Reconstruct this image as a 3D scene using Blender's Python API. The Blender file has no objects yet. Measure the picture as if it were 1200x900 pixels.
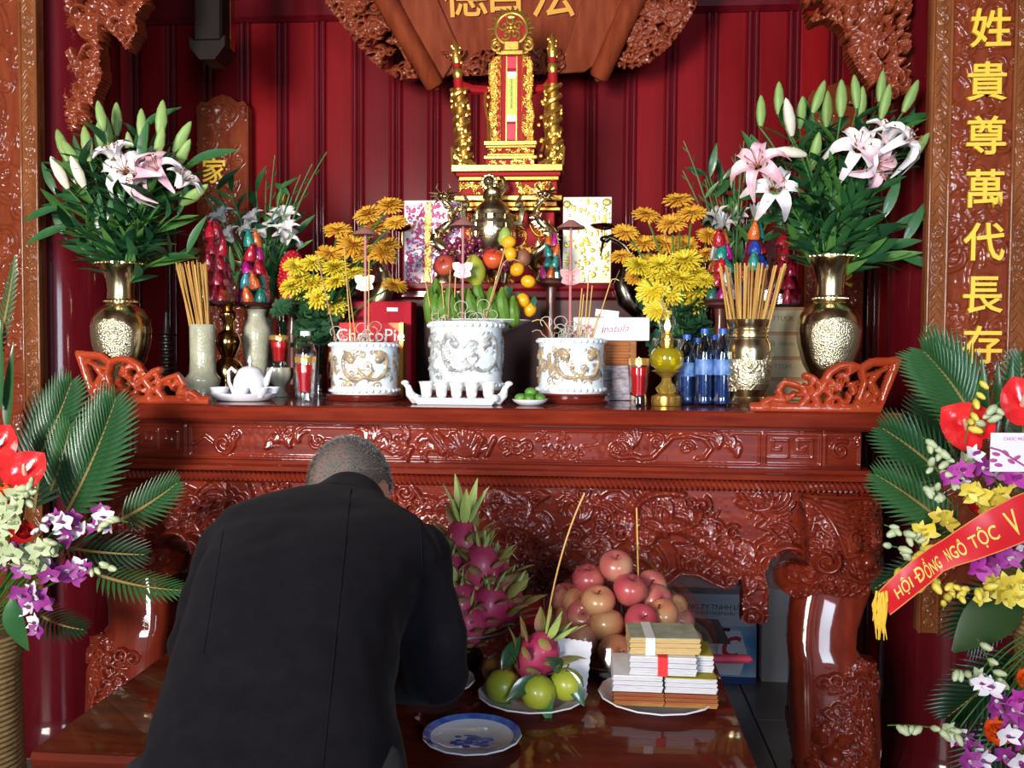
import bpy, bmesh, math, random
import numpy as np
from mathutils import Vector, Matrix, noise
random.seed(7); np.random.seed(7)
scene = bpy.context.scene
COL = scene.collection
PI = math.pi

# ------------------------------------------------------------------ camera
CAM = Vector((0.24, 0.0, 1.44)); F = 1082.0            # focal length in pixels of a 1200 px wide frame
YAW, PITCH, ROLL = math.radians(4.76), math.radians(-2.28), math.radians(0.4)
FW = Vector((-math.sin(YAW)*math.cos(PITCH), math.cos(YAW)*math.cos(PITCH), math.sin(PITCH)))
R0 = Vector((math.cos(YAW), math.sin(YAW), 0)); U0 = R0.cross(FW)
RT = R0*math.cos(ROLL) + U0*math.sin(ROLL); UP = U0*math.cos(ROLL) - R0*math.sin(ROLL)
cd = bpy.data.cameras.new('camera'); cam = bpy.data.objects.new('camera', cd); COL.objects.link(cam)
cd.sensor_width = 36; cd.lens = 36*F/1200; cd.clip_start = 0.05; cd.clip_end = 60
cam.matrix_world = Matrix(((RT.x, UP.x, -FW.x, CAM.x), (RT.y, UP.y, -FW.y, CAM.y), (RT.z, UP.z, -FW.z, CAM.z), (0, 0, 0, 1)))
scene.camera = cam

# ------------------------------------------------------------------ world, daylight, exposure
w = bpy.data.worlds.new('sky'); scene.world = w; w.use_nodes = True
wn = w.node_tree.nodes; wb = wn['Background']
wb.inputs['Color'].default_value = (0.62, 0.78, 1.0, 1); wb.inputs['Strength'].default_value = 1.0
def area_light(name, loc, aim, sx, sy, power, color=(1, 1, 1), spread=180):
    l = bpy.data.lights.new(name, 'AREA'); l.shape = 'RECTANGLE'; l.size = sx; l.size_y = sy; l.energy = power; l.color = color; l.spread = math.radians(spread)
    o = bpy.data.objects.new(name, l); COL.objects.link(o); o.location = loc
    o.rotation_euler = (Vector(aim)-Vector(loc)).to_track_quat('-Z', 'Y').to_euler()
    return o
area_light('daylight_entrance', (-1.7, -2.75, 2.15), (-0.3, 3.0, 2.1), 1.4, 1.7, 94, (1.0, 0.95, 0.88), 70)
area_light('daylight_side_entrance', (1.9, -2.75, 2.0), (0.4, 3.0, 2.1), 1.0, 1.7, 34, (0.72, 0.85, 1.0), 80)
scene.view_settings.view_transform = 'Standard'; scene.view_settings.look = 'None'
scene.view_settings.gamma = 1.0; scene.view_settings.use_curve_mapping = False
scene.view_settings.exposure = 0.0
try:
    scene.cycles.max_bounces = 8; scene.cycles.transparent_max_bounces = 12; scene.cycles.use_denoising = True
    scene.cycles.caustics_reflective = False; scene.cycles.caustics_refractive = False; scene.cycles.sample_clamp_indirect = 6
except Exception:
    pass

# ------------------------------------------------------------------ measuring helpers (a pixel of the photo at a known depth or height)
def _ray(px, py):
    return FW + RT*((px-600)/F) - UP*((py-450)/F)
def at(px, py, Y):
    d = _ray(px, py); return CAM + d*((Y-CAM.y)/d.y)
def atz(px, py, z):
    d = _ray(px, py); return CAM + d*((z-CAM.z)/d.z)
def mpp(Y): return Y/F*1.0
def hz(px, py, Y): return at(px, py, Y).z

# ------------------------------------------------------------------ materials
MATS = {}
def _new(name):
    m = bpy.data.materials.new(name); m.use_nodes = True
    return m, m.node_tree.nodes, m.node_tree.links, m.node_tree.nodes['Principled BSDF']
def mat(name, col, rough=0.5, metal=0.0, coat=0.0, trans=0.0, ior=1.45, emit=0.0, col2=None, nscale=8.0, stretch=(1, 1, 1), bump=0.0,
        bscale=60.0, sub=0.0, alpha=1.0, btype='noise', bdist=0.002, sheen=0.0, coatr=0.05, contrast=(0.35, 0.65), spec=0.5):
    if name in MATS: return MATS[name]
    m, N, L, b = _new(name)
    c = tuple(col)+(1,)
    b.inputs['Base Color'].default_value = c; b.inputs['Roughness'].default_value = rough; b.inputs['Metallic'].default_value = metal
    b.inputs['Coat Weight'].default_value = coat; b.inputs['Coat Roughness'].default_value = coatr
    b.inputs['Transmission Weight'].default_value = trans; b.inputs['IOR'].default_value = ior; b.inputs['Alpha'].default_value = alpha
    b.inputs['Sheen Weight'].default_value = sheen; b.inputs['Specular IOR Level'].default_value = spec
    if sub: b.inputs['Subsurface Weight'].default_value = sub; b.inputs['Subsurface Radius'].default_value = (0.01, 0.005, 0.003)
    if emit: b.inputs['Emission Color'].default_value = c; b.inputs['Emission Strength'].default_value = emit
    if col2 is not None or bump:
        tc = N.new('ShaderNodeTexCoord'); mp = N.new('ShaderNodeMapping'); mp.inputs['Scale'].default_value = stretch
        L.new(tc.outputs['Object'], mp.inputs['Vector'])
    if col2 is not None:
        n = N.new('ShaderNodeTexNoise'); n.inputs['Scale'].default_value = nscale; n.inputs['Detail'].default_value = 4
        L.new(mp.outputs['Vector'], n.inputs['Vector'])
        r = N.new('ShaderNodeValToRGB'); r.color_ramp.elements[0].color = c; r.color_ramp.elements[1].color = tuple(col2)+(1,)
        r.color_ramp.elements[0].position, r.color_ramp.elements[1].position = contrast
        L.new(n.outputs['Fac'], r.inputs['Fac']); L.new(r.outputs['Color'], b.inputs['Base Color'])
    if bump:
        if btype == 'voronoi':
            n2 = N.new('ShaderNodeTexVoronoi'); n2.inputs['Scale'].default_value = bscale; out = n2.outputs['Distance']
        elif btype == 'wave':
            n2 = N.new('ShaderNodeTexWave'); n2.inputs['Scale'].default_value = bscale; n2.inputs['Distortion'].default_value = 2; out = n2.outputs['Fac']
        else:
            n2 = N.new('ShaderNodeTexNoise'); n2.inputs['Scale'].default_value = bscale; n2.inputs['Detail'].default_value = 3; out = n2.outputs['Fac']
        L.new(mp.outputs['Vector'], n2.inputs['Vector'])
        bp = N.new('ShaderNodeBump'); bp.inputs['Strength'].default_value = bump; bp.inputs['Distance'].default_value = bdist
        L.new(out, bp.inputs['Height']); L.new(bp.outputs['Normal'], b.inputs['Normal'])
    MATS[name] = m
    return m
def film(name, tint, gloss=0.35, rough=0.05, amount=0.75):
    """thin clear plastic film: mostly see-through, with glints"""
    if name in MATS: return MATS[name]
    m, N, L, b = _new(name)
    t = N.new('ShaderNodeBsdfTransparent'); t.inputs['Color'].default_value = tuple(tint)+(1,)
    g = N.new('ShaderNodeBsdfGlossy'); g.inputs['Roughness'].default_value = rough
    lw = N.new('ShaderNodeLayerWeight'); lw.inputs['Blend'].default_value = gloss
    mx = N.new('ShaderNodeMixShader'); L.new(lw.outputs['Facing'], mx.inputs['Fac'])
    mm = N.new('ShaderNodeMath'); mm.operation = 'MULTIPLY'; mm.inputs[1].default_value = amount
    L.new(lw.outputs['Facing'], mm.inputs[0]); ad = N.new('ShaderNodeMath'); ad.operation = 'ADD'; ad.inputs[1].default_value = 0.06
    L.new(mm.outputs[0], ad.inputs[0]); L.new(ad.outputs[0], mx.inputs['Fac'])
    L.new(t.outputs[0], mx.inputs[1]); L.new(g.outputs[0], mx.inputs[2]); L.new(mx.outputs[0], N['Material Output'].inputs['Surface'])
    MATS[name] = m
    return m

ALTAR_LEG = mat('altar_lacquer_leg', (0.115, 0.0115, 0.0055), 0.45, coat=0.7, spec=0.06, col2=(0.175, 0.021, 0.008), nscale=5, stretch=(7, 7, 1), coatr=0.05)
GLASS = film('clear_glass', (0.96, 0.97, 0.97), 0.35, 0.03)
ALTAR = mat('altar_lacquer', (0.125, 0.0125, 0.0065), 0.45, coat=0.9, spec=0.06, col2=(0.20, 0.024, 0.010), nscale=5, stretch=(1, 6, 9), coatr=0.04)
ALTAR_PALE = mat('altar_lacquer_rail', (0.33, 0.034, 0.010), 0.4, spec=0.1, coat=0.4, col2=(0.34, 0.050, 0.016), nscale=5, stretch=(2, 6, 6))
BROWN = mat('carved_brown_lacquer', (0.16, 0.045, 0.014), 0.45, spec=0.06, coat=0.55, col2=(0.24, 0.078, 0.026), nscale=6, stretch=(5, 5, 1))
BROWN_RED = mat('carved_red_brown_lacquer', (0.16, 0.027, 0.010), 0.45, spec=0.06, coat=0.55, col2=(0.23, 0.046, 0.017), nscale=6, stretch=(5, 5, 1))
CRIMSON = mat('crimson_lacquer', (0.15, 0.004, 0.007), 0.5, spec=0.06, coat=0.06, col2=(0.20, 0.005, 0.009), nscale=3, stretch=(6, 6, 0.6), coatr=0.2)
CRIMSON_B = mat('crimson_lacquer_bright', (0.21, 0.005, 0.008), 0.5, spec=0.06, coat=0.06, col2=(0.26, 0.007, 0.010), nscale=3, stretch=(6, 6, 0.6), coatr=0.2)
MAROON = mat('maroon_lacquer', (0.085, 0.003, 0.006), 0.35, spec=0.06, coat=0.5, col2=(0.11, 0.005, 0.010), nscale=3, stretch=(6, 6, 0.6), coatr=0.08)
DARKWOOD = mat('dark_wood', (0.045, 0.010, 0.006), 0.3, coat=0.6, col2=(0.07, 0.014, 0.008), nscale=6)
BENCHWOOD = mat('bench_lacquer', (0.055, 0.006, 0.003), 0.4, spec=0.06, coat=0.6, col2=(0.10, 0.013, 0.005), nscale=4, stretch=(1, 8, 4), coatr=0.04)
GOLDPAINT = mat('gold_paint', (0.95, 0.58, 0.05), 0.4, metal=0.1)
GOLD = mat('gold_leaf', (0.66, 0.38, 0.08), 0.3, metal=0.85, bump=0.25, bscale=90)
GOLD_DEEP = mat('gold_leaf_deep', (0.46, 0.20, 0.035), 0.35, metal=0.8, bump=0.3, bscale=120)
BRASS = mat('polished_brass', (0.84, 0.68, 0.40), 0.2, metal=1.0)
BRASS_EMB = mat('embossed_brass', (0.78, 0.68, 0.46), 0.33, metal=1.0, bump=0.7, bscale=210, btype='voronoi', bdist=0.003)
BRASS_OLD = mat('old_brass', (0.66, 0.56, 0.36), 0.30, metal=1.0, col2=(0.34, 0.27, 0.15), nscale=40, bump=0.4, bscale=120)
BRASS_BROWN = mat('brown_brass', (0.40, 0.22, 0.07), 0.16, metal=1.0)
REDPAINT = mat('red_paint', (0.30, 0.008, 0.012), 0.55, spec=0.15)
BLACKWOOD = mat('black_wood', (0.008, 0.004, 0.004), 0.5, spec=0.15, coat=0.12)
WHITE = mat('white_porcelain', (0.80, 0.81, 0.86), 0.15, coat=0.6)
PAPER = mat('white_paper', (0.80, 0.78, 0.76), 0.7)
INK = mat('dark_ink', (0.03, 0.03, 0.05), 0.7)

# ------------------------------------------------------------------ mesh builder
class MB:
    def __init__(s): s.v = []; s.f = []
    def add(s, vs, fs, M=None):
        n = len(s.v)
        s.v.extend([tuple(M @ Vector(p)) for p in vs] if M is not None else [tuple(p) for p in vs])
        s.f.extend([tuple(i+n for i in f) for f in fs]); return s
    def grid(s, P, closeu=False, closev=False, M=None):
        nu, nv = len(P), len(P[0]); vs = [p for r in P for p in r]; fs = []
        for i in range(nu if closeu else nu-1):
            for j in range(nv if closev else nv-1):
                a = i*nv+j; b = i*nv+(j+1) % nv; c = ((i+1) % nu)*nv+(j+1) % nv; d = ((i+1) % nu)*nv+j
                fs.append((a, b, c, d))
        return s.add(vs, fs, M)
    def lathe(s, prof, n=28, M=None, rfun=None):
        P = []
        for (r, z) in prof:
            row = []
            for k in range(n):
                a = 2*PI*k/n; rr = r*(rfun(a, z) if rfun else 1)
                row.append((rr*math.cos(a), rr*math.sin(a), z))
            P.append(row)
        s.grid(P, closev=True, M=M)
        return s
    def tube(s, pts, rad, n=8, M=None, cap=True):
        pts = [Vector(p) for p in pts]; m = len(pts)
        if not hasattr(rad, '__len__'): rad = [rad]*m
        t0 = (pts[1]-pts[0]).normalized(); ref = Vector((0, 0, 1)) if abs(t0.z) < 0.9 else Vector((1, 0, 0))
        nrm = t0.cross(ref).normalized(); P = []
        for i in range(m):
            t = (pts[min(i+1, m-1)]-pts[max(i-1, 0)])
            t = t.normalized() if t.length > 1e-9 else t0
            nrm = (nrm - t*nrm.dot(t)); nrm = nrm.normalized() if nrm.length > 1e-6 else t.orthogonal().normalized()
            bn = t.cross(nrm)
            P.append([pts[i]+(nrm*math.cos(2*PI*k/n)+bn*math.sin(2*PI*k/n))*rad[i] for k in range(n)])
        base = len(s.v); s.grid(P, closev=True, M=M)
        if cap:
            s.f.append(tuple(base+k for k in range(n))[::-1]); s.f.append(tuple(base+(m-1)*n+k for k in range(n)))
        return s
    def ball(s, c, r, nu=8, nv=12, M=None):
        if not hasattr(r, '__len__'): r = (r, r, r)
        P = []
        for i in range(nu+1):
            th = PI*i/nu; th = min(max(th, 0.02), PI-0.02)
            P.append([(c[0]+r[0]*math.sin(th)*math.cos(2*PI*k/nv), c[1]+r[1]*math.sin(th)*math.sin(2*PI*k/nv), c[2]+r[2]*math.cos(th)) for k in range(nv)])
        return s.grid(P, closev=True, M=M)
    def box(s, x0, x1, y0, y1, z0, z1, b=0.0, M=None):
        if b <= 0:
            vs = [(x, y, z) for x in (x0, x1) for y in (y0, y1) for z in (z0, z1)]
            return s.add(vs, [(0, 1, 3, 2), (4, 6, 7, 5), (0, 4, 5, 1), (2, 3, 7, 6), (0, 2, 6, 4), (1, 5, 7, 3)], M)
        bm = bmesh.new()
        for x, sx in ((x0, 1), (x1, -1)):
            for y, sy in ((y0, 1), (y1, -1)):
                for z, sz in ((z0, 1), (z1, -1)):
                    bm.verts.new((x, y+sy*b, z+sz*b)); bm.verts.new((x+sx*b, y, z+sz*b)); bm.verts.new((x+sx*b, y+sy*b, z))
        bmesh.ops.convex_hull(bm, input=bm.verts[:])
        bmesh.ops.dissolve_limit(bm, angle_limit=0.01, verts=bm.verts[:], edges=bm.edges[:])
        bm.verts.index_update()
        s.add([v.co.copy() for v in bm.verts], [tuple(v.index for v in f.verts) for f in bm.faces], M); bm.free()
        return s
    def prism(s, out, y0, y1, bev=0.0, M=None):
        """outline in XZ, extruded from y0 (front) to y1"""
        bm = bmesh.new()
        f = bm.faces.new([bm.verts.new((p[0], y0, p[1])) for p in out])
        r = bmesh.ops.extrude_face_region(bm, geom=[f])
        for e in r['geom']:
            if isinstance(e, bmesh.types.BMVert): e.co.y = y1
        bmesh.ops.recalc_face_normals(bm, faces=bm.faces[:])
        if bev:
            ed = [e for e in bm.edges if abs(e.verts[0].co.y-y0) < 1e-6 and abs(e.verts[1].co.y-y0) < 1e-6]
            bmesh.ops.bevel(bm, geom=ed, offset=bev, segments=2, affect='EDGES', profile=0.5)
        bmesh.ops.triangulate(bm, faces=[q for q in bm.faces if len(q.verts) > 4])
        bm.verts.index_update()
        s.add([v.co.copy() for v in bm.verts], [tuple(v.index for v in q.verts) for q in bm.faces], M); bm.free()
        return s
    def profile(s, pts, x0, x1, M=None):
        """moulding: closed (y,z) section run along X"""
        n = len(pts)
        vs = [(x0, y, z) for y, z in pts]+[(x1, y, z) for y, z in pts]
        fs = [(i, (i+1) % n, n+(i+1) % n, n+i) for i in range(n)]
        fs += [tuple(range(n))[::-1], tuple(range(n, 2*n))]
        return s.add(vs, fs, M)
    def leaf(s, L, W, bend=0.3, fold=0.25, n=6, M=None, tipw=0.0, shape=1.0, twist=0.0, thick=0.0):
        """blade along +X, face up +Z"""
        P = []
        for i in range(n+1):
            t = i/n; wd = W*0.5*(math.sin(PI*min(1, (t*0.94+0.03))**shape)+tipw*t)
            x = L*t; z = -bend*L*t*t; a = twist*t
            P.append([(x, -wd*math.cos(a), z+fold*wd-wd*math.sin(a)), (x, 0, z), (x, wd*math.cos(a), z+fold*wd+wd*math.sin(a))])
        return s.grid(P, M=M)
    def mesh(s, name, m, smooth=True, angle=None):
        me = bpy.data.meshes.new(name); me.from_pydata(s.v, [], s.f)
        if smooth: me.polygons.foreach_set('use_smooth', [True]*len(me.polygons))
        if m: me.materials.append(m)
        me.update()
        if smooth:
            try: me.set_sharp_from_angle(angle=math.radians(angle or 42))
            except Exception: pass
        return me

def npmesh(name, V, Q, m, smooth=True):
    V = np.asarray(V, np.float32); Q = np.asarray(Q, np.int32)
    me = bpy.data.meshes.new(name); k = Q.shape[1]
    me.vertices.add(len(V)); me.vertices.foreach_set('co', V.ravel())
    me.loops.add(Q.size); me.loops.foreach_set('vertex_index', Q.ravel())
    me.polygons.add(len(Q)); me.polygons.foreach_set('loop_start', np.arange(0, Q.size, k, dtype=np.int32))
    me.polygons.foreach_set('use_smooth', np.full(len(Q), smooth))
    me.materials.append(m); me.update(calc_edges=True); me.validate()
    return me

def link(name, me, parent=None, M=None):
    o = bpy.data.objects.new(name, me); COL.objects.link(o)
    if parent is not None: o.parent = parent
    if M is not None: o.matrix_local = M
    return o
def obj(name, mb, m, parent=None, M=None, smooth=True, label=None, kind=None, angle=None):
    o = link(name, mb.mesh(name, m, smooth, angle), parent, M)
    if label: o['label'] = label
    if kind: o['kind'] = kind
    return o
def tag(o, label, cat, group=None):
    o['label'] = label; o['category'] = cat
    if group: o['group'] = group
    return o
def thing(name, label, cat, loc=(0, 0, 0), rz=0.0, group=None, M=None):
    o = bpy.data.objects.new(name, None); COL.objects.link(o); o.empty_display_size = 0.05
    if M is not None: o.matrix_world = M
    else: o.location = loc; o.rotation_euler = (0, 0, rz)
    return tag(o, label, cat, group)
def struct(name, mb, m, smooth=False):
    o = obj(name, mb, m, smooth=smooth); o['kind'] = 'structure'; return o
def dup(root, M, label=None, group=None):
    r = root.copy(); COL.objects.link(r); r.matrix_world = M
    if label: r['label'] = label
    if group: r['group'] = group
    for ch in list(root.children):
        c = ch.copy(); COL.objects.link(c); c.parent = r; c.matrix_local = ch.matrix_local
        for g in list(ch.children):
            d = g.copy(); COL.objects.link(d); d.parent = c; d.matrix_local = g.matrix_local
    return r
def orient(p, d, up=(0, 0, 1), s=1.0):
    """local X along d, local Z near up"""
    x = Vector(d).normalized(); u = Vector(up)
    y = u.cross(x)
    if y.length < 1e-4: y = Vector((0, 1, 0)).cross(x)
    if y.length < 1e-4: y = Vector((1, 0, 0)).cross(x)
    y.normalize(); z = x.cross(y)
    if not hasattr(s, '__len__'): s = (s, s, s)
    M = Matrix((x*s[0], y*s[1], z*s[2])).transposed().to_4x4(); M.translation = Vector(p)
    return M
def orientz(p, d, s=1.0, spin=0.0):
    """local Z along d"""
    q = Vector((0, 0, 1)).rotation_difference(Vector(d).normalized()).to_matrix().to_4x4()
    M = Matrix.Translation(Vector(p)) @ q @ Matrix.Rotation(spin, 4, 'Z')
    if not hasattr(s, '__len__'): s = (s, s, s)
    return M @ Matrix.Diagonal((s[0], s[1], s[2], 1))
T = Matrix.Translation
def bez(p0, p1, p2, n=10):
    p0, p1, p2 = Vector(p0), Vector(p1), Vector(p2)
    return [p0*(1-t)**2+p1*2*t*(1-t)+p2*t*t for t in [i/n for i in range(n+1)]]

def text_mesh(s, size, depth=0.002, off=0.0, shear=0.0):
    """flat lettering standing in XZ, facing -Y, centred at the origin; size = height of a full-width character"""
    c = bpy.data.curves.new('lettering', 'FONT'); c.body = s; c.size = size; c.extrude = depth; c.offset = off; c.shear = shear
    c.align_x = 'CENTER'; c.align_y = 'CENTER'; c.resolution_u = 3
    o = bpy.data.objects.new('lettering', c); COL.objects.link(o)
    bpy.context.view_layer.update()
    me = bpy.data.meshes.new_from_object(o.evaluated_get(bpy.context.evaluated_depsgraph_get()))
    bpy.data.objects.remove(o); bpy.data.curves.remove(c)
    v = np.empty(len(me.vertices)*3, np.float32); me.vertices.foreach_get('co', v); v = v.reshape(-1, 3)
    if len(v):
        ctr = (v.max(0)+v.min(0))/2; v = v-ctr
    me.vertices.foreach_set('co', np.stack([v[:, 0], -v[:, 2], v[:, 1]], 1).ravel()); me.update()
    return me
def text(name, s, size, m, parent, M, depth=0.002, off=0.0, shear=0.0):
    me = text_mesh(s, size, depth, off, shear); me.materials.clear(); me.materials.append(m)
    return link(name, me, parent, M)

# ------------------------------------------------------------------ carving
def spiral(cx, cy, r, a0, turns=1.4, sgn=1, n=26, tail=0.0):
    pts = []
    for i in range(n):
        t = i/(n-1); rr = r*(1-t*0.88); a = a0+sgn*2*PI*turns*t
        pts.append((cx+rr*math.cos(a), cy+rr*math.sin(a)))
    if tail:
        a = a0-sgn*PI/2; p = pts[0]
        pts = [(p[0]+math.cos(a)*tail*k/4-math.cos(a0)*0.25*tail*(k/4)**2, p[1]+math.sin(a)*tail*k/4-math.sin(a0)*0.25*tail*(k/4)**2) for k in (4, 3, 2, 1)]+pts
    return pts
class Carve:
    """a height field of carved strokes on a W x H panel (x from 0, z from 0)"""
    def __init__(s, W, H, res):
        s.W, s.H, s.res = W, H, res; s.nx = int(W/res)+1; s.ny = int(H/res)+1
        s.h = np.zeros((s.ny, s.nx), np.float32)
        s.X, s.Z = np.meshgrid(np.linspace(0, W, s.nx), np.linspace(0, H, s.ny))
    def dab(s, x, z, r, hgt):
        i0 = max(0, int((x-r)/s.res)); i1 = min(s.nx, int((x+r)/s.res)+2); j0 = max(0, int((z-r)/s.res)); j1 = min(s.ny, int((z+r)/s.res)+2)
        if i0 >= i1 or j0 >= j1: return
        d = 1-((s.X[j0:j1, i0:i1]-x)**2+(s.Z[j0:j1, i0:i1]-z)**2)/(r*r)
        np.maximum(s.h[j0:j1, i0:i1], hgt*np.sqrt(np.clip(d, 0, 1)), out=s.h[j0:j1, i0:i1])
    def stroke(s, pts, w0, w1=None, hgt=0.01):
        w1 = w0 if w1 is None else w1; n = len(pts); L = 0
        for i in range(n-1):
            (x0, z0), (x1, z1) = pts[i], pts[i+1]; d = math.hypot(x1-x0, z1-z0)
            k = max(1, int(d/(max(w0, w1)*0.3+s.res*0.4)))
            for j in range(k):
                t = (i+j/k)/(n-1); q = j/k
                s.dab(x0+(x1-x0)*q, z0+(z1-z0)*q, w0+(w1-w0)*t, hgt*(0.6+0.4*(w0+(w1-w0)*t)/max(w0, w1)))
        return s
    def curl(s, x, z, r, a, sgn=1, w=None, hgt=0.01, tail=0.0, turns=1.35):
        s.stroke(spiral(x, z, r, a, turns, sgn, tail=tail), w or r*0.22, (w or r*0.22)*0.75, hgt); s.dab(x, z, r*0.24, hgt)
    def cloud(s, x, z, r, a, hgt=0.01):
        for k, (da, rr) in enumerate(((0, 1), (1.9, 0.75), (-1.9, 0.7))):
            s.curl(x+math.cos(a+da)*r*1.1*(k > 0), z+math.sin(a+da)*r*0.9*(k > 0), r*rr*0.8, a+da, 1 if k % 2 else -1, hgt=hgt)
    def plume(s, x, z, L, a, bend=1.0, n=4, w=0.006, hgt=0.01):
        for k in range(n):
            b = a+(k-(n-1)/2)*0.33; l = L*(1-0.12*abs(k-(n-1)/2)); pts = []
            for i in range(9):
                t = i/8; pts.append((x+math.cos(b+bend*t*t)*l*t, z+math.sin(b+bend*t*t)*l*t))
            s.stroke(pts, w, w*0.35, hgt)
    def flower(s, x, z, r, n=6, hgt=0.01, a=0.0):
        for k in range(n):
            b = a+2*PI*k/n; s.stroke([(x+math.cos(b)*r*0.3, z+math.sin(b)*r*0.3), (x+math.cos(b)*r, z+math.sin(b)*r)], r*0.16, r*0.30, hgt*0.8)
        s.dab(x, z, r*0.3, hgt)
    def scatter(s, rnd, r, hgt, pts=None, keep=None, dens=1.0, kinds='ccpf'):
        n = int(s.W*s.H/(r*r*5.5)*dens)
        for i in range(n):
            x, z = rnd.uniform(0, s.W), rnd.uniform(0, s.H)
            if keep and not keep(x, z): continue
            k = rnd.choice(kinds); a = rnd.uniform(0, 6.28); q = r*rnd.uniform(0.7, 1.25)
            if k == 'c': s.curl(x, z, q, a, rnd.choice((-1, 1)), hgt=hgt*rnd.uniform(0.7, 1.1), tail=q*1.6)
            elif k == 'p': s.plume(x, z, q*2.4, a, rnd.uniform(-1.5, 1.5), w=q*0.2, hgt=hgt)
            elif k == 'f': s.flower(x, z, q*0.8, hgt=hgt, a=a)
            else: s.cloud(x, z, q, a, hgt)
    def mesh(s, name, m, mask=None, back=None, fmap=None, rough=0.0, thresh=None):
        """grid facing -Y: y = -height. mask: cells kept; back: y of a closed rear face"""
        h = s.h.copy()
        if rough:
            rs = np.random.RandomState(3); q = rs.rand(s.ny//3+2, s.nx//3+2).astype(np.float32)
            q = np.kron(q, np.ones((3, 3), np.float32))[:s.ny, :s.nx]
            q = (q+np.roll(q, 1, 0)+np.roll(q, 1, 1)+np.roll(q, (1, 1), (0, 1))+np.roll(q, 2, 0)+np.roll(q, 2, 1))/6
            h = h+rough*q
        keep = np.ones((s.ny-1, s.nx-1), bool)
        if mask is not None: keep &= mask(s.X[:-1, :-1]+s.res/2, s.Z[:-1, :-1]+s.res/2)
        if thresh is not None: keep &= (s.h[:-1, :-1] > thresh) | (s.h[1:, 1:] > thresh)
        J, I = np.nonzero(keep); n = s.nx
        V = np.stack([s.X, -h, s.Z], -1).reshape(-1, 3)
        Q = np.stack([J*n+I, J*n+I+1, (J+1)*n+I+1, (J+1)*n+I], 1)
        if back is not None:
            N0 = len(V); V = np.concatenate([V, np.stack([s.X, np.full_like(s.X, back), s.Z], -1).reshape(-1, 3)])
            Qs = [Q, Q[:, ::-1]+N0]
            pad = np.pad(keep, 1)
            for dj, di, a, b in ((-1, 0, 0, 1), (1, 0, 2, 3), (0, 1, 1, 2), (0, -1, 3, 0)):
                ed = pad[1:-1, 1:-1] & ~pad[1+dj:1+dj+keep.shape[0], 1+di:1+di+keep.shape[1]]
                e = ed[J, I]; q = Q[e]
                if len(q):                                   # rim walls get vertices of their own, so the rim stays crisp
                    W4 = V[np.concatenate([q[:, b], q[:, a], q[:, a]+N0, q[:, b]+N0])]; k_ = len(q); n_ = len(V)
                    V = np.concatenate([V, W4]); ar = np.arange(k_)+n_; Qs.append(np.stack([ar, ar+k_, ar+2*k_, ar+3*k_], 1))
            Q = np.concatenate(Qs)
        u, inv = np.unique(Q, return_inverse=True); V = V[u]; Q = inv.reshape(Q.shape)
        if fmap is not None: V = fmap(V)
        return npmesh(name, V, Q, m)
def inpoly(X, Z, poly):
    r = np.zeros(X.shape, bool); n = len(poly)
    for i in range(n):
        x0, z0 = poly[i]; x1, z1 = poly[(i+1) % n]
        c = ((z0 > Z) != (z1 > Z)) & (X < (x1-x0)*(Z-z0)/((z1-z0) if z1 != z0 else 1e-9)+x0)
        r ^= c
    return r

# =================================================================== THE SETTING
XA, AY, ZT = -0.085, 2.55, 1.27          # altar centre line, front edge, top
WY = 4.15                                # back wall
struct('floor', MB().box(-3.3, 3.3, -3.0, 4.5, -0.12, -0.012), mat('floor_grout', (0.05, 0.05, 0.05), 0.8))
floor = bpy.data.objects['floor']
TILE = mat('grey_floor_tile', (0.16, 0.15, 0.14), 0.3, coat=0.2, col2=(0.20, 0.19, 0.175), nscale=3)
tile_me = MB().box(-0.297, 0.297, -0.297, 0.297, -0.012, 0.0, 0.003).mesh('floor_tile', TILE, False)
for i in range(11):
    for j in range(12):
        link('floor_tile', tile_me, floor, T((-3.0+0.6*i, -2.7+0.6*j, 0)))
PLASTER = mat('cream_plaster', (0.62, 0.55, 0.46), 0.8)
struct('wall_left', MB().box(-3.42, -3.3, -3.0, 4.5, -0.05, 3.7), PLASTER)
struct('wall_right', MB().box(3.3, 3.42, -3.0, 4.5, -0.05, 3.7), PLASTER)
struct('ceiling', MB().box(-3.42, 3.42, -3.0, 4.5, 3.6, 3.75), mat('dark_ceiling_wood', (0.09, 0.025, 0.012), 0.5))
# the front of the hall is open to the day between posts, unseen and laid out to shape the light (behind the photographer)
fw = MB()
for x0, x1 in ((-3.3, -2.75), (-0.75, -0.35), (0.35, 0.75), (2.75, 3.3)): fw.box(x0, x1, -3.06, -2.94, 0, 3.0)
fw.box(-3.3, 3.3, -3.06, -2.94, 3.0, 3.6)
struct('wall_front', fw, DARKWOOD)
# back wall: crimson boards with beaded battens between, a rail above
struct('wall_back', MB().box(-3.3, 3.3, WY+0.02, WY+0.14, 0, 3.6), MAROON)
wall_back = bpy.data.objects['wall_back']
CRIMSON_D = mat('crimson_lacquer_dark', (0.10, 0.003, 0.006), 0.5, spec=0.06, coat=0.06, col2=(0.14, 0.004, 0.008), nscale=3, stretch=(6, 6, 0.6), coatr=0.2)
PW = 0.1745; xph = at(692, 200, WY).x
def board_mesh(m):
    P = []
    prof = [(-0.5, 0.02), (-0.5, 0.004), (-0.40, 0.0), (-0.36, -0.012), (-0.30, -0.016), (0.30, -0.016), (0.36, -0.012), (0.40, 0.0), (0.5, 0.004), (0.5, 0.02)]
    for z in (0.02, 2.9): P.append([(x*PW, y, z) for x, y in prof])
    return MB().grid(P).mesh('plank', m, True, 20)
bms = [board_mesh(m) for m in (CRIMSON, CRIMSON_B, CRIMSON_D)]
bat = MB()
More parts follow.
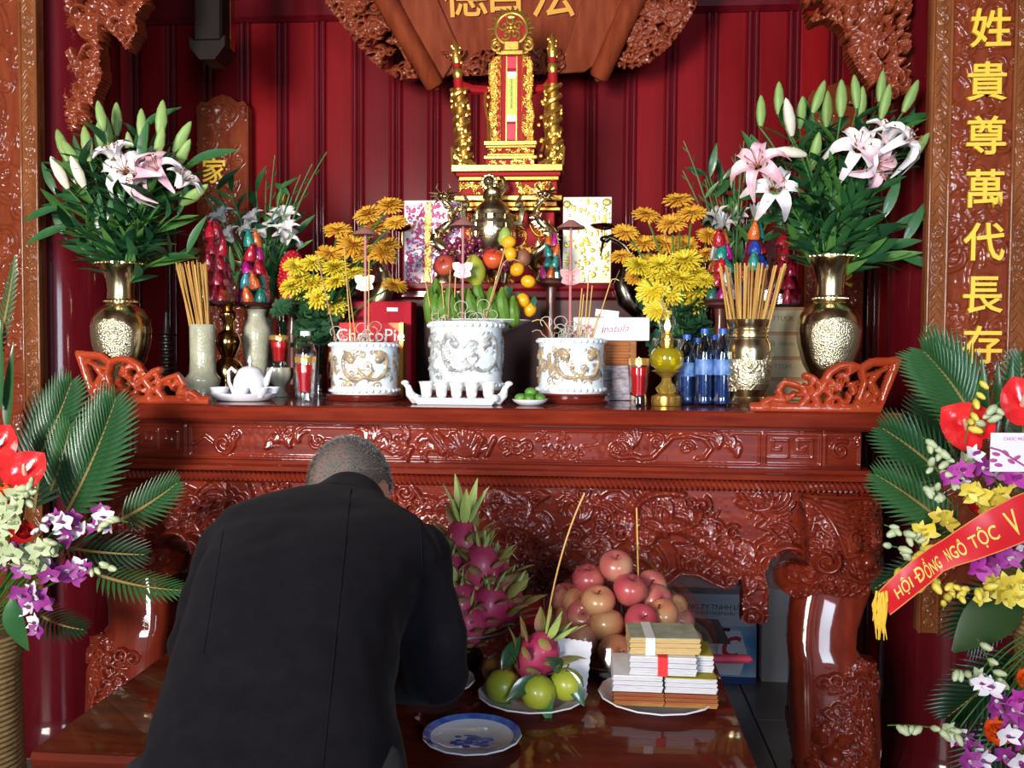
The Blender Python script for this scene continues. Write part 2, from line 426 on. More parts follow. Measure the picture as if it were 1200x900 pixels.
for sx in (-1, 1): bat.lathe([(0.0135, 0.02), (0.0135, 2.9)], 12, T((sx*0.0145, -0.012, 0)))
bat.lathe([(0.009, 0.02), (0.009, 2.9)], 10, T((0, -0.004, 0)))
bat_me = bat.mesh('batten', MAROON)
rnd = random.Random(3)
k0 = int((-2.6-xph)/PW)
for k in range(k0, k0+31):
    x = xph+k*PW
    link('plank', bms[rnd.choice((0, 0, 1, 2))], wall_back, T((x+PW/2, WY, 0)))
    link('batten', bat_me, wall_back, T((x, WY, 0)))
zr = hz(350, 28, WY)
rail = MB().profile([(WY+0.02, zr), (WY-0.03, zr), (WY-0.05, zr+0.02), (WY-0.05, zr+0.10), (WY-0.07, zr+0.12), (WY-0.07, 3.6), (WY+0.02, 3.6)], -3.3, 3.3)
struct('trim_1', rail, MAROON)

# round pillars that flank the altar
for nm, xc, r in (('pillar_left', -1.70, 0.215), ('pillar_right', 1.485, 0.225)):
    mb = MB().lathe([(r*1.12, 0), (r*1.12, 0.05), (r*1.03, 0.09), (r, 0.12), (r, 3.6)], 40, T((xc, 3.25, 0)))
    struct(nm, mb, MAROON, True)

# couplet boards on the pillars
chars_right = '姓貴尊萬代長存'
char_y = [35, 97, 160, 222, 284, 346, 404]
def couplet(label, xc, Y, wd, z0, z1, chars, frame_side):
    t = thing('couplet_board', label, 'board', (xc, Y, z0))
    H = z1-z0
    obj('back_board', MB().box(-wd/2, wd/2, 0.0, 0.035, 0, H, 0.004), BROWN, t, smooth=False)
    fwid = 0.062
    # field: low swirling cloud relief
    r = random.Random(11 if frame_side else 5)
    c = Carve(wd-2*fwid, H, 0.0045)
    c.scatter(r, 0.040, 0.011, kinds='cckp', dens=2.0)
    link('carved_field', c.mesh('carved_field', BROWN_RED, rough=0.002), t, T((-wd/2+fwid, -0.002, 0)))
    # border strips with small ornament between two beads
    for sx in (-1, 1):
        cx = sx*(wd/2-fwid/2)
        b = Carve(fwid-0.012, H, 0.003)
        z = 0.03; n = 0
        while z < H-0.02:
            if (n//5) % 2 == 0:
                b.curl((fwid-0.012)/2, z, 0.017, PI/2, 1 if n % 2 else -1, hgt=0.007, w=0.005)
            else:
                b.stroke([(0.006, z-0.014), ((fwid-0.012)/2, z+0.014), (fwid-0.018, z-0.014)], 0.004, 0.004, 0.006)
            z += 0.036; n += 1
        link('carved_border', b.mesh('carved_border', BROWN, rough=0.001), t, T((cx-(fwid-0.012)/2, -0.010, 0)))
        for q in (-1, 1):
            obj('bead', MB().lathe([(0.0055, 0), (0.0055, H)], 10, T((cx+q*(fwid/2-0.004), -0.010, 0))), BROWN, t)
    for ch, zc, xo, sz in chars:
        text('gold_character', ch, sz, GOLDPAINT, t, T((xo, -0.016, zc-z0)), 0.005, 0.0016)
    return t
YB = 2.985
xr = (at(1085, 300, YB).x+at(1205, 300, YB).x)/2; wr = at(1205, 300, YB).x-at(1085, 300, YB).x
chs = [(c, at(1155, y, YB).z, at(1155+(3 if i == 0 else -2*i*0.6), y, YB).x-xr, 0.124) for i, (c, y) in enumerate(zip(chars_right, char_y))]
couplet('long carved brown couplet board with a column of gold characters', xr, YB, wr, 0.55, 3.05, chs, True)
xl = at(48, 300, YB).x-wr/2
couplet('long carved brown couplet board cropped by the picture edge, no lettering in view', xl, YB, wr, 0.55, 3.05, [], False)

# small arched couplet boards against the back wall
def small_board(label, px, pw, ytop, ch, cy, cpx, Y=4.05):
    xc = at(px, 300, Y).x; wd = pw*mpp(Y); zt = hz(px, ytop, Y); z0 = 0.9; H = zt-z0
    t = thing('hanging_board', label, 'board', (xc, Y, z0))
    out = [(-wd/2, 0), (wd/2, 0), (wd/2, H-0.06), (wd*0.42, H-0.03), (wd*0.3, H-0.035), (wd*0.16, H-0.012), (0, H), (-wd*0.16, H-0.012), (-wd*0.3, H-0.035), (-wd*0.42, H-0.03), (-wd/2, H-0.06)]
    obj('back_board', MB().prism(out, 0.0, 0.05, 0.006), BROWN_RED, t, smooth=False)
    c = Carve(wd*0.94, H-0.06, 0.006); c.scatter(random.Random(px), 0.034, 0.018, kinds='ckp', dens=2.2)
    link('carved_field', c.mesh('carved_field', BROWN_RED, rough=0.003), t, T((-wd*0.47, -0.001, 0.01)))
    text('gold_character', ch, 0.118, GOLDPAINT, t, T((at(cpx, cy, Y).x-xc, -0.022, hz(cpx, cy, Y)-z0)), 0.005, 0.0015)
small_board('carved red-brown board on the wall above the teapot, gold character showing', 261, 64, 110, '家', 201, 254)
small_board('carved red-brown board on the wall behind the vase of lilies by the cardboard boxes', 978, 66, 96, '長', 322, 982)

# carved brackets hanging beside the pillars (openwork dragon and cloud)
def bracket(label, poly, Y, seed, mirror):
    xs = [at(px, py, Y).x for px, py in poly]; zs = [at(px, py, Y).z for px, py in poly]
    x0, z0 = min(xs), min(zs); P = [(a-x0, b-z0) for a, b in zip(xs, zs)]
    W_, H_ = max(p[0] for p in P), max(p[1] for p in P)
    c = Carve(W_, H_, 0.005); r = random.Random(seed)
    c.scatter(r, 0.034, 0.045, kinds='cckpp', dens=4.5)
    e = P+[P[0]]
    me = c.mesh('carved_bracket', BROWN_RED, mask=lambda X, Z: inpoly(X, Z, P), back=0.03, rough=0.004, thresh=0.006)
    o = link('carved_bracket', me, None, T((x0, Y, z0))); tag(o, label, 'carving')
    return o
bracket('openwork carved wooden bracket with dragon and cloud curls beside the cropped board',
        [(66, -60), (180, -60), (178, 5), (165, 22), (168, 40), (155, 62), (140, 45), (122, 52), (126, 95), (118, 112), (112, 140), (96, 158), (72, 150), (66, 90)], 3.12, 21, 1)
bracket('openwork carved wooden bracket with dragon and cloud curls beside the gold lettered board',
        [(1066, -60), (935, -60), (940, 8), (948, 32), (965, 25), (985, 38), (990, 62), (1000, 84), (1012, 100), (1014, 118), (1048, 120), (1062, 110)], 3.12, 22, -1)
# dark pendant post
tp = at(250, 75, 3.5); t = thing('pendant_post', 'dark square wooden pendant post hanging from above the carved board with one character', 'post', (tp.x, 3.5, tp.z))
obj('post_shaft', MB().box(-0.055, 0.055, -0.055, 0.055, 0.07, 1.2, 0.008), BLACKWOOD, t, smooth=False)
obj('post_tip', MB().prism([(-0.05, 0.07), (-0.07, 0.09), (-0.07, 0.05), (-0.03, 0.0), (0.03, 0.0), (0.07, 0.05), (0.07, 0.09), (0.05, 0.07)], -0.06, 0.06), BLACKWOOD, t, smooth=False)
obj('metal_strip', MB().box(0.072, 0.080, -0.02, 0.02, 0.05, 1.1, 0.002), BRASS_BROWN, t, smooth=False)

# scroll-shaped plaque above the throne: tilted forward
def plaque():
    Yb, Yt = 3.92, 3.62               # lower edge stands nearer the wall, the top leans out
    zb, zt = hz(600, 88, Yb), hz(600, -150, Yt)
    t = thing('scroll_plaque', 'large red-brown scroll-shaped plaque with gold characters above the throne', 'plaque')
    def on(px, py, d=0.0):             # point of the tilted board seen at a pixel
        n = Vector((0, -(zt-zb), (Yt-Yb))).normalized(); p0 = Vector((0, Yb, zb)); r = _ray(px, py)
        return CAM+r*((p0-CAM).dot(n)/r.dot(n))-n*0+n*d
    n = Vector((0, -(zt-zb), (Yt-Yb))).normalized()
    up = Vector((0, Yt-Yb, zt-zb)).normalized(); O = on(600, 60)
    Mx = Matrix((Vector((1, 0, 0)), -n, up)).transposed().to_4x4(); Mx.translation = O; Mi = Mx.inverted()
    t.matrix_world = Mx
    L = lambda px, py: (lambda q: (q.x, q.z))(Mi @ on(px, py))
    body = [L(462, -60), L(480, 0), (L(508, 60)), L(520, 92), L(545, 80), L(575, 88), L(600, 80), L(630, 88), L(655, 84), L(680, 86), L(700, 74), L(722, 30), L(748, -60)]
    obj('plaque_board', MB().prism(body, 0.0, 0.05, 0.008), BROWN_RED, t, smooth=False)
    side = [L(655, 86), L(685, 84), L(702, 72), L(765, -60), L(700, -60)]
    obj('scroll_fold', MB().prism(side, -0.022, 0.0, 0.006), BROWN_RED, t, smooth=False)
    side = [L(520, 92), L(505, 75), L(440, -60), L(488, -60), L(540, 60)]
    obj('scroll_fold', MB().prism(side, -0.022, 0.0, 0.006), BROWN_RED, t, smooth=False)
    for (a, b) in (((425, -50), (512, 100)), ((765, -50), (701, 90))):
        pa, pb = Mi @ on(*a, 0.03), Mi @ on(*b, 0.03)
        d = (pb-pa).normalized()
        obj('scroll_roll', MB().tube([pa, pb-d*0.01, pb, pb+d*0.008], [0.046, 0.042, 0.036, 0.010], 20), BROWN_RED, t)
        obj('roll_end', MB().ball(pb+d*0.004, 0.014), BROWN, t)
    for seed, poly in ((1, [(375, -60), (385, 5), (402, 25), (420, 50), (445, 78), (470, 92), (492, 90), (470, 50), (440, 0), (415, -60)]),
                       (2, [(840, -60), (818, 2), (800, 32), (782, 55), (760, 72), (735, 82), (722, 76), (740, 35), (755, 0), (780, -60)])):
        P = [L(*p) for p in poly]; x0 = min(p[0] for p in P); z0 = min(p[1] for p in P); P = [(a-x0, b-z0) for a, b in P]
        c = Carve(max(p[0] for p in P), max(p[1] for p in P), 0.005)
        c.scatter(random.Random(seed), 0.034, 0.05, kinds='cckfp', dens=5.0)
        link('carved_wing', c.mesh('carved_wing', BROWN_RED, mask=lambda X, Z: inpoly(X, Z, P), back=0.02, rough=0.004, thresh=0.006), t, T((x0, 0, z0)))
    c = Carve(0.52, 0.10, 0.005); c.scatter(random.Random(9), 0.028, 0.03, kinds='ck', dens=2.2)
    q = L(590, 84)
    link('carved_edge', c.mesh('carved_edge', BROWN_RED, back=0.02, rough=0.003, thresh=0.008), t, T((q[0]-0.26, -0.012, q[1]-0.01)))
    for ch, px, py in (('德', 545, -8), ('善', 592, -14), ('法', 648, -8)):
        q = L(px, py); text('gold_character', ch, 0.19, mat('dull_gold_paint', (0.55, 0.26, 0.03), 0.4, metal=0.3), t, T((q[0], -0.006, q[1])), 0.006, 0.0018)
plaque()

# =================================================================== THE ALTAR TABLE
def row(py): return hz(596, py, AY)
altar = thing('altar_table', 'large carved red lacquer altar table that holds the offerings', 'altar', (XA, AY, 0))
A = lambda x: x                                      # local X is measured from the centre line
HB = 1.075                                           # half width of the carved body
top = MB().profile([(0.012, ZT-0.047), (0.004, ZT-0.040), (0.0, ZT-0.028), (-0.004, ZT-0.016), (0.002, ZT-0.005), (0.010, ZT), (1.0, ZT), (1.06, ZT), (1.06, ZT-0.047)], -1.165, 1.165)
obj('top_slab', top, ALTAR, altar, angle=25)
zf1, zf0 = row(503), row(546)
neck = MB().profile([(0.055, zf1), (0.045, zf1+0.004), (0.045, zf1+0.012), (0.030, zf1+0.02), (0.030, ZT-0.047), (1.03, ZT-0.047), (1.03, zf1)], -1.12, 1.12)
obj('neck_moulding', neck, ALTAR, altar, angle=25)
obj('carcass', MB().box(-HB, HB, 0.075, 1.02, row(690), zf1+0.01), DARKWOOD, altar, smooth=False)
lower = MB().profile([(0.060, zf0), (0.046, zf0-0.003), (0.042, zf0-0.012), (0.030, zf0-0.018), (0.026, zf0-0.03), (0.040, zf0-0.036), (1.03, zf0-0.036), (1.03, zf0)], -1.10, 1.10)
obj('lower_moulding', lower, ALTAR, altar, angle=25)

# frieze: framed panels of low relief
FW_, FH = 2*HB, zf1-zf0
c = Carve(FW_, FH, 0.003)
def frame(x0, x1, m=0.008, hgt=0.005):
    c.stroke([(x0, m), (x1, m), (x1, FH-m), (x0, FH-m), (x0, m)], 0.004, 0.004, hgt)
def fx(px): return at(px, 520, AY+0.06).x-XA+HB       # photo column -> panel
for a, b in ((120, 152), (157, 216), (222, 890), (896, 962), (967, 1008)): frame(fx(a), fx(b))
def fret(x0, x1):                                     # key pattern
    n = max(1, int((x1-x0)/0.045)); s_ = (x1-x0)/n
    for i in range(n):
        x = x0+i*s_
        c.stroke([(x, 0.03), (x+s_*0.8, 0.03), (x+s_*0.8, FH-0.025), (x+s_*0.2, FH-0.025), (x+s_*0.2, 0.05), (x+s_*0.5, 0.05), (x+s_*0.5, FH-0.045)], 0.003, 0.003, 0.005)
fret(fx(124), fx(148)); fret(fx(165), fx(212)); fret(fx(900), fx(958))
c.curl(fx(985), FH*0.5, 0.028, 1.0, hgt=0.012); c.curl(fx(1000), FH*0.7, 0.015, 1.0, -1, hgt=0.012)
m_ = FH/2; r = random.Random(31)
c.stroke([(fx(228), m_-0.01), (fx(240), m_+0.012), (fx(252), m_-0.012)], 0.006, 0.003, 0.009)
c.curl(fx(262), m_-0.008, 0.034, 0.5, -1, hgt=0.011); c.curl(fx(276), m_+0.018, 0.02, 2, 1, hgt=0.011)
for px in (312, 322, 340, 350): c.plume(fx(px), m_-0.02+0.03*r.random(), 0.05, r.uniform(0.6, 2.6), r.uniform(-1, 1), w=0.007, hgt=0.012)
c.flower(fx(330), m_+0.018, 0.026, hgt=0.012)
for px in range(372, 470, 13): c.curl(fx(px), m_+r.uniform(-0.018, 0.018), 0.022, r.uniform(0, 6), r.choice((-1, 1)), hgt=0.011)
for px in range(420, 520, 9): c.plume(fx(px), m_+r.uniform(-0.02, 0.02), 0.05, r.uniform(0, 6), r.uniform(-1.5, 1.5), w=0.008, hgt=0.014)
# fan between two scroll rods
c.stroke([(fx(502), m_+0.03), (fx(520), m_-0.025)], 0.014, 0.014, 0.014); c.stroke([(fx(512), m_+0.03), (fx(530), m_-0.02)], 0.010, 0.010, 0.012)
for k in range(9):
    a = PI*(0.12+0.76*k/8); c.stroke([(fx(546), m_-0.035), (fx(546)+0.07*math.cos(a), m_-0.035+0.078*math.sin(a))], 0.004, 0.011, 0.010)
c.stroke([(fx(558), m_-0.03), (fx(566), m_+0.02)], 0.008, 0.008, 0.014); c.stroke([(fx(570), m_-0.03), (fx(580), m_+0.02)], 0.008, 0.008, 0.014)
for px in (592, 605, 618): c.curl(fx(px), m_+r.uniform(-0.01, 0.01), 0.026, r.uniform(0, 6), r.choice((-1, 1)), hgt=0.011)
for px in range(636, 680, 8): c.flower(fx(px), m_+r.uniform(-0.025, 0.025), 0.018, 5, 0.011)
c.stroke([(fx(682), m_), (fx(700), m_+0.006)], 0.003, 0.002, 0.006)
S = [(fx(718), m_-0.02), (fx(728), m_-0.03), (fx(742), m_-0.025), (fx(752), m_-0.033), (fx(765), m_-0.028), (fx(776), m_), (fx(788), m_+0.03), (fx(808), m_+0.036), (fx(826), m_+0.026), (fx(834), m_), (fx(826), m_-0.026), (fx(815), m_-0.03)]
c.stroke(S, 0.008, 0.006, 0.011)
c.curl(fx(770), m_+0.018, 0.024, 2.5, -1, hgt=0.010); c.curl(fx(722), m_-0.01, 0.022, 0, 1, hgt=0.009); c.curl(fx(805), m_, 0.02, 0, 1, hgt=0.009)
for px in (740, 745, 842, 858, 864): c.plume(fx(px), m_+r.uniform(-0.02, 0.01), 0.05, r.uniform(0.8, 2.2), r.uniform(-1, 1), w=0.007, hgt=0.012)
link('frieze_panel', c.mesh('frieze_panel', ALTAR, rough=0.0003), altar, T((-HB, 0.062, zf0)))

# rope moulding: slanted strands
rope = MB(); n = 150; zr_ = row(567)
for i in range(n):
    x = -1.085+2.17*i/(n-1)
    rope.tube([(x-0.013, 0.050, zr_+0.014), (x-0.004, 0.036, zr_+0.007), (x+0.004, 0.034, zr_-0.006), (x+0.013, 0.048, zr_-0.014)], [0.004, 0.0075, 0.0075, 0.004], 6)
o = obj('rope_moulding', rope, ALTAR, altar); o['kind'] = 'stuff'
obj('rope_backing', MB().box(-1.09, 1.09, 0.048, 0.075, zr_-0.02, row(558)), ALTAR, altar, smooth=False)

# apron: high relief of clouds and a dragon, scalloped lower edge
za1 = row(574); za0 = row(728); AW, AH = 2.26, za1-za0
def ax(px): return (px-557)*mpp(AY)+AW/2
def az(py): return row(py)-za0
half = [(0, 702), (150, 700), (222, 694), (232, 684), (248, 671), (268, 672), (288, 682), (300, 686), (312, 680), (318, 672), (322, 690), (322, 727), (352, 727), (352, 690), (345, 668), (352, 650), (372, 640), (392, 648), (400, 640), (478, 640), (472, 574)]
poly = [(ax(557+d), az(y)) for d, y in half]+[(ax(557-d), az(y)) for d, y in reversed(half)]
c = Carve(AW, AH, 0.0032); r = random.Random(77)
c.scatter(r, 0.034, 0.022, kinds='cckpp', dens=1.7)
# dragon: a thick coiling body with scales, mane plumes and cloud knots, one each side
for sgn in (-1, 1):
    cx = AW/2
    body = []
    for i in range(70):
        t = i/69; body.append((cx+sgn*(0.05+0.78*t), AH*0.56+0.075*math.sin(t*11+0.6)*(1-0.25*t)))
    c.stroke(body, 0.040, 0.018, 0.030)
    for i, (x, z) in enumerate(body):
        for q in (-1, 0, 1): c.dab(x, z+q*0.018*(1-i/90), 0.011*(1-i/110), 0.037 if (i+q) % 2 else 0.031)
    for i in range(0, 70, 5):
        x, z = body[i]; c.plume(x, z+0.03, 0.075, 1.2+0.5*sgn, 0.9*sgn, 3, 0.007, 0.026)
    for k in range(7):
        x = cx+sgn*(0.1+0.12*k); c.cloud(x, AH*r.uniform(0.2, 0.85), 0.036, r.uniform(0, 6), 0.030)
    for k in range(5): c.plume(cx+sgn*0.80, AH*(0.35+0.13*k), 0.11, (0 if sgn > 0 else PI)+r.uniform(-.5, .5), r.uniform(-.8, .8), 4, 0.008, 0.024)
# mouth ring seen to the side of the fruit, pearl and flames at the centre
ring = [(ax(790+38*math.cos(a)), az(598+22*math.sin(a))) for a in [2*PI*k/24 for k in range(21)]]
c.stroke(ring, 0.012, 0.012, 0.036)
for k in range(20): x, z = ring[k]; c.dab(x, z, 0.009, 0.044)
c.curl(ax(766), az(626), 0.05, 0, 1, hgt=0.034, w=0.012); c.cloud(ax(830), az(590), 0.03, 1, 0.034)
for sgn in (-1, 1):
    e = [(ax(557+sgn*d), az(y)-0.004) for d, y in half[2:11]]
    c.stroke([(x, z+0.008) for x, z in e], 0.010, 0.010, 0.036)
    c.curl(ax(557+sgn*306), az(677), 0.022, -PI/2, sgn, hgt=0.040, w=0.009)
    c.curl(ax(557+sgn*352), az(660), 0.040, PI*0.2 if sgn > 0 else PI*0.8, sgn, hgt=0.038, w=0.012)
    c.stroke([(ax(557+sgn*(352+26*math.cos(a)+22)), az(662-26*math.sin(a))) for a in [PI*k/12 for k in range(-2, 14)]], 0.012, 0.012, 0.036)
link('carved_apron', c.mesh('carved_apron', ALTAR, mask=lambda X, Z: inpoly(X, Z, poly), back=0.045, rough=0.0006), altar, T((-AW/2, 0.055, za0)))

# front legs: cabriole with a lion mask above and a carved dragon foot below
def leg_mesh(sg):
    zs = [(572, 385, 470), (600, 384, 474), (640, 388, 478), (670, 386, 474), (700, 379, 462), (725, 375, 452), (745, 373, 448), (765, 374, 462), (800, 374, 474), (850, 377, 478), (890, 385, 478), (940, 388, 470), (990, 384, 472), (1003, 384, 474)]
    P = []
    for k in range(len(zs)):
        y, a, b = zs[k]; z = max(row(y), 0.0) if k < len(zs)-1 else 0.0
        a, b = a*mpp(AY), b*mpp(AY); yf = -0.03+0.03*math.sin(k*0.6); D = 0.13
        cx, hw = (a+b)/2, (b-a)/2; ring_ = []
        for q in range(20):
            th = 2*PI*q/20; cs, sn = math.cos(th), math.sin(th)
            e = lambda v: math.copysign(abs(v)**0.55, v)
            ring_.append((sg*(cx+hw*e(cs)), yf+D/2+D/2*e(sn), z))
        P.append(ring_)
    return MB().grid(P, closev=True)
def carved_bulge(sg, out, bulge, seed, marks, y0=-0.030):
    k = mpp(AY); P = [(d*k, row(y)) for d, y in out]; x0 = min(p[0] for p in P); z0 = min(p[1] for p in P); Q = [(a-x0, b-z0) for a, b in P]
    W_, H_ = max(p[0] for p in Q), max(p[1] for p in Q); c = Carve(W_, H_, 0.0028); r = random.Random(seed)
    L = lambda d, y: (d*k-x0, row(y)-z0)
    c.scatter(r, 0.020, 0.016, kinds='ccckp', dens=2.6)
    marks(c, L, r)
    def f(V):
        u = np.clip((V[:, 0]-W_/2)/(W_/2), -1, 1); v = np.clip(V[:, 2]/H_, 0, 1)
        y = y0+0.075*u**4-bulge*(1-u*u)*np.sin(PI*v)**.8+V[:, 1]
        return np.stack([sg*(V[:, 0]+x0), y, V[:, 2]+z0], 1)
    return c.mesh('carved_relief', ALTAR_LEG, mask=lambda X, Z: inpoly(X, Z, Q), back=0.05, rough=0.001, fmap=f)
def lion(c, L, r):
    for k in range(11):                                   # mane locks streaming back from the brow
        y = 578+5.5*k; pts = [L(387+2*k, 576+k), L(402+2*k, y-4), L(424, y+2), L(446, y-3), L(470, y+2)]
        c.stroke(pts, 0.0075, 0.004, 0.024)
    for d, y in ((434, 622), (463, 618)): c.dab(*L(d, y), 0.022, 0.036); c.dab(*L(d, y), 0.011, 0.046); c.curl(*L(d, y-9), 0.020, 1.5, 1, 0.006, 0.036)
    c.dab(*L(450, 640), 0.030, 0.045); c.dab(*L(443, 644), 0.012, 0.052); c.dab(*L(457, 644), 0.012, 0.052)
    c.stroke([L(426, 655), L(440, 662), L(458, 661), L(472, 652)], 0.010, 0.008, 0.040)
    for k in range(5): c.curl(*L(408+14*k, 668+2*(k % 2)), 0.018, r.uniform(0, 6), 1 if k % 2 else -1, 0.006, 0.034)
    c.curl(*L(402, 640), 0.034, 0.5, -1, 0.010, 0.034)
def beast(c, L, r):
    for k in range(6): c.curl(*L(390+15*k, 775+4*(k % 2)), 0.022, r.uniform(0, 6), 1 if k % 2 else -1, 0.007, 0.030)
    for d, y in ((402, 838), (428, 838)): c.dab(*L(d, y), 0.022, 0.030); c.dab(*L(d, y), 0.011, 0.040)
    c.dab(*L(414, 856), 0.028, 0.042); c.stroke([L(392, 872), L(412, 880), L(436, 872)], 0.010, 0.008, 0.036)
    for k in range(7): c.plume(*L(436+5*k, 800+10*k), 0.075, 0.4+.25*k, .8, 4, 0.006, 0.030)
    for k in range(4): c.stroke([L(392+20*k, 896), L(390+21*k, 925), L(388+21*k, 955)], 0.017, 0.010, 0.040)
for sg in (-1, 1):
    lg = obj('leg', leg_mesh(sg), ALTAR_LEG, altar)
    link('lion_mask', carved_bulge(sg, [(383, 575), (474, 575), (480, 600), (480, 640), (474, 668), (455, 682), (425, 684), (398, 678), (378, 690), (364, 684), (360, 664), (372, 650), (388, 648), (386, 620)], 0.055, 4, lion), lg)['label'] = 'lion mask carved in high relief'
    link('carved_foot', carved_bulge(sg, [(382, 768), (400, 756), (425, 764), (448, 752), (470, 760), (480, 790), (479, 840), (481, 880), (478, 930), (474, 965), (386, 965), (380, 920), (384, 880), (378, 840), (380, 800)], 0.045, 8, beast), lg)['label'] = 'curly carved beast foot'
    obj('leg', MB().box(sg*1.14-0.035, sg*1.14+0.035, 0.93, 1.03, 0, zf0, 0.008), ALTAR_LEG, altar, smooth=False)

# openwork upturned end rails
def end_rail(sg):
    S_ = mpp(AY); X = lambda d: d*S_
    out = [(325, 474), (325, 466), (342, 452), (346, 456), (352, 458), (358, 444), (366, 436), (377, 440), (386, 444), (384, 428), (398, 432), (404, 438), (414, 424), (428, 416), (442, 416), (450, 420), (462, 412), (497, 410), (473, 474)]
    x0 = X(320); z0 = row(475)
    P = [(X(d)-x0, row(y)-z0) for d, y in out]; W_, H_ = X(500)-x0, row(408)-z0
    c = Carve(W_, H_, 0.0025); q = lambda d, y: (X(d)-x0, row(y)-z0)
    R_ = lambda pts, w_, h=0.012: c.stroke([q(*p) for p in pts], w_*1.25, w_*1.25, h)
    R_([(325, 471), (474, 471)], 0.012); R_([(474, 471), (492, 414)], 0.012); R_([(492, 415), (464, 416), (452, 424)], 0.011)
    R_([(452, 424), (440, 420), (428, 421), (416, 429), (408, 446)], 0.009); R_([(452, 424), (456, 440), (450, 458), (456, 468)], 0.008)
    R_([(408, 446), (398, 436), (388, 432)], 0.008); R_([(408, 446), (400, 456), (404, 468)], 0.010)
    R_([(386, 446), (374, 442), (364, 440), (358, 450), (364, 462)], 0.008); R_([(364, 462), (350, 460), (340, 466)], 0.008)
    R_([(386, 446), (392, 458), (384, 468)], 0.009); R_([(470, 430), (462, 440), (470, 452), (460, 462)], 0.008); R_([(480, 424), (468, 430), (456, 432)], 0.005)
    for d, y in ((424, 448), (432, 440), (440, 452), (428, 460), (416, 458), (444, 462), (468, 462), (436, 430), (412, 440), (376, 456), (396, 446), (350, 468), (462, 452)):
        [c.plume(*q(d+r.uniform(-5, 5), y+r.uniform(-3, 3)), 0.032, r.uniform(0, 6), r.uniform(-1.5, 1.5), 3, 0.0065, 0.015) for k_ in range(2)]
    me = c.mesh('end_rail', ALTAR_PALE, mask=lambda X_, Z_: inpoly(X_, Z_, P), back=0.012, rough=0.001, thresh=0.003)
    if sg < 0:
        v = np.empty(len(me.vertices)*3, np.float32); me.vertices.foreach_get('co', v); v = v.reshape(-1, 3); v[:, 0] *= -1
        me.vertices.foreach_set('co', v.ravel()); me.flip_normals(); me.update()
    link('end_rail', me, altar, T((sg*x0, 0.035, ZT-0.002)))
r = random.Random(12)
for sg in (-1, 1): end_rail(sg)

# stepped stand on the back of the altar
ZS = hz(680, 332, 3.3)
st = thing('stepped_stand', 'dark red wooden step on the back of the altar, behind the incense bowls', 'stand', (XA-0.02, 3.28, ZT))
hs = ZS-ZT
stx0, stx1 = at(392, 330, 3.28).x-XA+0.02, at(745, 330, 3.28).x-XA+0.02
obj('step_top', MB().profile([(0, hs-0.03), (-0.012, hs-0.02), (-0.012, hs-0.004), (-0.006, hs), (0.33, hs), (0.33, hs-0.03)], stx0-0.02, stx1+0.02), bpy.data.materials['crimson_lacquer'], st, angle=25)
obj('step_moulding', MB().profile([(0.012, hs-0.06), (0.0, hs-0.05), (0.0, hs-0.03), (0.32, hs-0.03), (0.32, hs-0.06)], stx0-0.005, stx1+0.005), MAROON, st, smooth=False)
obj('step_body', MB().box(stx0, stx1, 0.02, 0.32, 0.0008, hs-0.05), mat('matt_dark_wood', (0.05, 0.008, 0.006), 0.55, col2=(0.08, 0.014, 0.009), nscale=5, stretch=(1, 6, 8)), st, smooth=False)

# =================================================================== THE OFFERING BENCH
ZB = 0.75
bx0 = atz(36, 881, ZB); bx1 = atz(884, 893, ZB); bby = 2.27
by0 = bx0.y
bench = thing('offering_bench', 'low dark red wooden offering table in front of the altar, fruit on it', 'table', (0, 0, 0))
out = [(bx0.x+0.01, by0), (bx1.x-0.01, by0), (bx1.x, by0+0.01), (bx1.x, bby), (bx0.x, bby), (bx0.x, by0+0.01)]
mb = MB().profile([(by0+0.02, ZB-0.05), (by0+0.006, ZB-0.044), (by0+0.006, ZB-0.03), (by0, ZB-0.022), (by0-0.003, ZB-0.012), (by0+0.003, ZB-0.002), (by0+0.010, ZB), (bby, ZB), (bby, ZB-0.05)], bx0.x, bx1.x)
obj('bench_top', mb, BENCHWOOD, bench, angle=25)
obj('bench_frame', MB().box(bx0.x+0.06, bx1.x-0.06, by0+0.05, bby-0.05, ZB-0.15, ZB-0.05), BENCHWOOD, bench, smooth=False)
for x in (bx0.x+0.10, bx1.x-0.10):
    for y in (by0+0.09, bby-0.09):
        obj('leg', MB().lathe([(0.045, 0), (0.045, 0.03), (0.03, 0.06), (0.035, 0.3), (0.05, 0.55), (0.05, ZB-0.13)], 16, T((x, y, 0))), BENCHWOOD, bench)
print('bench', bx0, bx1, 'body', by0, bby)

# =================================================================== THINGS ON THE ALTAR: metal, porcelain, glass
ZT = ZT+0.0008
def put(px, Y, z=ZT): return (at(px, 468, Y).x, Y, z)
def H(px, py, Y, z=ZT): return hz(px, py, Y)-z

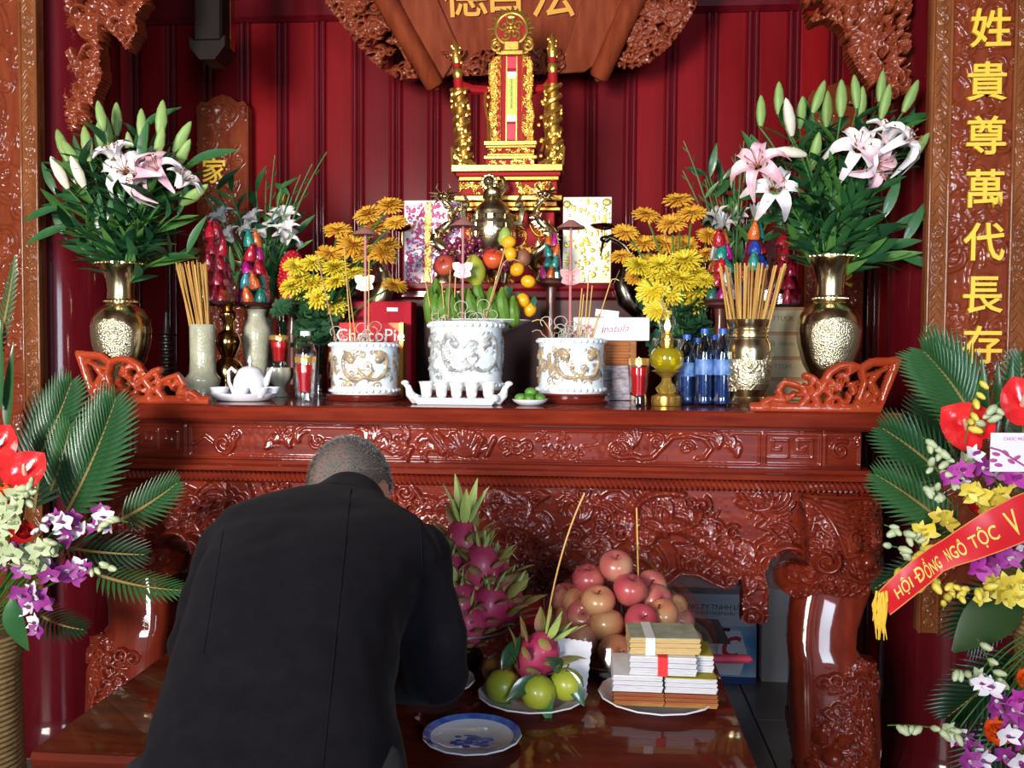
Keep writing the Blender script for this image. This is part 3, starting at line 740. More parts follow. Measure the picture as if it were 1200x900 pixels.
# ---- big brass vases for the lilies
def brass_vase(label, px, ytop, Y):
    h = H(px, ytop, Y); t = thing('brass_vase', label, 'vase', put(px, Y), group=None); k = h/0.447
    body = [(0.0, 0), (0.062, 0), (0.066, 0.008), (0.060, 0.02), (0.045, 0.035), (0.044, 0.05), (0.056, 0.075), (0.078, 0.12), (0.094, 0.18), (0.098, 0.225), (0.092, 0.262), (0.075, 0.29), (0.052, 0.306), (0.047, 0.312)]
    neck = [(0.046, 0.312), (0.052, 0.316), (0.052, 0.322), (0.045, 0.328), (0.043, 0.35), (0.045, 0.385), (0.055, 0.415), (0.070, 0.436), (0.078, 0.443), (0.078, 0.449), (0.066, 0.445), (0.045, 0.41), (0.030, 0.36), (0.0, 0.35)]
    sc = lambda p: [(r_*k, z*k) for r_, z in p]
    obj('vase_body', MB().lathe(sc(body), 40), BRASS, t, label='polished brass body')
    # embossed medallions front and back on the belly
    for a0 in (-PI/2, PI/2):
        P = []
        for i in range(13):
            z = 0.095+0.165*i/12; row_ = []
            wd = 0.92*math.sqrt(max(0.0, 1-((i-6)/6.2)**4))
            for j in range(21):
                a = a0+wd*(j-10)/10; rr = np.interp(z, [b[1] for b in body], [b[0] for b in body])+0.0025
                if i in (0, 12) or j in (0, 20): rr -= 0.003
                row_.append((rr*k*math.cos(a), rr*k*math.sin(a), z*k))
            P.append(row_)
        obj('embossed_medallion', MB().grid(P), BRASS_EMB, t)
    obj('vase_neck', MB().lathe(sc(neck), 40), BRASS, t)
    bd = MB()
    for q in range(28):
        a = 2*PI*q/28; bd.ball((0.079*k*math.cos(a), 0.079*k*math.sin(a), 0.446*k), 0.0052*k, 4, 6)
        bd.ball((0.0525*k*math.cos(a), 0.0525*k*math.sin(a), 0.319*k), 0.004*k, 4, 6)
    obj('beaded_rim', bd, BRASS, t, kind='stuff')
    return t
brass_vase('tall brass vase of lilies on the altar near the white teapot', 143, 309, 2.92)
brass_vase('tall brass vase of lilies on the altar beside the stacked cardboard boxes', 970, 301, 3.02)

# ---- porcelain incense bowls with dragons
PORC = mat('pale_blue_porcelain', (0.62, 0.74, 0.84), 0.12, coat=0.7, col2=(0.80, 0.84, 0.86), nscale=14)
DRAGON = mat('dragon_glaze', (0.20, 0.17, 0.14), 0.2, coat=0.6, col2=(0.48, 0.34, 0.18), nscale=45)
DRAGON_G = mat('dragon_glaze_grey', (0.22, 0.22, 0.22), 0.2, coat=0.6, col2=(0.50, 0.50, 0.48), nscale=45)
RIMGLZ = mat('rim_glaze', (0.42, 0.44, 0.44), 0.2, coat=0.6, col2=(0.7, 0.72, 0.72), nscale=60)
ASH = mat('incense_ash', (0.25, 0.23, 0.21), 0.95, col2=(0.35, 0.33, 0.3), nscale=60)
def wrap(R, a0, dz, off=0.0):
    def f(V):
        a = a0+(V[:, 0])/R; rr = R+off-V[:, 1]
        return np.stack([rr*np.cos(a), rr*np.sin(a), V[:, 2]+dz], 1)
    return f
def incense_bowl(label, px, wpx, ytop, ybase, Y, seed, based=True, drg=None):
    t = thing('incense_bowl', label, 'incense bowl', put(px, Y))
    R = wpx*mpp(Y)/2; zb = H(px, ybase, Y-R*1.1)-0.0 if based else 0.004; zb = max(zb, 0.0); zt = H(px, ytop, Y-R); h = zt-zb
    prof = [(0, zb), (R*0.96, zb), (R*1.0, zb+0.006), (R*1.0, zb+h*0.10), (R*0.965, zb+h*0.14), (R*0.965, zb+h*0.86), (R*0.985, zb+h*0.90), (R*1.01, zb+h*0.92), (R*1.02, zt-0.003), (R*1.0, zt), (R*0.93, zt-0.004), (R*0.92, zt-0.02), (0, zt-0.014)]
    obj('bowl_body', MB().lathe(prof, 48), PORC, t)
    obj('ash_bed', MB().lathe([(0, zt-0.002), (R*0.5, zt-0.004), (R*0.90, zt-0.012)], 24), ASH, t)
    r = random.Random(seed); Lc = 2*PI*R; c = Carve(Lc, h*0.70, 0.0028); hh = h*0.70
    c.scatter(r, 0.013, 0.0035, kinds='ccpk', dens=0.55)
    for q in range(3):                                     # dragons chasing a pearl
        x0 = Lc*(q/3)
        for sg in (-1, 1):
            b = []
            for i in range(46):
                t_ = i/45; an = 0.6+t_*5.4; rr_ = 0.42*hh*(1-.35*t_)
                b.append(((x0+sg*(0.045+0.055*t_*1.1+0.26*hh*math.cos(an))) % Lc, hh*.5+rr_*math.sin(an)))
            for i, (x, z) in enumerate(b):
                c.dab(x, z, 0.0088*(1-i/80), 0.006)
                if i % 2: c.dab(x+.002, z+0.002, 0.0036, 0.0085)
                if i % 5 == 0: c.plume(x, z, 0.020, r.uniform(0, 6), 1.2, 3, 0.0022, 0.005)
            hx_, hz0 = b[0]; c.dab(hx_, hz0, 0.013, 0.009); c.dab(hx_-sg*.010, hz0+.003, 0.008, 0.009); c.plume(hx_, hz0, .026, 1.57+sg*.6, sg, 4, .0025, .007)
        c.flower(x0, hh*0.5, 0.013, 8, 0.007)
    link('dragon_relief', c.mesh('dragon_relief', drg or DRAGON_G, thresh=0.002, fmap=wrap(R*0.965, -2.4, zb+h*0.15, -0.0005)), t)
    for z0_, n_, s_ in ((zb+h*0.90, 34, 0.006), (zb+h*0.02, 34, 0.006)):
        m = MB()
        for q in range(n_):
            a = 2*PI*q/n_; m.ball((R*1.012*math.cos(a), R*1.012*math.sin(a), z0_+h*0.045), (s_*0.9, s_*0.9, h*0.035), 4, 6)
        obj('lappet_band', m, RIMGLZ, t, kind='stuff')
    if based:
        obj('wooden_base', MB().lathe([(0, 0), (R*1.12, 0), (R*1.16, zb*0.25), (R*1.08, zb*0.45), (R*1.06, zb*0.6), (R*1.14, zb*0.8), (R*1.12, zb), (0, zb)], 40), mat('red_wood_base', (0.13, 0.014, 0.008), 0.25, coat=0.8), t, label='turned dark red wooden base')
    t['_top'] = zt
    return t, R, zt
b1 = incense_bowl('pale blue porcelain incense bowl in front of the red snack box', 427, 81, 401, 463, 2.90, 1, True, DRAGON)
b2 = incense_bowl('tallest porcelain incense bowl, pale blue with grey dragons, in the middle of the altar', 546, 88, 376, 458, 2.94, 2)
b3 = incense_bowl('pale blue porcelain incense bowl in front of the white oblong box', 669, 79, 396, 462, 2.90, 3, True, DRAGON)

# ---- boat-shaped tray with five cups
GREYCUP = mat('grey_flecked_porcelain', (0.55, 0.55, 0.55), 0.2, coat=0.6, col2=(0.8, 0.8, 0.8), nscale=70)
t = thing('cup_tray', 'white boat shaped tray with upturned ends in front of the tallest incense bowl', 'tray', put(535, 2.70))
s_ = mpp(2.7)
obj('tray_plate', MB().box(-46*s_, 46*s_, -0.045, 0.045, 0.0, 0.02, 0.006), WHITE, t, smooth=False)
for sg in (-1, 1):
    obj('dragon_end', MB().tube([(sg*40*s_, 0, 0.012), (sg*50*s_, 0, 0.014), (sg*56*s_, 0, 0.03), (sg*58*s_, 0, 0.05), (sg*63*s_, 0, 0.062)], [0.012, 0.016, 0.013, 0.009, 0.006], 10).ball((sg*62*s_, 0, 0.062), (0.012, 0.008, 0.008)).ball((sg*47*s_, -0.03, 0.02), 0.012), GREYCUP, t)
for i, dx in enumerate((-36, -18, 0, 18, 38)):
    cu = link('offering_cup', MB().lathe([(0, 0), (0.013, 0), (0.016, 0.008), (0.017, 0.02), (0.022, 0.042), (0.0245, 0.046), (0.022, 0.046), (0.014, 0.02), (0, 0.014)], 20).mesh('offering_cup', GREYCUP) if i == 0 else bpy.data.meshes['offering_cup'])
    p = put(535, 2.70); cu.location = (p[0]+dx*s_, 2.70, ZT+0.0205)
    tag(cu, 'small grey-white wine cup, %s on the boat shaped tray' % ('first counted from the candles', 'second counted from the candles', 'middle one', 'fourth counted from the candles', 'last, beside the betel dish')[i], 'cup', 'wine cups on the boat tray')

# ---- tea set
t = thing('tea_tray', 'white oval porcelain tray under the teapot', 'tray', put(285, 2.76)); s_ = mpp(2.76)
obj('tray_dish', MB().lathe([(0, 0), (30*s_, 0), (33*s_, 0.004), (41*s_, 0.020), (42*s_, 0.024), (40*s_, 0.024), (33*s_, 0.009), (0, 0.007)], 36, Matrix.Diagonal((1, 0.8, 1, 1))), WHITE, t)
tx, ty, tz = put(291, 2.79); k = mpp(2.79)
t = thing('teapot', 'white porcelain teapot standing on the oval tray', 'teapot', (tx, ty+0.015, tz+0.0085))
hb = 38*k
obj('teapot_body', MB().lathe([(0, 0), (16*k, 0), (18*k, 0.004), (20*k, hb*0.35), (19*k, hb*0.55), (15*k, hb*0.78), (9*k, hb*0.88), (0, hb*0.88)], 32), WHITE, t)
lid = obj('teapot_lid', MB().lathe([(15*k, hb*0.80), (13*k, hb*0.88), (8*k, hb*0.96), (0, hb*1.0)], 28), WHITE, t)
obj('lid_knob', MB().lathe([(0.004, hb*0.98), (0.003, hb*1.05), (0.008, hb*1.12), (0.006, hb*1.2), (0.002, hb*1.32), (0, hb*1.33)], 14), WHITE, lid)
obj('spout', MB().tube([(14*k, 0, hb*0.3), (20*k, 0, hb*0.45), (24*k, 0, hb*0.75), (29*k, 0, hb*0.95)], [0.014, 0.011, 0.008, 0.005], 12), WHITE, t)
obj('handle', MB().tube([(-17*k, 0, hb*0.78), (-23*k, 0, hb*0.92), (-27*k, 0, hb*0.8), (-26*k, 0, hb*0.45), (-22*k, 0, hb*0.25), (-18*k, 0, hb*0.25)], 0.0055, 10), WHITE, t)
cupme = MB().lathe([(0, 0), (0.013, 0), (0.014, 0.003), (0.024, 0.012), (0.029, 0.026), (0.0295, 0.030), (0.027, 0.030), (0.020, 0.012), (0, 0.008)], 24).mesh('tea_cup', WHITE)
for i, (px, Y) in enumerate(((257, 2.735), (281, 2.715), (304, 2.718), (317, 2.765))):
    p = at(px, 460, Y); o = link('tea_cup', cupme, None, T((p.x, Y, ZT+0.0115)))
    tag(o, 'white tea cup on the oval tray, %s' % ('below the teapot handle', 'in front of the teapot belly', 'in front of the spout', 'behind the row, beside the red candle glass')[i], 'cup', 'tea cups on the oval tray')

# ---- dark turned candlestick, cream incense holder
p = put(196, 3.0); h = H(196, 366, 3.0)
t = thing('wooden_candlestick', 'dark turned wooden candlestick beside the cream incense holder', 'candlestick', p)
pr = [(0, 0), (0.05, 0), (0.055, 0.015), (0.035, 0.05), (0.02, 0.07)]
for i in range(6): z = 0.08+i*0.022; pr += [(0.014, z), (0.022, z+0.006), (0.022, z+0.010), (0.014, z+0.016)]
obj('turned_stem', MB().lathe(pr+[(0.012, h*0.78), (0.009, h*0.9), (0.006, h), (0, h)], 20), BLACKWOOD, t)
obj('drip_disc', MB().lathe([(0, h*0.72), (0.045, h*0.725), (0.05, h*0.735), (0, h*0.745)], 24), BLACKWOOD, t)
CREAM = mat('cream_celadon', (0.34, 0.33, 0.23), 0.25, coat=0.5, col2=(0.44, 0.43, 0.31), nscale=25, bump=0.6, bscale=110, bdist=0.003)
Yc = 2.93; p = put(238, Yc); h = H(238, 380, Yc-0.03); k = mpp(Yc)
holder = thing('incense_holder', 'cream celadon cylinder holding unlit incense sticks', 'holder', p)
obj('holder_body', MB().lathe([(0, 0), (20*k, 0), (20*k, h*.12), (19*k, h*.14), (21*k, h*.22), (20.5*k, h*.26), (16*k, h*.33), (15*k, h*.5), (15.5*k, h*.96), (16.5*k, h), (14*k, h), (13*k, h*.6), (0, h*.55)], 32), CREAM, holder)
stick_cols = [mat('incense_tan', (0.50, 0.27, 0.06), 0.8), mat('incense_ochre', (0.42, 0.22, 0.05), 0.8), mat('incense_pale', (0.58, 0.34, 0.10), 0.8)]
def sticks(Y, zb, zt, xb, xt, n, seed, label, group, rad=0.0022, yb=0.02):
    r = random.Random(seed)
    mes = [MB().tube([(0, 0, 0), (0, 0, 1)], rad, 6).mesh('incense_stick', m) for m in stick_cols]
    for i in range(n):
        u = (i+0.5)/n; u2 = min(1, max(0, u+r.uniform(-.06, .06)))
        a = Vector((xb[0]+(xb[1]-xb[0])*u, Y+r.uniform(-yb, yb), zb)); b = Vector((xt[0]+(xt[1]-xt[0])*u2, Y+r.uniform(-yb, yb)*1.6, zt+r.uniform(-0.012, 0.006)))
        o = link('incense_stick', mes[i % 3], None, orientz(a, b-a, (1, 1, (b-a).length))); tag(o, label, 'incense', group)
X_ = lambda px, Y: at(px, 400, Y).x
sticks(Yc, ZT+h*0.57, hz(222, 306, Yc), (X_(230, Yc), X_(247, Yc)), (X_(204, Yc), X_(241, Yc)), 26, 1, 'unlit tan incense stick in the cream celadon cylinder', 'incense sticks in the cream cylinder')

# ---- brass baluster stand and celadon vase carrying candy towers
Yb_ = 3.02; p = put(268, Yb_); h1 = H(268, 357, Yb_); k = mpp(Yb_)
t = thing('brass_stand', 'brown brass baluster stand under the red sweet tower', 'stand', p)
pr = [(0, 0), (17*k, 0), (18*k, .03*h1), (15*k, .12*h1), (17*k, .2*h1), (18*k, .30*h1), (13*k, .38*h1), (8*k, .42*h1), (10*k, .46*h1), (14*k, .55*h1), (15*k, .60*h1), (12*k, .68*h1), (7*k, .72*h1), (6*k, .8*h1), (10*k, .86*h1), (10*k, .90*h1), (6*k, .94*h1), (9*k, .97*h1), (21*k, .985*h1), (22*k, h1), (0, h1)]
obj('stand_stem', MB().lathe(pr, 30), BRASS_BROWN, t)
Yv = 3.14; p = put(301, Yv); h2 = H(301, 358, Yv); k = mpp(Yv)
t = thing('celadon_vase', 'cream celadon vase with a dark dish on its mouth', 'vase', p)
obj('vase_body', MB().lathe([(0, 0), (12*k, 0), (12.5*k, .04*h2), (11*k, .1*h2), (13*k, .3*h2), (17*k, .62*h2), (16.5*k, .74*h2), (12*k, .84*h2), (10.5*k, .88*h2), (11*k, .93*h2), (13*k, .955*h2), (0, .955*h2)], 32), CREAM, t)
obj('dark_dish', MB().lathe([(0, .957*h2), (13*k, .957*h2), (20*k, .985*h2), (21*k, h2), (19*k, h2), (0, .975*h2)], 28), DARKWOOD, t)

# ---- glasses with red wax
REDGLASS = mat('red_candle_wax', (0.55, 0.008, 0.01), 0.12, coat=1.0, sub=0.0)
FLAME = mat('lit_wick', (1.0, 0.62, 0.22), 0.5, emit=6.0)
AMBERRIM = mat('gold_rim', (0.8, 0.45, 0.12), 0.2, metal=0.7)
def red_candle(label, px, ytop, ybase_z, Y, wtop, wbot, lit=True):
    k = mpp(Y); t = thing('candle_glass', label, 'candle', put(px, Y, ybase_z)); h = H(px, ytop, Y, ybase_z); a, b = wtop*k/2, wbot*k/2
    flute = lambda an, z: 1+0.035*math.cos(an*10)
    obj('glass_cup', MB().lathe([(0, 0), (b*0.95, 0), (b, h*.03), (b*.96, h*.2), ((a+b)/2*.98, h*.55), (a, h*.97), (a, h), (a*.94, h), ((a+b)/2*.9, h*.55), (b*.88, h*.22), (0, h*.16)], 30, rfun=flute), GLASS, t)
    obj('red_wax', MB().lathe([(0, h*.17), (b*.86, h*.225), ((a+b)/2*.885, h*.55), (a*.90, h*.80), (a*.87, h*.82), (0, h*.80)], 30, rfun=flute), REDGLASS, t, label='red wax filling the glass')
    obj('gilt_rim', MB().lathe([(a*1.01, h*.86), (a*1.025, h*.99), (a*1.0, h*1.003), (a*1.0, h*.86)], 30), AMBERRIM, t)
    if lit: obj('flame', MB().lathe([(0, h*.80), (0.004, h*.84), (0.0055, h*.90), (0.003, h*.98), (0, h*1.04)], 10), FLAME, t, label='small lit flame')
    return t
# lotus stand
Yl = 3.0; k = mpp(Yl); zl = hz(328, 432, Yl)-ZT
t = thing('lotus_stand', 'cream lotus shaped stand under a red candle glass', 'stand', put(328, Yl))
petal = lambda an, z: 1+(0.08*abs(math.sin(an*4)) if z > zl*0.5 else 0)
obj('lotus_cup', MB().lathe([(0, 0), (10*k, 0), (11*k, zl*.08), (7*k, zl*.18), (6*k, zl*.3), (9*k, zl*.45), (14*k, zl*.65), (15*k, zl*.85), (14*k, zl*1.04), (12*k, zl*1.0), (0, zl*0.98)], 40, rfun=petal), mat('cream_ceramic', (0.45, 0.42, 0.32), 0.3, coat=0.5), t)
red_candle('lit red candle glass standing on the cream lotus stand', 328, 393, ZT+zl+0.001, Yl, 24, 18)
red_candle('lit red candle glass on the altar edge beside the tea tray', 358, 418, ZT, 2.74, 25, 20)
red_candle('lit red candle glass on the altar edge beside the oil lamp', 748, 420, ZT, 2.74, 25, 20)

# ---- clear bottle with white cap, glass chrysanthemum vases
PET = film('clear_plastic', (0.92, 0.94, 0.96), 0.35)
def bottle(label, px, ytop, Y, wpx, matl, capm, group=None, band=None):
    k = mpp(Y); R = wpx*k/2; h = H(px, ytop, Y); t = thing('water_bottle', label, 'bottle', put(px, Y), group=group)
    pr = [(0, 0.003), (R*.9, 0), (R, .03*h)]
    for i in range(6): z = .08+.08*i; pr += [(R, z*h), (R*.95, (z+.04)*h)]
    pr += [(R, .58*h), (R*.98, .70*h), (R*.75, .80*h), (R*.42, .88*h), (R*.38, .92*h), (R*.38, .93*h)]
    obj('bottle_body', MB().lathe(pr, 22), matl, t)
    obj('cap', MB().lathe([(0, .93*h), (R*.46, .93*h), (R*.46, .995*h), (R*.42, h), (0, h)], 18), capm, t)
    if band: obj('label_band', MB().lathe([(R*1.01, .40*h), (R*1.01, .60*h)], 22), band, t)
    obj('water', MB().lathe([(0, 0.006), (R*.88, 0.006), (R*.9, .1*h), (R*.9, .66*h), (0, .66*h)], 18), mat('bottle_water_'+matl.name, (0.55, 0.62, 0.75) if matl is PET else (0.10, 0.20, 0.42), 0.05, trans=0.75, ior=1.33), t)
    return t
bottle('clear plastic bottle with a white cap behind the red candle glasses', 358, 388, 2.90, 27, PET, WHITE)
BLUEPET = film('blue_plastic', (0.45, 0.62, 0.90), 0.45, 0.06)
BLUECAP = mat('blue_cap', (0.02, 0.09, 0.42), 0.35)
BLUEBAND = mat('blue_label', (0.02, 0.10, 0.36), 0.4, col2=(0.18, 0.30, 0.55), nscale=30)
for i, (px, yt, Y) in enumerate(((825, 385, 2.80), (846, 385, 2.79), (804, 392, 2.84), (836, 392, 2.88), (816, 396, 2.92))):
    bottle('blue plastic water bottle, %s' % ('in front, second from the brass cylinder', 'in front, next to the brass cylinder', 'closest of the row to the oil lamp', 'in the back row near the brass cylinder', 'in the back row near the oil lamp')[i], px, yt, Y, 21, BLUEPET, BLUECAP, 'blue water bottles', BLUEBAND)

# ---- oil lamp
Yo = 2.76; k = mpp(Yo); t = thing('oil_lamp', 'lit glass oil lamp with yellow oil on a brass foot', 'lamp', put(781, Yo)); ho = H(781, 370, Yo)
y2 = lambda py: (475-py)/(475-370)*ho
AMBER = mat('amber_glass', (0.85, 0.55, 0.10), 0.05, trans=0.75, ior=1.4)
OIL = mat('yellow_oil', (0.62, 0.46, 0.015), 0.05, trans=0.6, ior=1.4, coat=0.8)
obj('lamp_foot', MB().lathe([(0, 0), (16*k, 0), (17*k, y2(470)), (16*k, y2(464)), (9*k, y2(461)), (0, y2(461))], 28, rfun=lambda a, z: 1+0.05*math.cos(a*12)), GOLD, t)
obj('lamp_stem', MB().lathe([(9*k, y2(461)), (12*k, y2(455)), (6*k, y2(448)), (5*k, y2(443)), (12*k, y2(437)), (18*k, y2(435)), (10*k, y2(432))], 24, rfun=lambda a, z: 1+0.08*math.cos(a*8)), AMBER, t)
obj('oil_font', MB().lathe([(0, y2(436)), (10*k, y2(435)), (18*k, y2(428)), (20*k, y2(420)), (18*k, y2(412)), (14*k, y2(408)), (0, y2(408))], 28), OIL, t, label='bowl of yellow oil')
obj('font_collar', MB().lathe([(14*k, y2(409)), (17*k, y2(405)), (17.5*k, y2(398)), (15*k, y2(396)), (15*k, y2(399)), (6*k, y2(399))], 28), GLASS, t)
obj('burner', MB().lathe([(0, y2(408)), (7*k, y2(408)), (8*k, y2(400)), (6*k, y2(394)), (7*k, y2(391)), (4*k, y2(390)), (0, y2(389))], 20), GOLD, t)
obj('chimney', MB().lathe([(5.5*k, y2(391)), (8*k, y2(386)), (10*k, y2(378.5)), (9*k, y2(374)), (6*k, y2(368)), (5.5*k, y2(364)), (8*k, y2(357)), (10*k, y2(353))], 24, rfun=lambda a, z: 1+(0.06*math.cos(a*8) if z > y2(358) else 0)), film('chimney_glass', (0.97, 0.95, 0.93), 0.4), t)
obj('flame', MB().lathe([(0, y2(389)), (3*k, y2(386)), (4*k, y2(382)), (2*k, y2(376)), (0, y2(371))], 12), FLAME, t, label='bright flame inside the chimney')

# ---- brass incense cylinder
Yp = 2.80; k = mpp(Yp); h = H(876, 374, Yp-0.05)
t = thing('brass_cylinder', 'chased brass cylinder full of incense sticks', 'holder', put(876, Yp))
obj('cylinder_body', MB().lathe([(0, 0), (24*k, 0), (25*k, .03*h), (22*k, .07*h), (19*k, .11*h), (21*k, .18*h), (25*k, .40*h), (26*k, .62*h), (25*k, .72*h), (22.5*k, .76*h), (22*k, .80*h), (22*k, .90*h), (23.5*k, .93*h), (25*k, .98*h), (25.5*k, h), (22*k, h), (20*k, .7*h), (0, .6*h)], 40), BRASS, t)
c = Carve(2*PI*25*k, .50*h, 0.003); c.scatter(random.Random(3), 0.020, 0.0045, kinds='ccf', dens=2.0)
link('chased_relief', c.mesh('chased_relief', BRASS_EMB, fmap=lambda V: np.stack([(np.interp(V[:, 2]/h, [0, .08, .3, .5], [20.4*k, 23.2*k, 25.8*k, 25.2*k])-V[:, 1])*np.cos(V[:, 0]/(25*k)), (np.interp(V[:, 2]/h, [0, .08, .3, .5], [20.4*k, 23.2*k, 25.8*k, 25.2*k])-V[:, 1])*np.sin(V[:, 0]/(25*k)), V[:, 2]+.17*h], 1)), t)
for z in (.785, .83, .885, .955): obj('ring', MB().lathe([(22.2*k, z*h), (23.4*k, (z+.012)*h), (22.2*k, (z+.024)*h)], 40), BRASS, t)
sticks(Yp, ZT+h*0.63, hz(880, 310, Yp), (X_(858, Yp), X_(894, Yp)), (X_(836, Yp), X_(923, Yp)), 40, 2, 'unlit tan incense stick in the brass cylinder', 'incense sticks in the brass cylinder', 0.0026, 0.025)

# ---- small dish of betel and limes
t = thing('betel_dish', 'small white dish on the altar edge below the incense bowl', 'dish', put(621, 2.70)); k = mpp(2.7)
obj('dish_bowl', MB().lathe([(0, 0), (13*k, 0), (20*k, 0.012), (21.5*k, 0.018), (19*k, 0.018), (13*k, 0.006), (0, 0.005)], 28), WHITE, t)
LIME = mat('lime_green', (0.05, 0.17, 0.02), 0.4, col2=(0.10, 0.26, 0.03), nscale=30)
lime_me = MB().ball((0, 0, 0), (0.018, 0.015, 0.014), 8, 12).mesh('lime', LIME)
px0 = put(621, 2.70)
for i, (dx, dy, dz) in enumerate(((-0.028, 0.004, .020), (0.0, -0.012, .020), (0.028, 0.002, .020), (-0.012, 0.020, .020), (0.016, 0.022, .020), (0.002, 0.004, .038))):
    o = link('lime', lime_me, None, T((px0[0]+dx, px0[1]+dy, ZT+dz)) @ Matrix.Rotation(i*1.3, 4, 'Z')); tag(o, 'small green lime heaped on the white betel dish', 'lime', 'limes on the betel dish')

# ---- boxes
def carton(name, label, px0, px1, ytop, z, Y, depth, m, cat='box', rz=0.0, bev=0.002):
    xc = (at(px0, ytop, Y).x+at(px1, ytop, Y).x)/2; wd = at(px1, ytop, Y).x-at(px0, ytop, Y).x; h = hz((px0+px1)/2, ytop, Y)-z
    t = thing(name, label, cat, (xc, Y, z), rz)
    obj('carton', MB().box(-wd/2, wd/2, 0, depth, 0, h, bev), m, t, smooth=False)
    return t, wd, h
REDBOX = mat('red_snack_box', (0.42, 0.010, 0.025), 0.65, spec=0.1, col2=(0.55, 0.05, 0.05), nscale=9)
Yk = 3.06; t, wd, h = carton('snack_box', 'red snack box with white lettering behind an incense bowl', 397, 472, 378, ZT, Yk, 0.06, REDBOX)
text('lettering', 'ChocoPie', 0.060, PAPER, t, T((0, -0.002, h-0.042)), 0.001, 0.0)
obj('gold_edge', MB().box(wd/2-0.012, wd/2+0.0015, -0.0015, 0.061, 0.0, h), GOLD_DEEP, t, smooth=False)
obj('orange_corner', MB().prism([(wd/2-0.05, h-0.001), (wd/2-0.013, h-0.001), (wd/2-0.013, h-0.03)], -0.002, 0.0), mat('orange_print', (0.75, 0.18, 0.05), 0.5), t, smooth=False)
t, wd, h = carton('red_carton', 'flat red carton behind the snack box, with a white label', 412, 482, 353, ZT, 3.15, 0.10, mat('crimson_card', (0.36, 0.008, 0.02), 0.65, spec=0.15))
obj('paper_label', MB().box(0.02, 0.058, -0.002, 0, h-0.035, h-0.022), PAPER, t, smooth=False)
Yw = 3.0
# white oblong box on a stack
t1, w1, h1_ = carton('striped_packet', 'low silver striped packet at the bottom of the pile beside the incense bowl', 700, 746, 428, ZT, Yw, 0.12, mat('silver_stripes', (0.32, 0.29, 0.33), 0.4, metal=0.2, col2=(0.12, 0.08, 0.10), nscale=30, stretch=(1, 1, 4)))
z1 = ZT+h1_
t2, w2, h2_ = carton('paper_bundle', 'brown bundle of votive paper between packet and white box', 696, 746, 399.5, z1, Yw, 0.12, mat('brown_votive_paper', (0.22, 0.10, 0.03), 0.8, col2=(0.40, 0.15, 0.05), nscale=12, stretch=(1, 1, 20)))
for i in range(4): obj('paper_layer', MB().box(-w2/2-0.002, w2/2-0.02, -0.003, 0.12, h2_*(i+.15)/4, h2_*(i+.85)/4, 0.003), mat('rust_paper', (0.34, 0.10, 0.025), 0.8), t2, smooth=False)
z2 = z1+h2_+0.001
xa, xb = at(672, 385, Yw).x, at(761, 385, Yw).x
t3 = thing('white_box', 'white oblong box with pink script lying on the votive paper', 'box', ((xa+xb)/2, Yw-0.01, z2)); wd = xb-xa; h3 = hz(715, 372, Yw)-z2
obj('carton', MB().box(-wd/2, wd/2, 0, 0.10, 0, h3, 0.002), mat('glossy_white_card', (0.86, 0.84, 0.78), 0.4), t3, smooth=False)
PINKINK = mat('pink_ink', (0.45, 0.05, 0.18), 0.5)
text('lettering', 'inatula', 0.034, PINKINK, t3, T((0.012, -0.0005, h3*0.52)) @ Matrix.Rotation(-0.06, 4, 'Y'), 0.0008, 0.0, 0.3)
fl = MB(); rr = random.Random(5)
for i in range(9): fl.ball((-wd*0.36+rr.uniform(-.03, .03), -0.0005, h3*0.35+rr.uniform(-.016, .02)), (0.007, 0.0012, 0.006), 4, 8)
obj('printed_flowers', fl, mat('pink_print', (0.75, 0.12, 0.22), 0.5), t3)
pc = at(711, 367, Yw); cz = ZT+h1_+h2_+h3+0.002
cd_ = thing('name_card', 'small white card leaning on top of the white oblong box', 'card', (pc.x, Yw+0.02, cz), 0)
obj('card', MB().box(-0.038, 0.038, -0.001, 0.001, 0, 0.024, M=Matrix.Rotation(0.11, 4, 'Y') @ Matrix.Rotation(-0.2, 4, 'X')), PAPER, cd_, smooth=False)
# cardboard boxes at the lily end
CARD = mat('cream_cardboard', (0.47, 0.38, 0.22), 0.8, col2=(0.52, 0.43, 0.26), nscale=8)
CARDEDGE = mat('orange_card_edge', (0.46, 0.20, 0.07), 0.7)
z = ZT; ys = [(443, 'lowest in the stack behind the brass cylinder'), (418.5, 'third from the top of the stack behind the brass cylinder'), (389.5, 'second from the top of the stack behind the brass cylinder'), (360, 'topmost of the stack, under the red sweet towers')]
for i, (yt, lab) in enumerate(ys):
    Yx = 3.14; t, wd, h = carton('cardboard_box', 'cream cardboard box, '+lab, 880+i, 950-i*2, yt, z, Yx, 0.16, CARD)
    obj('lid_edge', MB().box(-wd/2-0.001, wd/2+0.001, -0.0015, 0.16, h-0.010, h-0.001), CARDEDGE, t, smooth=False)
    for q in range(1):
        if i > 0: text('lettering', ('UTTUH', 'NSI  mmm', 'TTTTUUK')[i-1], 0.022, mat('card_print', (0.22, 0.16, 0.09), 0.8), t, T((0.0, -0.001, h*0.55)), 0.0006)
    z += h+0.001
ZBX = z

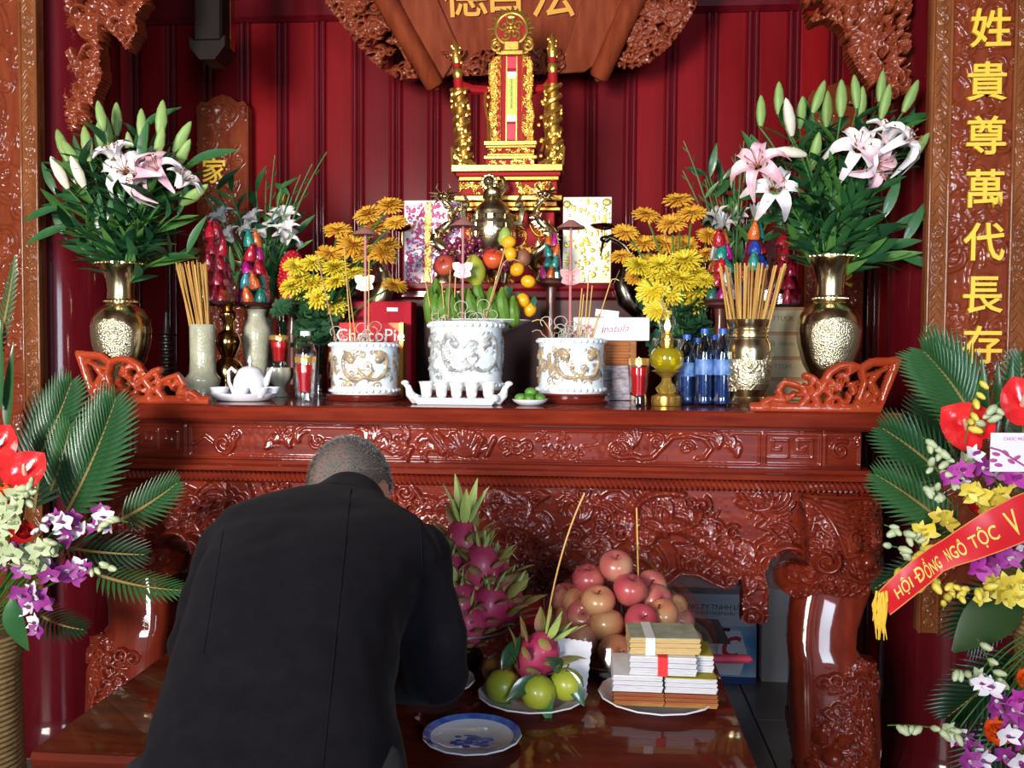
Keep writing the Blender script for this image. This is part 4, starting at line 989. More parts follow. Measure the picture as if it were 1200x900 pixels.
# =================================================================== THRONE, BURNER, CRANES, DRAGONS
YT_ = 3.52; kT = mpp(YT_)
zst = ZS+0.001
ts = thing('throne_stand', 'red and gold tiered stand carrying the ancestral throne on the stepped stand', 'stand', (at(597, 300, YT_).x, YT_, zst))
XZ = lambda px, py: ((px-597)*kT, hz(597, py, YT_)-zst)
def tier(x0, x1, ya, yb, d, m, par, nm, proud=0.0, zoff=0.0):
    a, zt_ = XZ(x0, ya); b, zb_ = XZ(x1, yb)
    return obj(nm, MB().box(a, b, -d-proud, d, zb_-zoff, zt_-zoff, 0.003), m, par, smooth=False)
tier(545, 650, 252, 332, 0.075, REDPAINT, ts, 'stand_body')
a, z0_ = XZ(545, 332); b, z1_ = XZ(650, 254)
c = Carve(b-a, z1_-0.004, 0.0035); c.scatter(random.Random(4), 0.022, 0.012, kinds='ckf', dens=1.6)
link('gilt_carving', c.mesh('gilt_carving', GOLD_DEEP, thresh=0.004), ts, T((a, -0.074, 0.004)))
for i, (x0, x1, ya, yb, d, m) in enumerate(((538, 657, 247, 251, 0.085, GOLD), (542, 653, 240, 246, 0.08, GOLD_DEEP), (535, 659, 233, 239, 0.085, GOLD), (541, 653, 217, 233, 0.078, REDPAINT), (540, 655, 211, 216, 0.08, GOLD_DEEP), (537, 657, 206, 211, 0.082, REDPAINT))):
    tier(x0, x1, ya, yb, d, m, ts, ('gilt_moulding' if m is not REDPAINT else 'red_tier'))
zz0 = XZ(0, 232)[1]; zz1 = XZ(0, 218)[1]
c = Carve((653-541)*kT, zz1-zz0, 0.0025); c.scatter(random.Random(14), 0.014, 0.010, kinds='ckf', dens=2.2)
link('gilt_carving', c.mesh('gilt_carving', GOLD, thresh=0.003), ts, T((XZ(541, 0)[0], -0.079, zz0)))
# the throne itself
zth = XZ(0, 206)[1]+zst+0.001
th = thing('ancestral_throne', 'gilded red ancestral throne with a tall name tablet and flaming crown disc', 'throne', (at(597, 300, YT_).x, YT_, zth))
XZ = lambda px, py: ((px-597)*kT, hz(597, py, YT_)-zth)
def tt(x0, x1, ya, yb, y0, y1, m, nm, b_=0.002):
    a, zt_ = XZ(x0, ya); b, zb_ = XZ(x1, yb); return obj(nm, MB().box(a, b, y0, y1, max(zb_, 0.0), zt_, b_), m, th, smooth=False)
tt(532, 659, 198, 206, -0.09, 0.085, GOLD, 'base_plate')
tt(570, 627, 189, 198, -0.055, 0.05, REDPAINT, 'pedestal_tier'); tt(568, 629, 186, 190, -0.06, 0.055, GOLD, 'pedestal_tier')
tt(573, 624, 177, 186, -0.05, 0.045, REDPAINT, 'pedestal_tier'); tt(572, 626, 183, 186, -0.055, 0.05, GOLD_DEEP, 'pedestal_tier')
tt(570, 628, 174, 177, -0.057, 0.05, GOLD_DEEP, 'pedestal_tier'); tt(568, 629, 169, 174, -0.06, 0.055, GOLD, 'pedestal_tier')
for ya, yb, sd in ((190, 198, 5), (177.5, 183, 6)):
    q = XZ(572, yb); c = Carve(54*kT, XZ(0, ya)[1]-q[1], 0.002); c.scatter(random.Random(sd), 0.009, 0.006, kinds='ckf', dens=2.5)
    link('gilt_carving', c.mesh('gilt_carving', GOLD, thresh=0.002), th, T((q[0], -0.055, q[1])))
# tablet: red board, gold border bands, paper strip
tablet = tt(582, 616, 68, 169, -0.03, 0.02, REDPAINT, 'tablet_board')
strip = [(70, 83, mat('crimson_paper', (0.55, 0.01, 0.05), 0.5)), (87, 94, mat('grey_white_paper', (0.6, 0.6, 0.66), 0.6)), (94, 137, mat('yellow_paper', (0.75, 0.55, 0.10), 0.6)), (137, 145, mat('grey_white_paper', (0.6, 0.6, 0.66), 0.6)), (148, 166, mat('crimson_paper', (0.55, 0.01, 0.05), 0.5))]
for ya, yb, m in strip: tt(594, 604, ya, yb, -0.033, -0.029, m, 'paper_strip', 0.0)
tt(592.5, 593.8, 69, 168, -0.0345, -0.029, GOLD, 'gilt_bead', 0.0); tt(604.3, 605.6, 69, 168, -0.0345, -0.029, GOLD, 'gilt_bead', 0.0)
for i, yy in enumerate((99, 106, 113, 120, 127)):
    o_ = XZ(599, yy); g = MB()
    for q in range(3): g.box(o_[0]-0.006, o_[0]+0.006, -0.0345, -0.033, o_[1]-0.008+q*0.007, o_[1]-0.005+q*0.007)
    g.box(o_[0]-0.0012, o_[0]+0.0012, -0.0346, -0.033, o_[1]-0.01, o_[1]+0.01)
    obj('green_character', g, mat('green_ink', (0.08, 0.30, 0.05), 0.6), th, smooth=False)
def gild_band(poly, sd, m, y, rr=0.012, hg=0.014):
    P = [XZ(*p) for p in poly]; x0 = min(p[0] for p in P); z0 = min(p[1] for p in P); P = [(a-x0, b-z0) for a, b in P]
    c = Carve(max(p[0] for p in P), max(p[1] for p in P), 0.0022); c.scatter(random.Random(sd), rr, hg, kinds='ckf', dens=2.4)
    e = P+[P[0]]; c.stroke(e, 0.004, 0.004, hg)
    return link('gilt_band', c.mesh('gilt_band', m, mask=lambda X, Z: inpoly(X, Z, P), back=0.02, rough=0.001), th, T((x0, y, z0)))
gild_band([(575, 169), (575, 150), (572, 140), (575, 120), (573, 100), (573, 78), (578, 70), (587, 68), (587, 169)], 1, GOLD, -0.022)
gild_band([(611, 68), (619, 70), (623, 78), (624, 100), (622, 120), (626, 140), (624, 150), (625, 169), (611, 169)], 2, GOLD, -0.022)
tt(586, 612, 63, 68, -0.04, 0.02, GOLD, 'gilt_cap'); tt(589, 608, 50, 63, -0.03, 0.02, GOLD, 'gilt_cap', 0.006)
for px in (581, 617):
    q = XZ(px, 56); s_ = spiral(q[0], q[1], 0.02, PI/2, 1.3, 1 if px < 597 else -1, 20)
    obj('gilt_scroll', MB().tube([(x, -0.015, z) for x, z in s_], 0.0075, 8).tube([(q[0], -0.015, q[1]-0.02), (q[0]+(0.03 if px < 597 else -0.03), -0.015, q[1]-0.03)], 0.008), GOLD, th)
q = XZ(598, 36); Rr = 21*kT
disc = obj('crown_disc', MB().lathe([(0, 0), (Rr*.8, 0), (Rr*.8, 0.02), (0, 0.02)], 32, T((q[0], -0.005, q[1])) @ Matrix.Rotation(PI/2, 4, 'X')), REDPAINT, th)
m = MB(); m.tube([(q[0]+Rr*.85*math.cos(2*PI*i/32), -0.02, q[1]+Rr*.85*math.sin(2*PI*i/32)) for i in range(33)], 0.0075, 8)
for i in range(5): s_ = spiral(q[0]+Rr*.42*math.cos(2*PI*i/5+.3), q[1]+Rr*.42*math.sin(2*PI*i/5+.3), 0.02, i*1.26, 1.2, 1, 14); m.tube([(x, -0.028, z) for x, z in s_], 0.0055, 6)
m.ball((q[0], -0.028, q[1]), 0.014); m.ball((q[0], -0.028, q[1]+Rr*.6), (0.022, 0.008, 0.012))
obj('disc_carving', m, GOLD, disc)
m = MB()
for i in range(19):
    a = -0.75+i*(PI+1.5)/18; d = Vector((math.cos(a), 0, math.sin(a))); p0 = Vector((q[0], -0.012, q[1]))+d*Rr*.88; L_ = 0.022+0.008*(i % 2)
    m.tube([p0, p0+d*L_*.5+Vector((0.005, 0, 0.004)), p0+d*L_], [0.008, 0.006, 0.001], 6)
obj('flame_points', m, GOLD, disc)
# posts
for sg, tx, ty, bx in ((-1, 533, 50, 546), (1, 645, 44, 649)):
    a, b = XZ(bx, 198), XZ(tx, ty); P0, P1 = Vector((a[0], -0.03, a[1])), Vector((b[0], -0.03, b[1]))
    L_ = lambda t: P0.lerp(P1, t)
    post = obj('post', MB().tube([L_(t) for t in (0, .3, .62)], [0.026, 0.024, 0.022], 12), GOLD_DEEP, th)
    m = MB()
    for turn in range(2):
        m.tube([L_(t*.60+.02)+Vector((math.cos(t*22+turn*PI)*0.028, math.sin(t*22+turn*PI)*0.028, 0)) for t in [i/44 for i in range(45)]], 0.009, 6)
    r = random.Random(7+sg)
    for i in range(46): t = r.uniform(.02, .6); an = r.uniform(0, 6.28); m.ball(L_(t)+Vector((math.cos(an)*0.03, math.sin(an)*0.03, 0)), (0.008, 0.008, 0.010), 4, 6)
    obj('wound_dragon', m, GOLD, post, label='gilt dragon winding up the post')
    obj('red_collar', MB().tube([L_(.62), L_(.70)], 0.019, 12), REDPAINT, post)
    obj('gilt_knop', MB().tube([L_(.70), L_(.73), L_(.77), L_(.785)], [0.014, 0.020, 0.018, 0.012], 12), GOLD, post)
    obj('red_collar', MB().tube([L_(.785), L_(.82)], 0.016, 12), REDPAINT, post)
    m = MB().tube([L_(.82), L_(.86), L_(.92), L_(.97), L_(1.0)], [0.016, 0.020, 0.017, 0.010, 0.002], 10)
    for i in range(10): an = i*2.4; m.ball(L_(.83+.015*i)+Vector((math.cos(an)*0.015, math.sin(an)*0.015, 0)), 0.007, 4, 6)
    obj('finial', m, GOLD, post)
    pa = L_(.66); qx = XZ(573 if sg < 0 else 624, 104)
    obj('arm_rail', MB().tube([pa, (pa.x*.6+qx[0]*.4, 0.0, qx[1]), (qx[0], 0.02, qx[1])], 0.017, 8), REDPAINT, th)
    q1 = [XZ(x, y) for x, y in (((568, 108), (567, 120), (571, 140), (572, 165)) if sg < 0 else ((641, 106), (640, 120), (636, 140), (639, 160), (633, 178)))]
    m = MB().tube([(x, 0.0, z) for x, z in q1], [0.006]*len(q1), 6)
    for i in range(12): x, z = q1[i % len(q1)]; m.ball((x-sg*0.02*r.random(), 0.01, z+r.uniform(-.02, .02)), 0.010, 4, 6)
    obj('side_scroll', m, GOLD_DEEP, th)
    # openwork corner
    cx, cz = XZ(532 if sg < 0 else 659, 197); S_ = -sg
    m = MB().tube([(cx, -0.06, cz), (cx-S_*0.004, -0.06, cz+0.065)], 0.005, 6).tube([(cx-S_*0.004, -0.06, cz+0.068), (cx+S_*0.02, -0.06, cz+0.035), (cx+S_*0.05, -0.06, cz+0.018), (cx+S_*0.09, -0.06, cz+0.004)], 0.006, 6)
    for k in range(4): s_ = spiral(cx+S_*(0.014+0.017*k), cz+0.03-0.006*k, 0.012, k*1.5, 1.2, 1, 12); m.tube([(x, -0.06, z) for x, z in s_], 0.004, 5)
    obj('corner_bracket', m, GOLD, th)

# bronze-gold incense burner with lion lid
YB_ = 3.362; kB = mpp(YB_)
bur = thing('incense_burner', 'brass incense burner with a lion on its lid below the throne', 'incense burner', (at(577, 300, YB_).x, YB_, ZS+0.001))
zb = lambda py: hz(577, py, YB_)-ZS-0.001
obj('burner_body', MB().lathe([(0, zb(300)), (0.05, zb(298)), (0.078, zb(285)), (0.082, zb(270)), (0.076, zb(258)), (0.062, zb(252)), (0.066, zb(248)), (0.05, zb(247)), (0, zb(247))], 36), BRASS_OLD, bur)
m = MB()
for i in range(9):
    for j, py in enumerate((256, 266, 276)):
        a = -PI/2+(i-4)*0.42; rr = (0.0755, 0.081, 0.0815)[j]
        m.box(-0.012, 0.012, -0.003, 0.003, -0.011, 0.011, 0.003, T((rr*math.cos(a), rr*math.sin(a), zb(py))) @ Matrix.Rotation(a+PI/2, 4, 'Z'))
obj('reflection_squares', m, BRASS, bur, smooth=False, kind='stuff')  # bright brass squares on the belly stand in for reflections
for i in range(3):
    a = -PI/2+0.9+i*2*PI/3
    obj('leg', MB().tube([(0.05*math.cos(a), 0.05*math.sin(a), zb(294)), (0.068*math.cos(a), 0.068*math.sin(a), zb(310)), (0.06*math.cos(a), 0.06*math.sin(a), 0.0)], [0.020, 0.016, 0.012], 10), BRASS_OLD, bur)
for sg in (-1, 1):
    m = MB().tube([(sg*0.07, 0, zb(262)), (sg*0.10, 0, zb(262)), (sg*0.108, 0, zb(248)), (sg*0.092, 0, zb(236)), (sg*0.105, 0, zb(228))], [0.011, 0.012, 0.012, 0.010, 0.005], 8).ball((sg*0.098, -0.01, zb(240)), 0.016, 6, 8)
    obj('dragon_handle', m, BRASS_OLD, bur)
lidb = obj('burner_lid', MB().lathe([(0.064, zb(249)), (0.058, zb(243)), (0.036, zb(236)), (0.03, zb(233)), (0, zb(233))], 30), BRASS_OLD, bur)
m = MB().ball((0, 0, zb(226)), (0.036, 0.03, 0.028)).ball((-0.012, -0.022, zb(214)), (0.022, 0.02, 0.022)).ball((-0.012, -0.042, zb(215)), (0.010, 0.010, 0.008))
for i in range(12): a = i*0.52; m.ball((-0.012+0.023*math.cos(a), -0.012, zb(214)+0.024*math.sin(a)), 0.009, 4, 6)
for sg in (-1, 1): m.tube([(sg*0.02, -0.02, zb(226)), (sg*0.026, -0.032, zb(234))], 0.009, 6)
m.tube([(0.025, 0.01, zb(226)), (0.045, 0.01, zb(218)), (0.035, 0.01, zb(209)), (0.022, 0.01, zb(206))], [0.012, 0.012, 0.009, 0.003], 6)
obj('lid_lion', m, BRASS_OLD, lidb, label='small lion seated on the lid')

# dragon candlesticks either side
def dragon(label, px, ytop, Y, mir, z=None):
    z = ZS+0.001 if z is None else z; t = thing('dragon_candlestick', label, 'candlestick', (at(px, 300, Y).x, Y, z)); Hh = hz(px, ytop, Y)-z
    obj('dragon_base', MB().lathe([(0, 0), (0.045, 0), (0.045, 0.012), (0.03, 0.03), (0.022, 0.05), (0, 0.05)], 20), BRASS_OLD, t)
    pts = []; n = 46
    for i in range(n):
        u = i/(n-1); pts.append(Vector((mir*0.040*math.sin(u*9.5)*(1-0.25*u), 0.025*math.cos(u*9.5), 0.04+(Hh-0.09)*u)))
    rad = [0.010+0.010*math.sin(PI*min(1, u*1.2)) for u in [i/(n-1) for i in range(n)]]
    body = obj('dragon_body', MB().tube(pts, rad, 10), BRASS_OLD, t)
    m = MB(); r = random.Random(int(px))
    for i in range(2, n-2):
        p = pts[i]; tn = (pts[i+1]-pts[i-1]).normalized(); nn = tn.orthogonal().normalized()
        for k in range(2):
            d = Matrix.Rotation(r.uniform(0, 6.28), 3, tn) @ nn; m.tube([p+d*rad[i]*.8, p+d*(rad[i]+0.012)+tn*0.008], [0.006, 0.001], 5)
    obj('spines', m, BRASS, body, kind='stuff')
    p = pts[-1]
    hd = MB().ball(p+Vector((0, -0.01, 0.012)), (0.022, 0.026, 0.018)).ball(p+Vector((mir*0.012, -0.036, 0.008)), (0.014, 0.014, 0.010))
    for sg in (-1, 1):
        hd.tube([p+Vector((sg*0.012, 0, 0.02)), p+Vector((sg*0.026, 0.01, 0.045)), p+Vector((sg*0.02, 0.0, 0.062))], [0.006, 0.004, 0.001], 6)
        for k in range(4): hd.tube([p+Vector((sg*0.015, 0, 0.005+k*.006)), p+Vector((sg*(0.035+.006*k), 0.005, -0.012+k*.014))], [0.006, 0.001], 5)
    obj('dragon_head', hd, BRASS, t)
    return t
dragon('brass dragon candlestick standing beside the pink lucky panel', 521, 220, 3.36, 1)
dragon('brass dragon candlestick standing beside the gold panel', 637, 217, 3.36, -1)

# cranes
def crane(label, px, pxbody, Y, m1, mir, yhead, ydish, dishpx):
    zc = ZT; t = thing('crane_candlestick', label, 'candlestick', (at(pxbody, 400, Y).x, Y, zc)); k = mpp(Y)
    X = lambda p: (p-pxbody)*k
    Z = lambda py: hz(pxbody, py, Y)-zc
    obj('turtle_base', MB().ball((0, 0, 0.028), (0.06, 0.045, 0.030)).ball((mir*0.065, 0, 0.03), (0.02, 0.016, 0.014)).box(-0.05, 0.05, -0.04, 0.04, 0, 0.012), m1, t)
    for sg in (-1, 1): obj('leg', MB().tube([(sg*0.012, sg*0.01, 0.05), (sg*0.014, sg*0.012, Z(400)), (sg*0.012, 0.0, Z(372))], [0.007, 0.006, 0.011], 8), m1, t)
    b = obj('crane_body', MB().tube([(-mir*0.075, 0.02, Z(385)), (-mir*0.045, 0.01, Z(366)), (0, 0, Z(350)), (mir*0.02, 0, Z(332)), (mir*0.012, 0, Z(318))], [0.006, 0.030, 0.040, 0.030, 0.018], 14), m1, t)
    fe = MB(); r = random.Random(2)
    for i in range(40):
        a = r.uniform(-2.2, 2.2)-PI/2; u = r.random(); cx = -mir*0.06*u+mir*0.01; cz = Z(338)+(Z(372)-Z(338))*u; rr = 0.036-0.01*u
        p = Vector((cx+rr*math.cos(a)*.7, rr*math.sin(a), cz)); fe.leaf(0.035, 0.012, 0.2, 0.2, 3, orient(p, (-mir*0.6, 0, -1), (math.cos(a), math.sin(a), 0)))
    obj('feathers', fe, m1, b, kind='stuff')
    obj('crane_neck', MB().tube(bez((X(pxbody)+mir*0.012, 0, Z(322)), (X(pxbody)-mir*0.045, 0, Z(292)), (X(px-mir*2), 0, Z(yhead)), 12)+[Vector((X(px+mir*4), 0, Z(yhead+4)))], [0.016]*3+[0.010]*10+[0.012], 10), m1, t)
    obj('crane_head', MB().ball((X(px+mir*4), 0, Z(yhead+2)), (0.018, 0.012, 0.012)).tube([(X(px+mir*6), 0, Z(yhead+5)), (X(px+mir*9), 0, Z(yhead+22))], [0.006, 0.002], 6), m1, t)
    d = obj('candle_dish', MB().lathe([(0.004, Z(yhead)), (0.005, Z(ydish+6)), (0.03, Z(ydish+4)), (0.046, Z(ydish)), (0.043, Z(ydish-1)), (0, Z(ydish+2))], 24, T((X(dishpx), 0, 0))), BRASS_BROWN, t)
    return t
crane('brass crane candlestick with a dish on its head among orange chrysanthemums', 458, 446, 3.2, BRASS_OLD, 1, 288, 266, 472)
crane('dark crane candlestick with looped neck in front of the gold panel', 712, 735, 3.16, mat('dark_bronze', (0.16, 0.13, 0.10), 0.25, metal=1.0, col2=(0.05, 0.04, 0.035), nscale=40), -1, 278, 264, 706)

# lucky panels standing on the step
def panel(name, label, x0, x1, ya, yb, Y, m, seed, cols, n):
    xc = (at(x0, 280, Y).x+at(x1, 280, Y).x)/2; wd = (x1-x0)*mpp(Y); z = ZS+0.001; h = hz(x0, ya, Y)-z
    t = thing(name, label, 'panel', (xc, Y, z), 0)
    obj('panel_board', MB().box(-wd/2, wd/2, 0, 0.012, 0, h, 0.002), m, t, smooth=False)
    r = random.Random(seed)
    for mi, (mm, kind) in enumerate(cols):
        b = MB()
        for i in range(n):
            x, zz, s_ = r.uniform(-wd*.46, wd*.46), r.uniform(h*.04, h*.96), r.uniform(0.003, 0.008)
            if kind == 'strip': x = -wd*0.08+r.uniform(-.01, .01); s_ = 0.008
            b.ball((x, -0.001, zz), (s_, 0.0018, s_*r.uniform(.6, 1.6)), 4, 7)
        o_ = obj('foil_print', b, mm, t); o_['kind'] = 'stuff'
    return t, wd, h
PK = mat('pink_card', (0.80, 0.35, 0.45), 0.5); 
t, wd, h = panel('lucky_panel', 'pink and white printed lucky panel behind the brass dragon', 473, 541, 235, 332, 3.45, mat('pale_pink_card', (0.82, 0.62, 0.66), 0.4, coat=0.3, col2=(0.85, 0.8, 0.8), nscale=10), 1,
      [(mat('hot_pink_foil', (0.70, 0.03, 0.16), 0.35), 'dots'), (mat('magenta_foil', (0.55, 0.05, 0.25), 0.35), 'dots'), (mat('grey_foil', (0.35, 0.33, 0.45), 0.3, metal=0.5), 'dots'), (mat('gold_foil', (0.95, 0.55, 0.12), 0.3, metal=0.4), 'strip')], 190)
t, wd, h = panel('gold_panel', 'bright gold and white printed panel behind a pink pole', 660, 716, 231, 330, 3.45, mat('pale_gold_card', (0.90, 0.80, 0.52), 0.35, coat=0.4, col2=(0.92, 0.88, 0.75), nscale=9), 2,
      [(mat('yellow_foil', (0.85, 0.55, 0.03), 0.3, metal=0.4), 'dots'), (mat('olive_foil', (0.55, 0.42, 0.10), 0.3, metal=0.5), 'dots')], 70)
obj('paper_flower', MB().ball((-wd*.42, -0.004, h*.92), (0.014, 0.004, 0.014)).ball((wd*.4, -0.004, h*.94), (0.016, 0.004, 0.014)), mat('olive_foil', (0.55, 0.42, 0.10), 0.3), t)

# parasol picks standing in the incense bowls
PINKPOLE = mat('pink_brown_plastic', (0.45, 0.17, 0.17), 0.4, coat=0.3)
PARA = mat('dusty_pink_paper', (0.36, 0.15, 0.14), 0.55)
def parasol(label, px, ycap, ybase, Y, ybut, bowl, butm):
    tb, R, zt = bowl; z0 = ZT+zt-0.012; x = at(px, 380, Y).x
    t = thing('parasol_pick', label, 'ornament', (x, Y, z0)); k = mpp(Y); h = hz(px, ycap, Y)-z0
    obj('pole', MB().tube([(0, 0, 0), (0, 0, h)], 0.0042, 8), PINKPOLE, t)
    obj('parasol_cap', MB().lathe([(0, h+0.018), (0.012, h+0.014), (0.030, h+0.002), (0.045, h-0.008), (0.042, h-0.010), (0.01, h-0.002), (0, h-0.002)], 24), PARA, t)
    zb_ = hz(px, ybut, Y)-z0; m = MB()
    for sg in (-1, 1):
        m.leaf(0.036, 0.030, 0.0, 0.1, 5, orient((sg*0.003, -0.006, zb_+0.004), (sg, -0.1, 0.75), (0, -1, 0)))
        m.leaf(0.028, 0.024, 0.0, 0.1, 5, orient((sg*0.003, -0.006, zb_-0.002), (sg, -0.1, -0.5), (0, -1, 0)))
    obj('butterfly_wings', m, butm, t)
    m = MB()
    for i in range(4): m.tube([(-0.014, -0.006, zb_+0.02-0.013*i), (0.014, -0.006, zb_+0.02-0.013*i)], 0.0035, 6)
    m.ball((0, -0.006, zb_), (0.009, 0.008, 0.026))
    obj('butterfly_body', m, butm, t)
    return t
parasol('pink parasol topped pole with white butterfly, in the bowl by the snack box', 428, 272, 385, 2.92, 333, b1, mat('cream_plastic', (0.72, 0.62, 0.50), 0.4))
parasol('pink parasol topped pole with pale butterfly, in the tallest incense bowl', 542, 262, 375, 2.96, 318, b2, mat('pale_pink_plastic', (0.72, 0.45, 0.48), 0.4))
parasol('pink parasol topped pole with dusty butterfly, in the bowl by the white box', 668, 264, 390, 2.90, 326, b3, mat('dusty_pink_plastic', (0.50, 0.22, 0.22), 0.4))
# burnt incense with curls of ash
CURL = mat('curled_ash', (0.45, 0.42, 0.36), 0.85); BURNT = mat('pink_stick', (0.42, 0.20, 0.13), 0.7)
def bowl_sticks(bowl, px, Y, items, n_curl, seed, group, lab):
    tb, R, zt = bowl; r = random.Random(seed); z0 = ZT+zt-0.02; xc = at(px, 400, Y).x
    for (bx, tx, ty, c_) in items:
        a = Vector((at(bx, 400, Y).x, Y+r.uniform(-.03, .02), z0)); b = Vector((at(tx, ty, Y).x, Y+r.uniform(-.04, 0), hz(tx, ty, Y)))
        p = [a, a.lerp(b, .5), b]
        if c_: p += [b+Vector((0.012*c_, 0, 0.012)), b+Vector((0.035*c_, 0, 0.014)), b+Vector((0.055*c_, -0.005, 0.008))]
        o = link('burning_incense', MB().tube(p, 0.0019, 6).mesh('burning_incense', stick_cols[2] if r.random() < .7 else BURNT)); tag(o, lab, 'incense', group)
    m = MB()
    for i in range(n_curl):
        an = r.uniform(0, 6.28); rr = R*0.75*math.sqrt(r.random()); x, y = xc+rr*math.cos(an), Y+rr*math.sin(an); q = r.uniform(0.010, 0.022); hh = r.uniform(0.005, 0.05); ph = r.uniform(0, 6.28)
        m.tube([(x, y, z0), (x+r.uniform(-.006, .006), y, z0+hh*.5)]+[(x+q*(math.cos(ph+t*.55)-math.cos(ph)), y+0.3*q*math.sin(t*.4), z0+hh+q*(math.sin(ph+t*.55)-math.sin(ph))*0.9+q*.6) for t in range(10)], 0.0014, 5)
    o = obj('ash_curls', m, CURL); o['kind'] = 'stuff'; tag(o, 'curled grey incense ash standing in the '+lab.split(' in the ')[-1], 'ash')
bowl_sticks(b1, 427, 2.92, [(398, 372, 298, 0), (414, 405, 290, 0), (418, 408, 325, 0), (434, 433, 300, 0)], 22, 1, 'incense in the bowl by the snack box', 'thin burning incense stick in the incense bowl by the snack box')
bowl_sticks(b2, 546, 2.96, [(508, 499, 332, 0), (526, 528, 316, 0), (522, 519, 330, 0), (565, 595, 283, 0), (566, 590, 310, 1), (530, 534, 322, 0)], 30, 2, 'incense in the tallest bowl', 'thin burning incense stick in the tallest incense bowl')
bowl_sticks(b3, 669, 2.92, [(684, 690, 322, 0), (687, 694, 335, 0), (679, 684, 345, 0), (692, 715, 332, .5), (690, 702, 368, 0), (652, 636, 392, -.6), (655, 640, 380, -.8), (676, 682, 338, 0)], 22, 3, 'incense in the bowl by the white box', 'thin burning incense stick in the incense bowl by the white box')

# =================================================================== FRUIT STAND
YF = 3.10; kF = mpp(YF); zf = hz(565, 388, YF)
fs = thing('fruit_stand', 'white footed fruit dish behind the tallest incense bowl', 'dish', (at(566, 380, YF).x, YF, ZT)); hd_ = hz(566, 376, YF)-ZT
obj('dish_foot', MB().lathe([(0, 0), (0.07, 0), (0.07, 0.01), (0.03, 0.04), (0.022, 0.10), (0.04, hd_-0.05), (0.06, hd_-0.04)], 28), WHITE, fs)
obj('dish_plate', MB().lathe([(0, hd_-0.045), (0.06, hd_-0.045), (0.12, hd_-0.02), (0.165, hd_), (0.162, hd_+0.003), (0.11, hd_-0.012), (0, hd_-0.03)], 40), WHITE, fs)
zd = ZT+hd_
BAN = mat('green_banana', (0.075, 0.17, 0.02), 0.4, col2=(0.13, 0.24, 0.035), nscale=15)
ban_me = MB().tube([(0.006*math.sin(t*.5), -0.03*math.sin(PI*t/10), 0.12*(t/10)) for t in range(11)], [0.008, 0.015, 0.0195, 0.021, 0.022, 0.022, 0.0218, 0.021, 0.018, 0.011, 0.006], 8).mesh('banana', BAN)
def bananas(label, px0, px1, y, n, Y, zbase, tilt, grp):
    t = thing('banana_hand', label, 'bananas', (at((px0+px1)/2, 350, Y).x, Y, zbase), 0, grp); wd = (px1-px0)*mpp(Y)
    for i in range(n):
        u = (i+.5)/n-.5
        link('banana', ban_me, t, T((u*wd, -0.035*math.cos(u*2.6)*1.5, 0.0)) @ Matrix.Rotation(u*tilt, 4, 'Y') @ Matrix.Rotation(0.35, 4, 'X') @ Matrix.Diagonal((1, 1, 0.95+0.15*math.cos(i*2.1), 1)))
    obj('banana_stalk', MB().tube([(-wd*.4, 0.02, 0.012), (0, 0.02, 0.0), (wd*.4, 0.02, 0.012)], 0.014, 8), BAN, t)
bananas('hand of green bananas on the fruit dish at the pink panel end', 500, 550, 350, 5, YF-0.03, zd-0.015, -0.35, None)
bananas('hand of green bananas on the fruit dish at the kumquat end', 554, 606, 350, 5, YF-0.03, zd-0.02, 0.35, None)
bananas('hand of green bananas standing behind on the fruit dish', 512, 602, 330, 6, YF+0.045, zd+0.015, 0.2, None)
MANGO = mat('mango_skin', (0.42, 0.36, 0.05), 0.4, col2=(0.30, 0.36, 0.04), nscale=9)
o = link('mango', MB().lathe([(0, -0.05), (0.016, -0.047), (0.032, -0.025), (0.037, 0.0), (0.030, 0.028), (0.015, 0.050), (0.004, 0.056), (0, 0.056)], 20).mesh('mango', MANGO), None, T((at(557, 318, YF-.05).x, YF-0.06, hz(557, 318, YF-.05))) @ Matrix.Rotation(-0.15, 4, 'Y')); tag(o, 'yellow green mango on top of the bananas', 'mango')
REDAPP = mat('deep_red_apple', (0.50, 0.02, 0.02), 0.25, coat=0.5, col2=(0.62, 0.10, 0.03), nscale=8)
DARKAPP = mat('wine_apple', (0.28, 0.02, 0.03), 0.3, coat=0.4, col2=(0.48, 0.10, 0.04), nscale=10)
app_prof = [(0.0, -0.80), (0.18, -0.86), (0.45, -0.82), (0.80, -0.50), (1.0, 0.02), (0.98, 0.34), (0.80, 0.66), (0.48, 0.82), (0.22, 0.78), (0.07, 0.62), (0, 0.56)]
def apple_mesh(name, m, R): return MB().lathe([(a*R, b*R) for a, b in app_prof], 24).mesh(name, m)
stem_me = MB().tube([(0, 0, 0.018), (0.001, 0, 0.028), (0.004, 0, 0.034)], [0.0018, 0.0016, 0.0022], 6).mesh('stem', mat('apple_stem', (0.10, 0.05, 0.02), 0.8))
def fruit(name, label, cat, me, px, py, Y, grp=None, rot=(0, 0, 0), stem=True):
    p = at(px, py, Y); t = thing(name, label, cat, M=T(p) @ Matrix.Rotation(rot[2], 4, 'Z') @ Matrix.Rotation(rot[1], 4, 'Y') @ Matrix.Rotation(rot[0], 4, 'X'), group=grp)
    link('fruit_flesh', me, t)
    if stem: link('stem', stem_me, t)
    return t
fruit('apple', 'bright red apple beside the mango on the fruit dish', 'apple', apple_mesh('apple', REDAPP, 0.036), 578, 304, YF-0.03, rot=(0.5, 0.1, 0))
fruit('apple', 'dark red apple leaning at the pink panel end of the fruit dish', 'apple', apple_mesh('apple', DARKAPP, 0.037), 522, 312, YF-0.03, rot=(0.9, -0.4, 0))
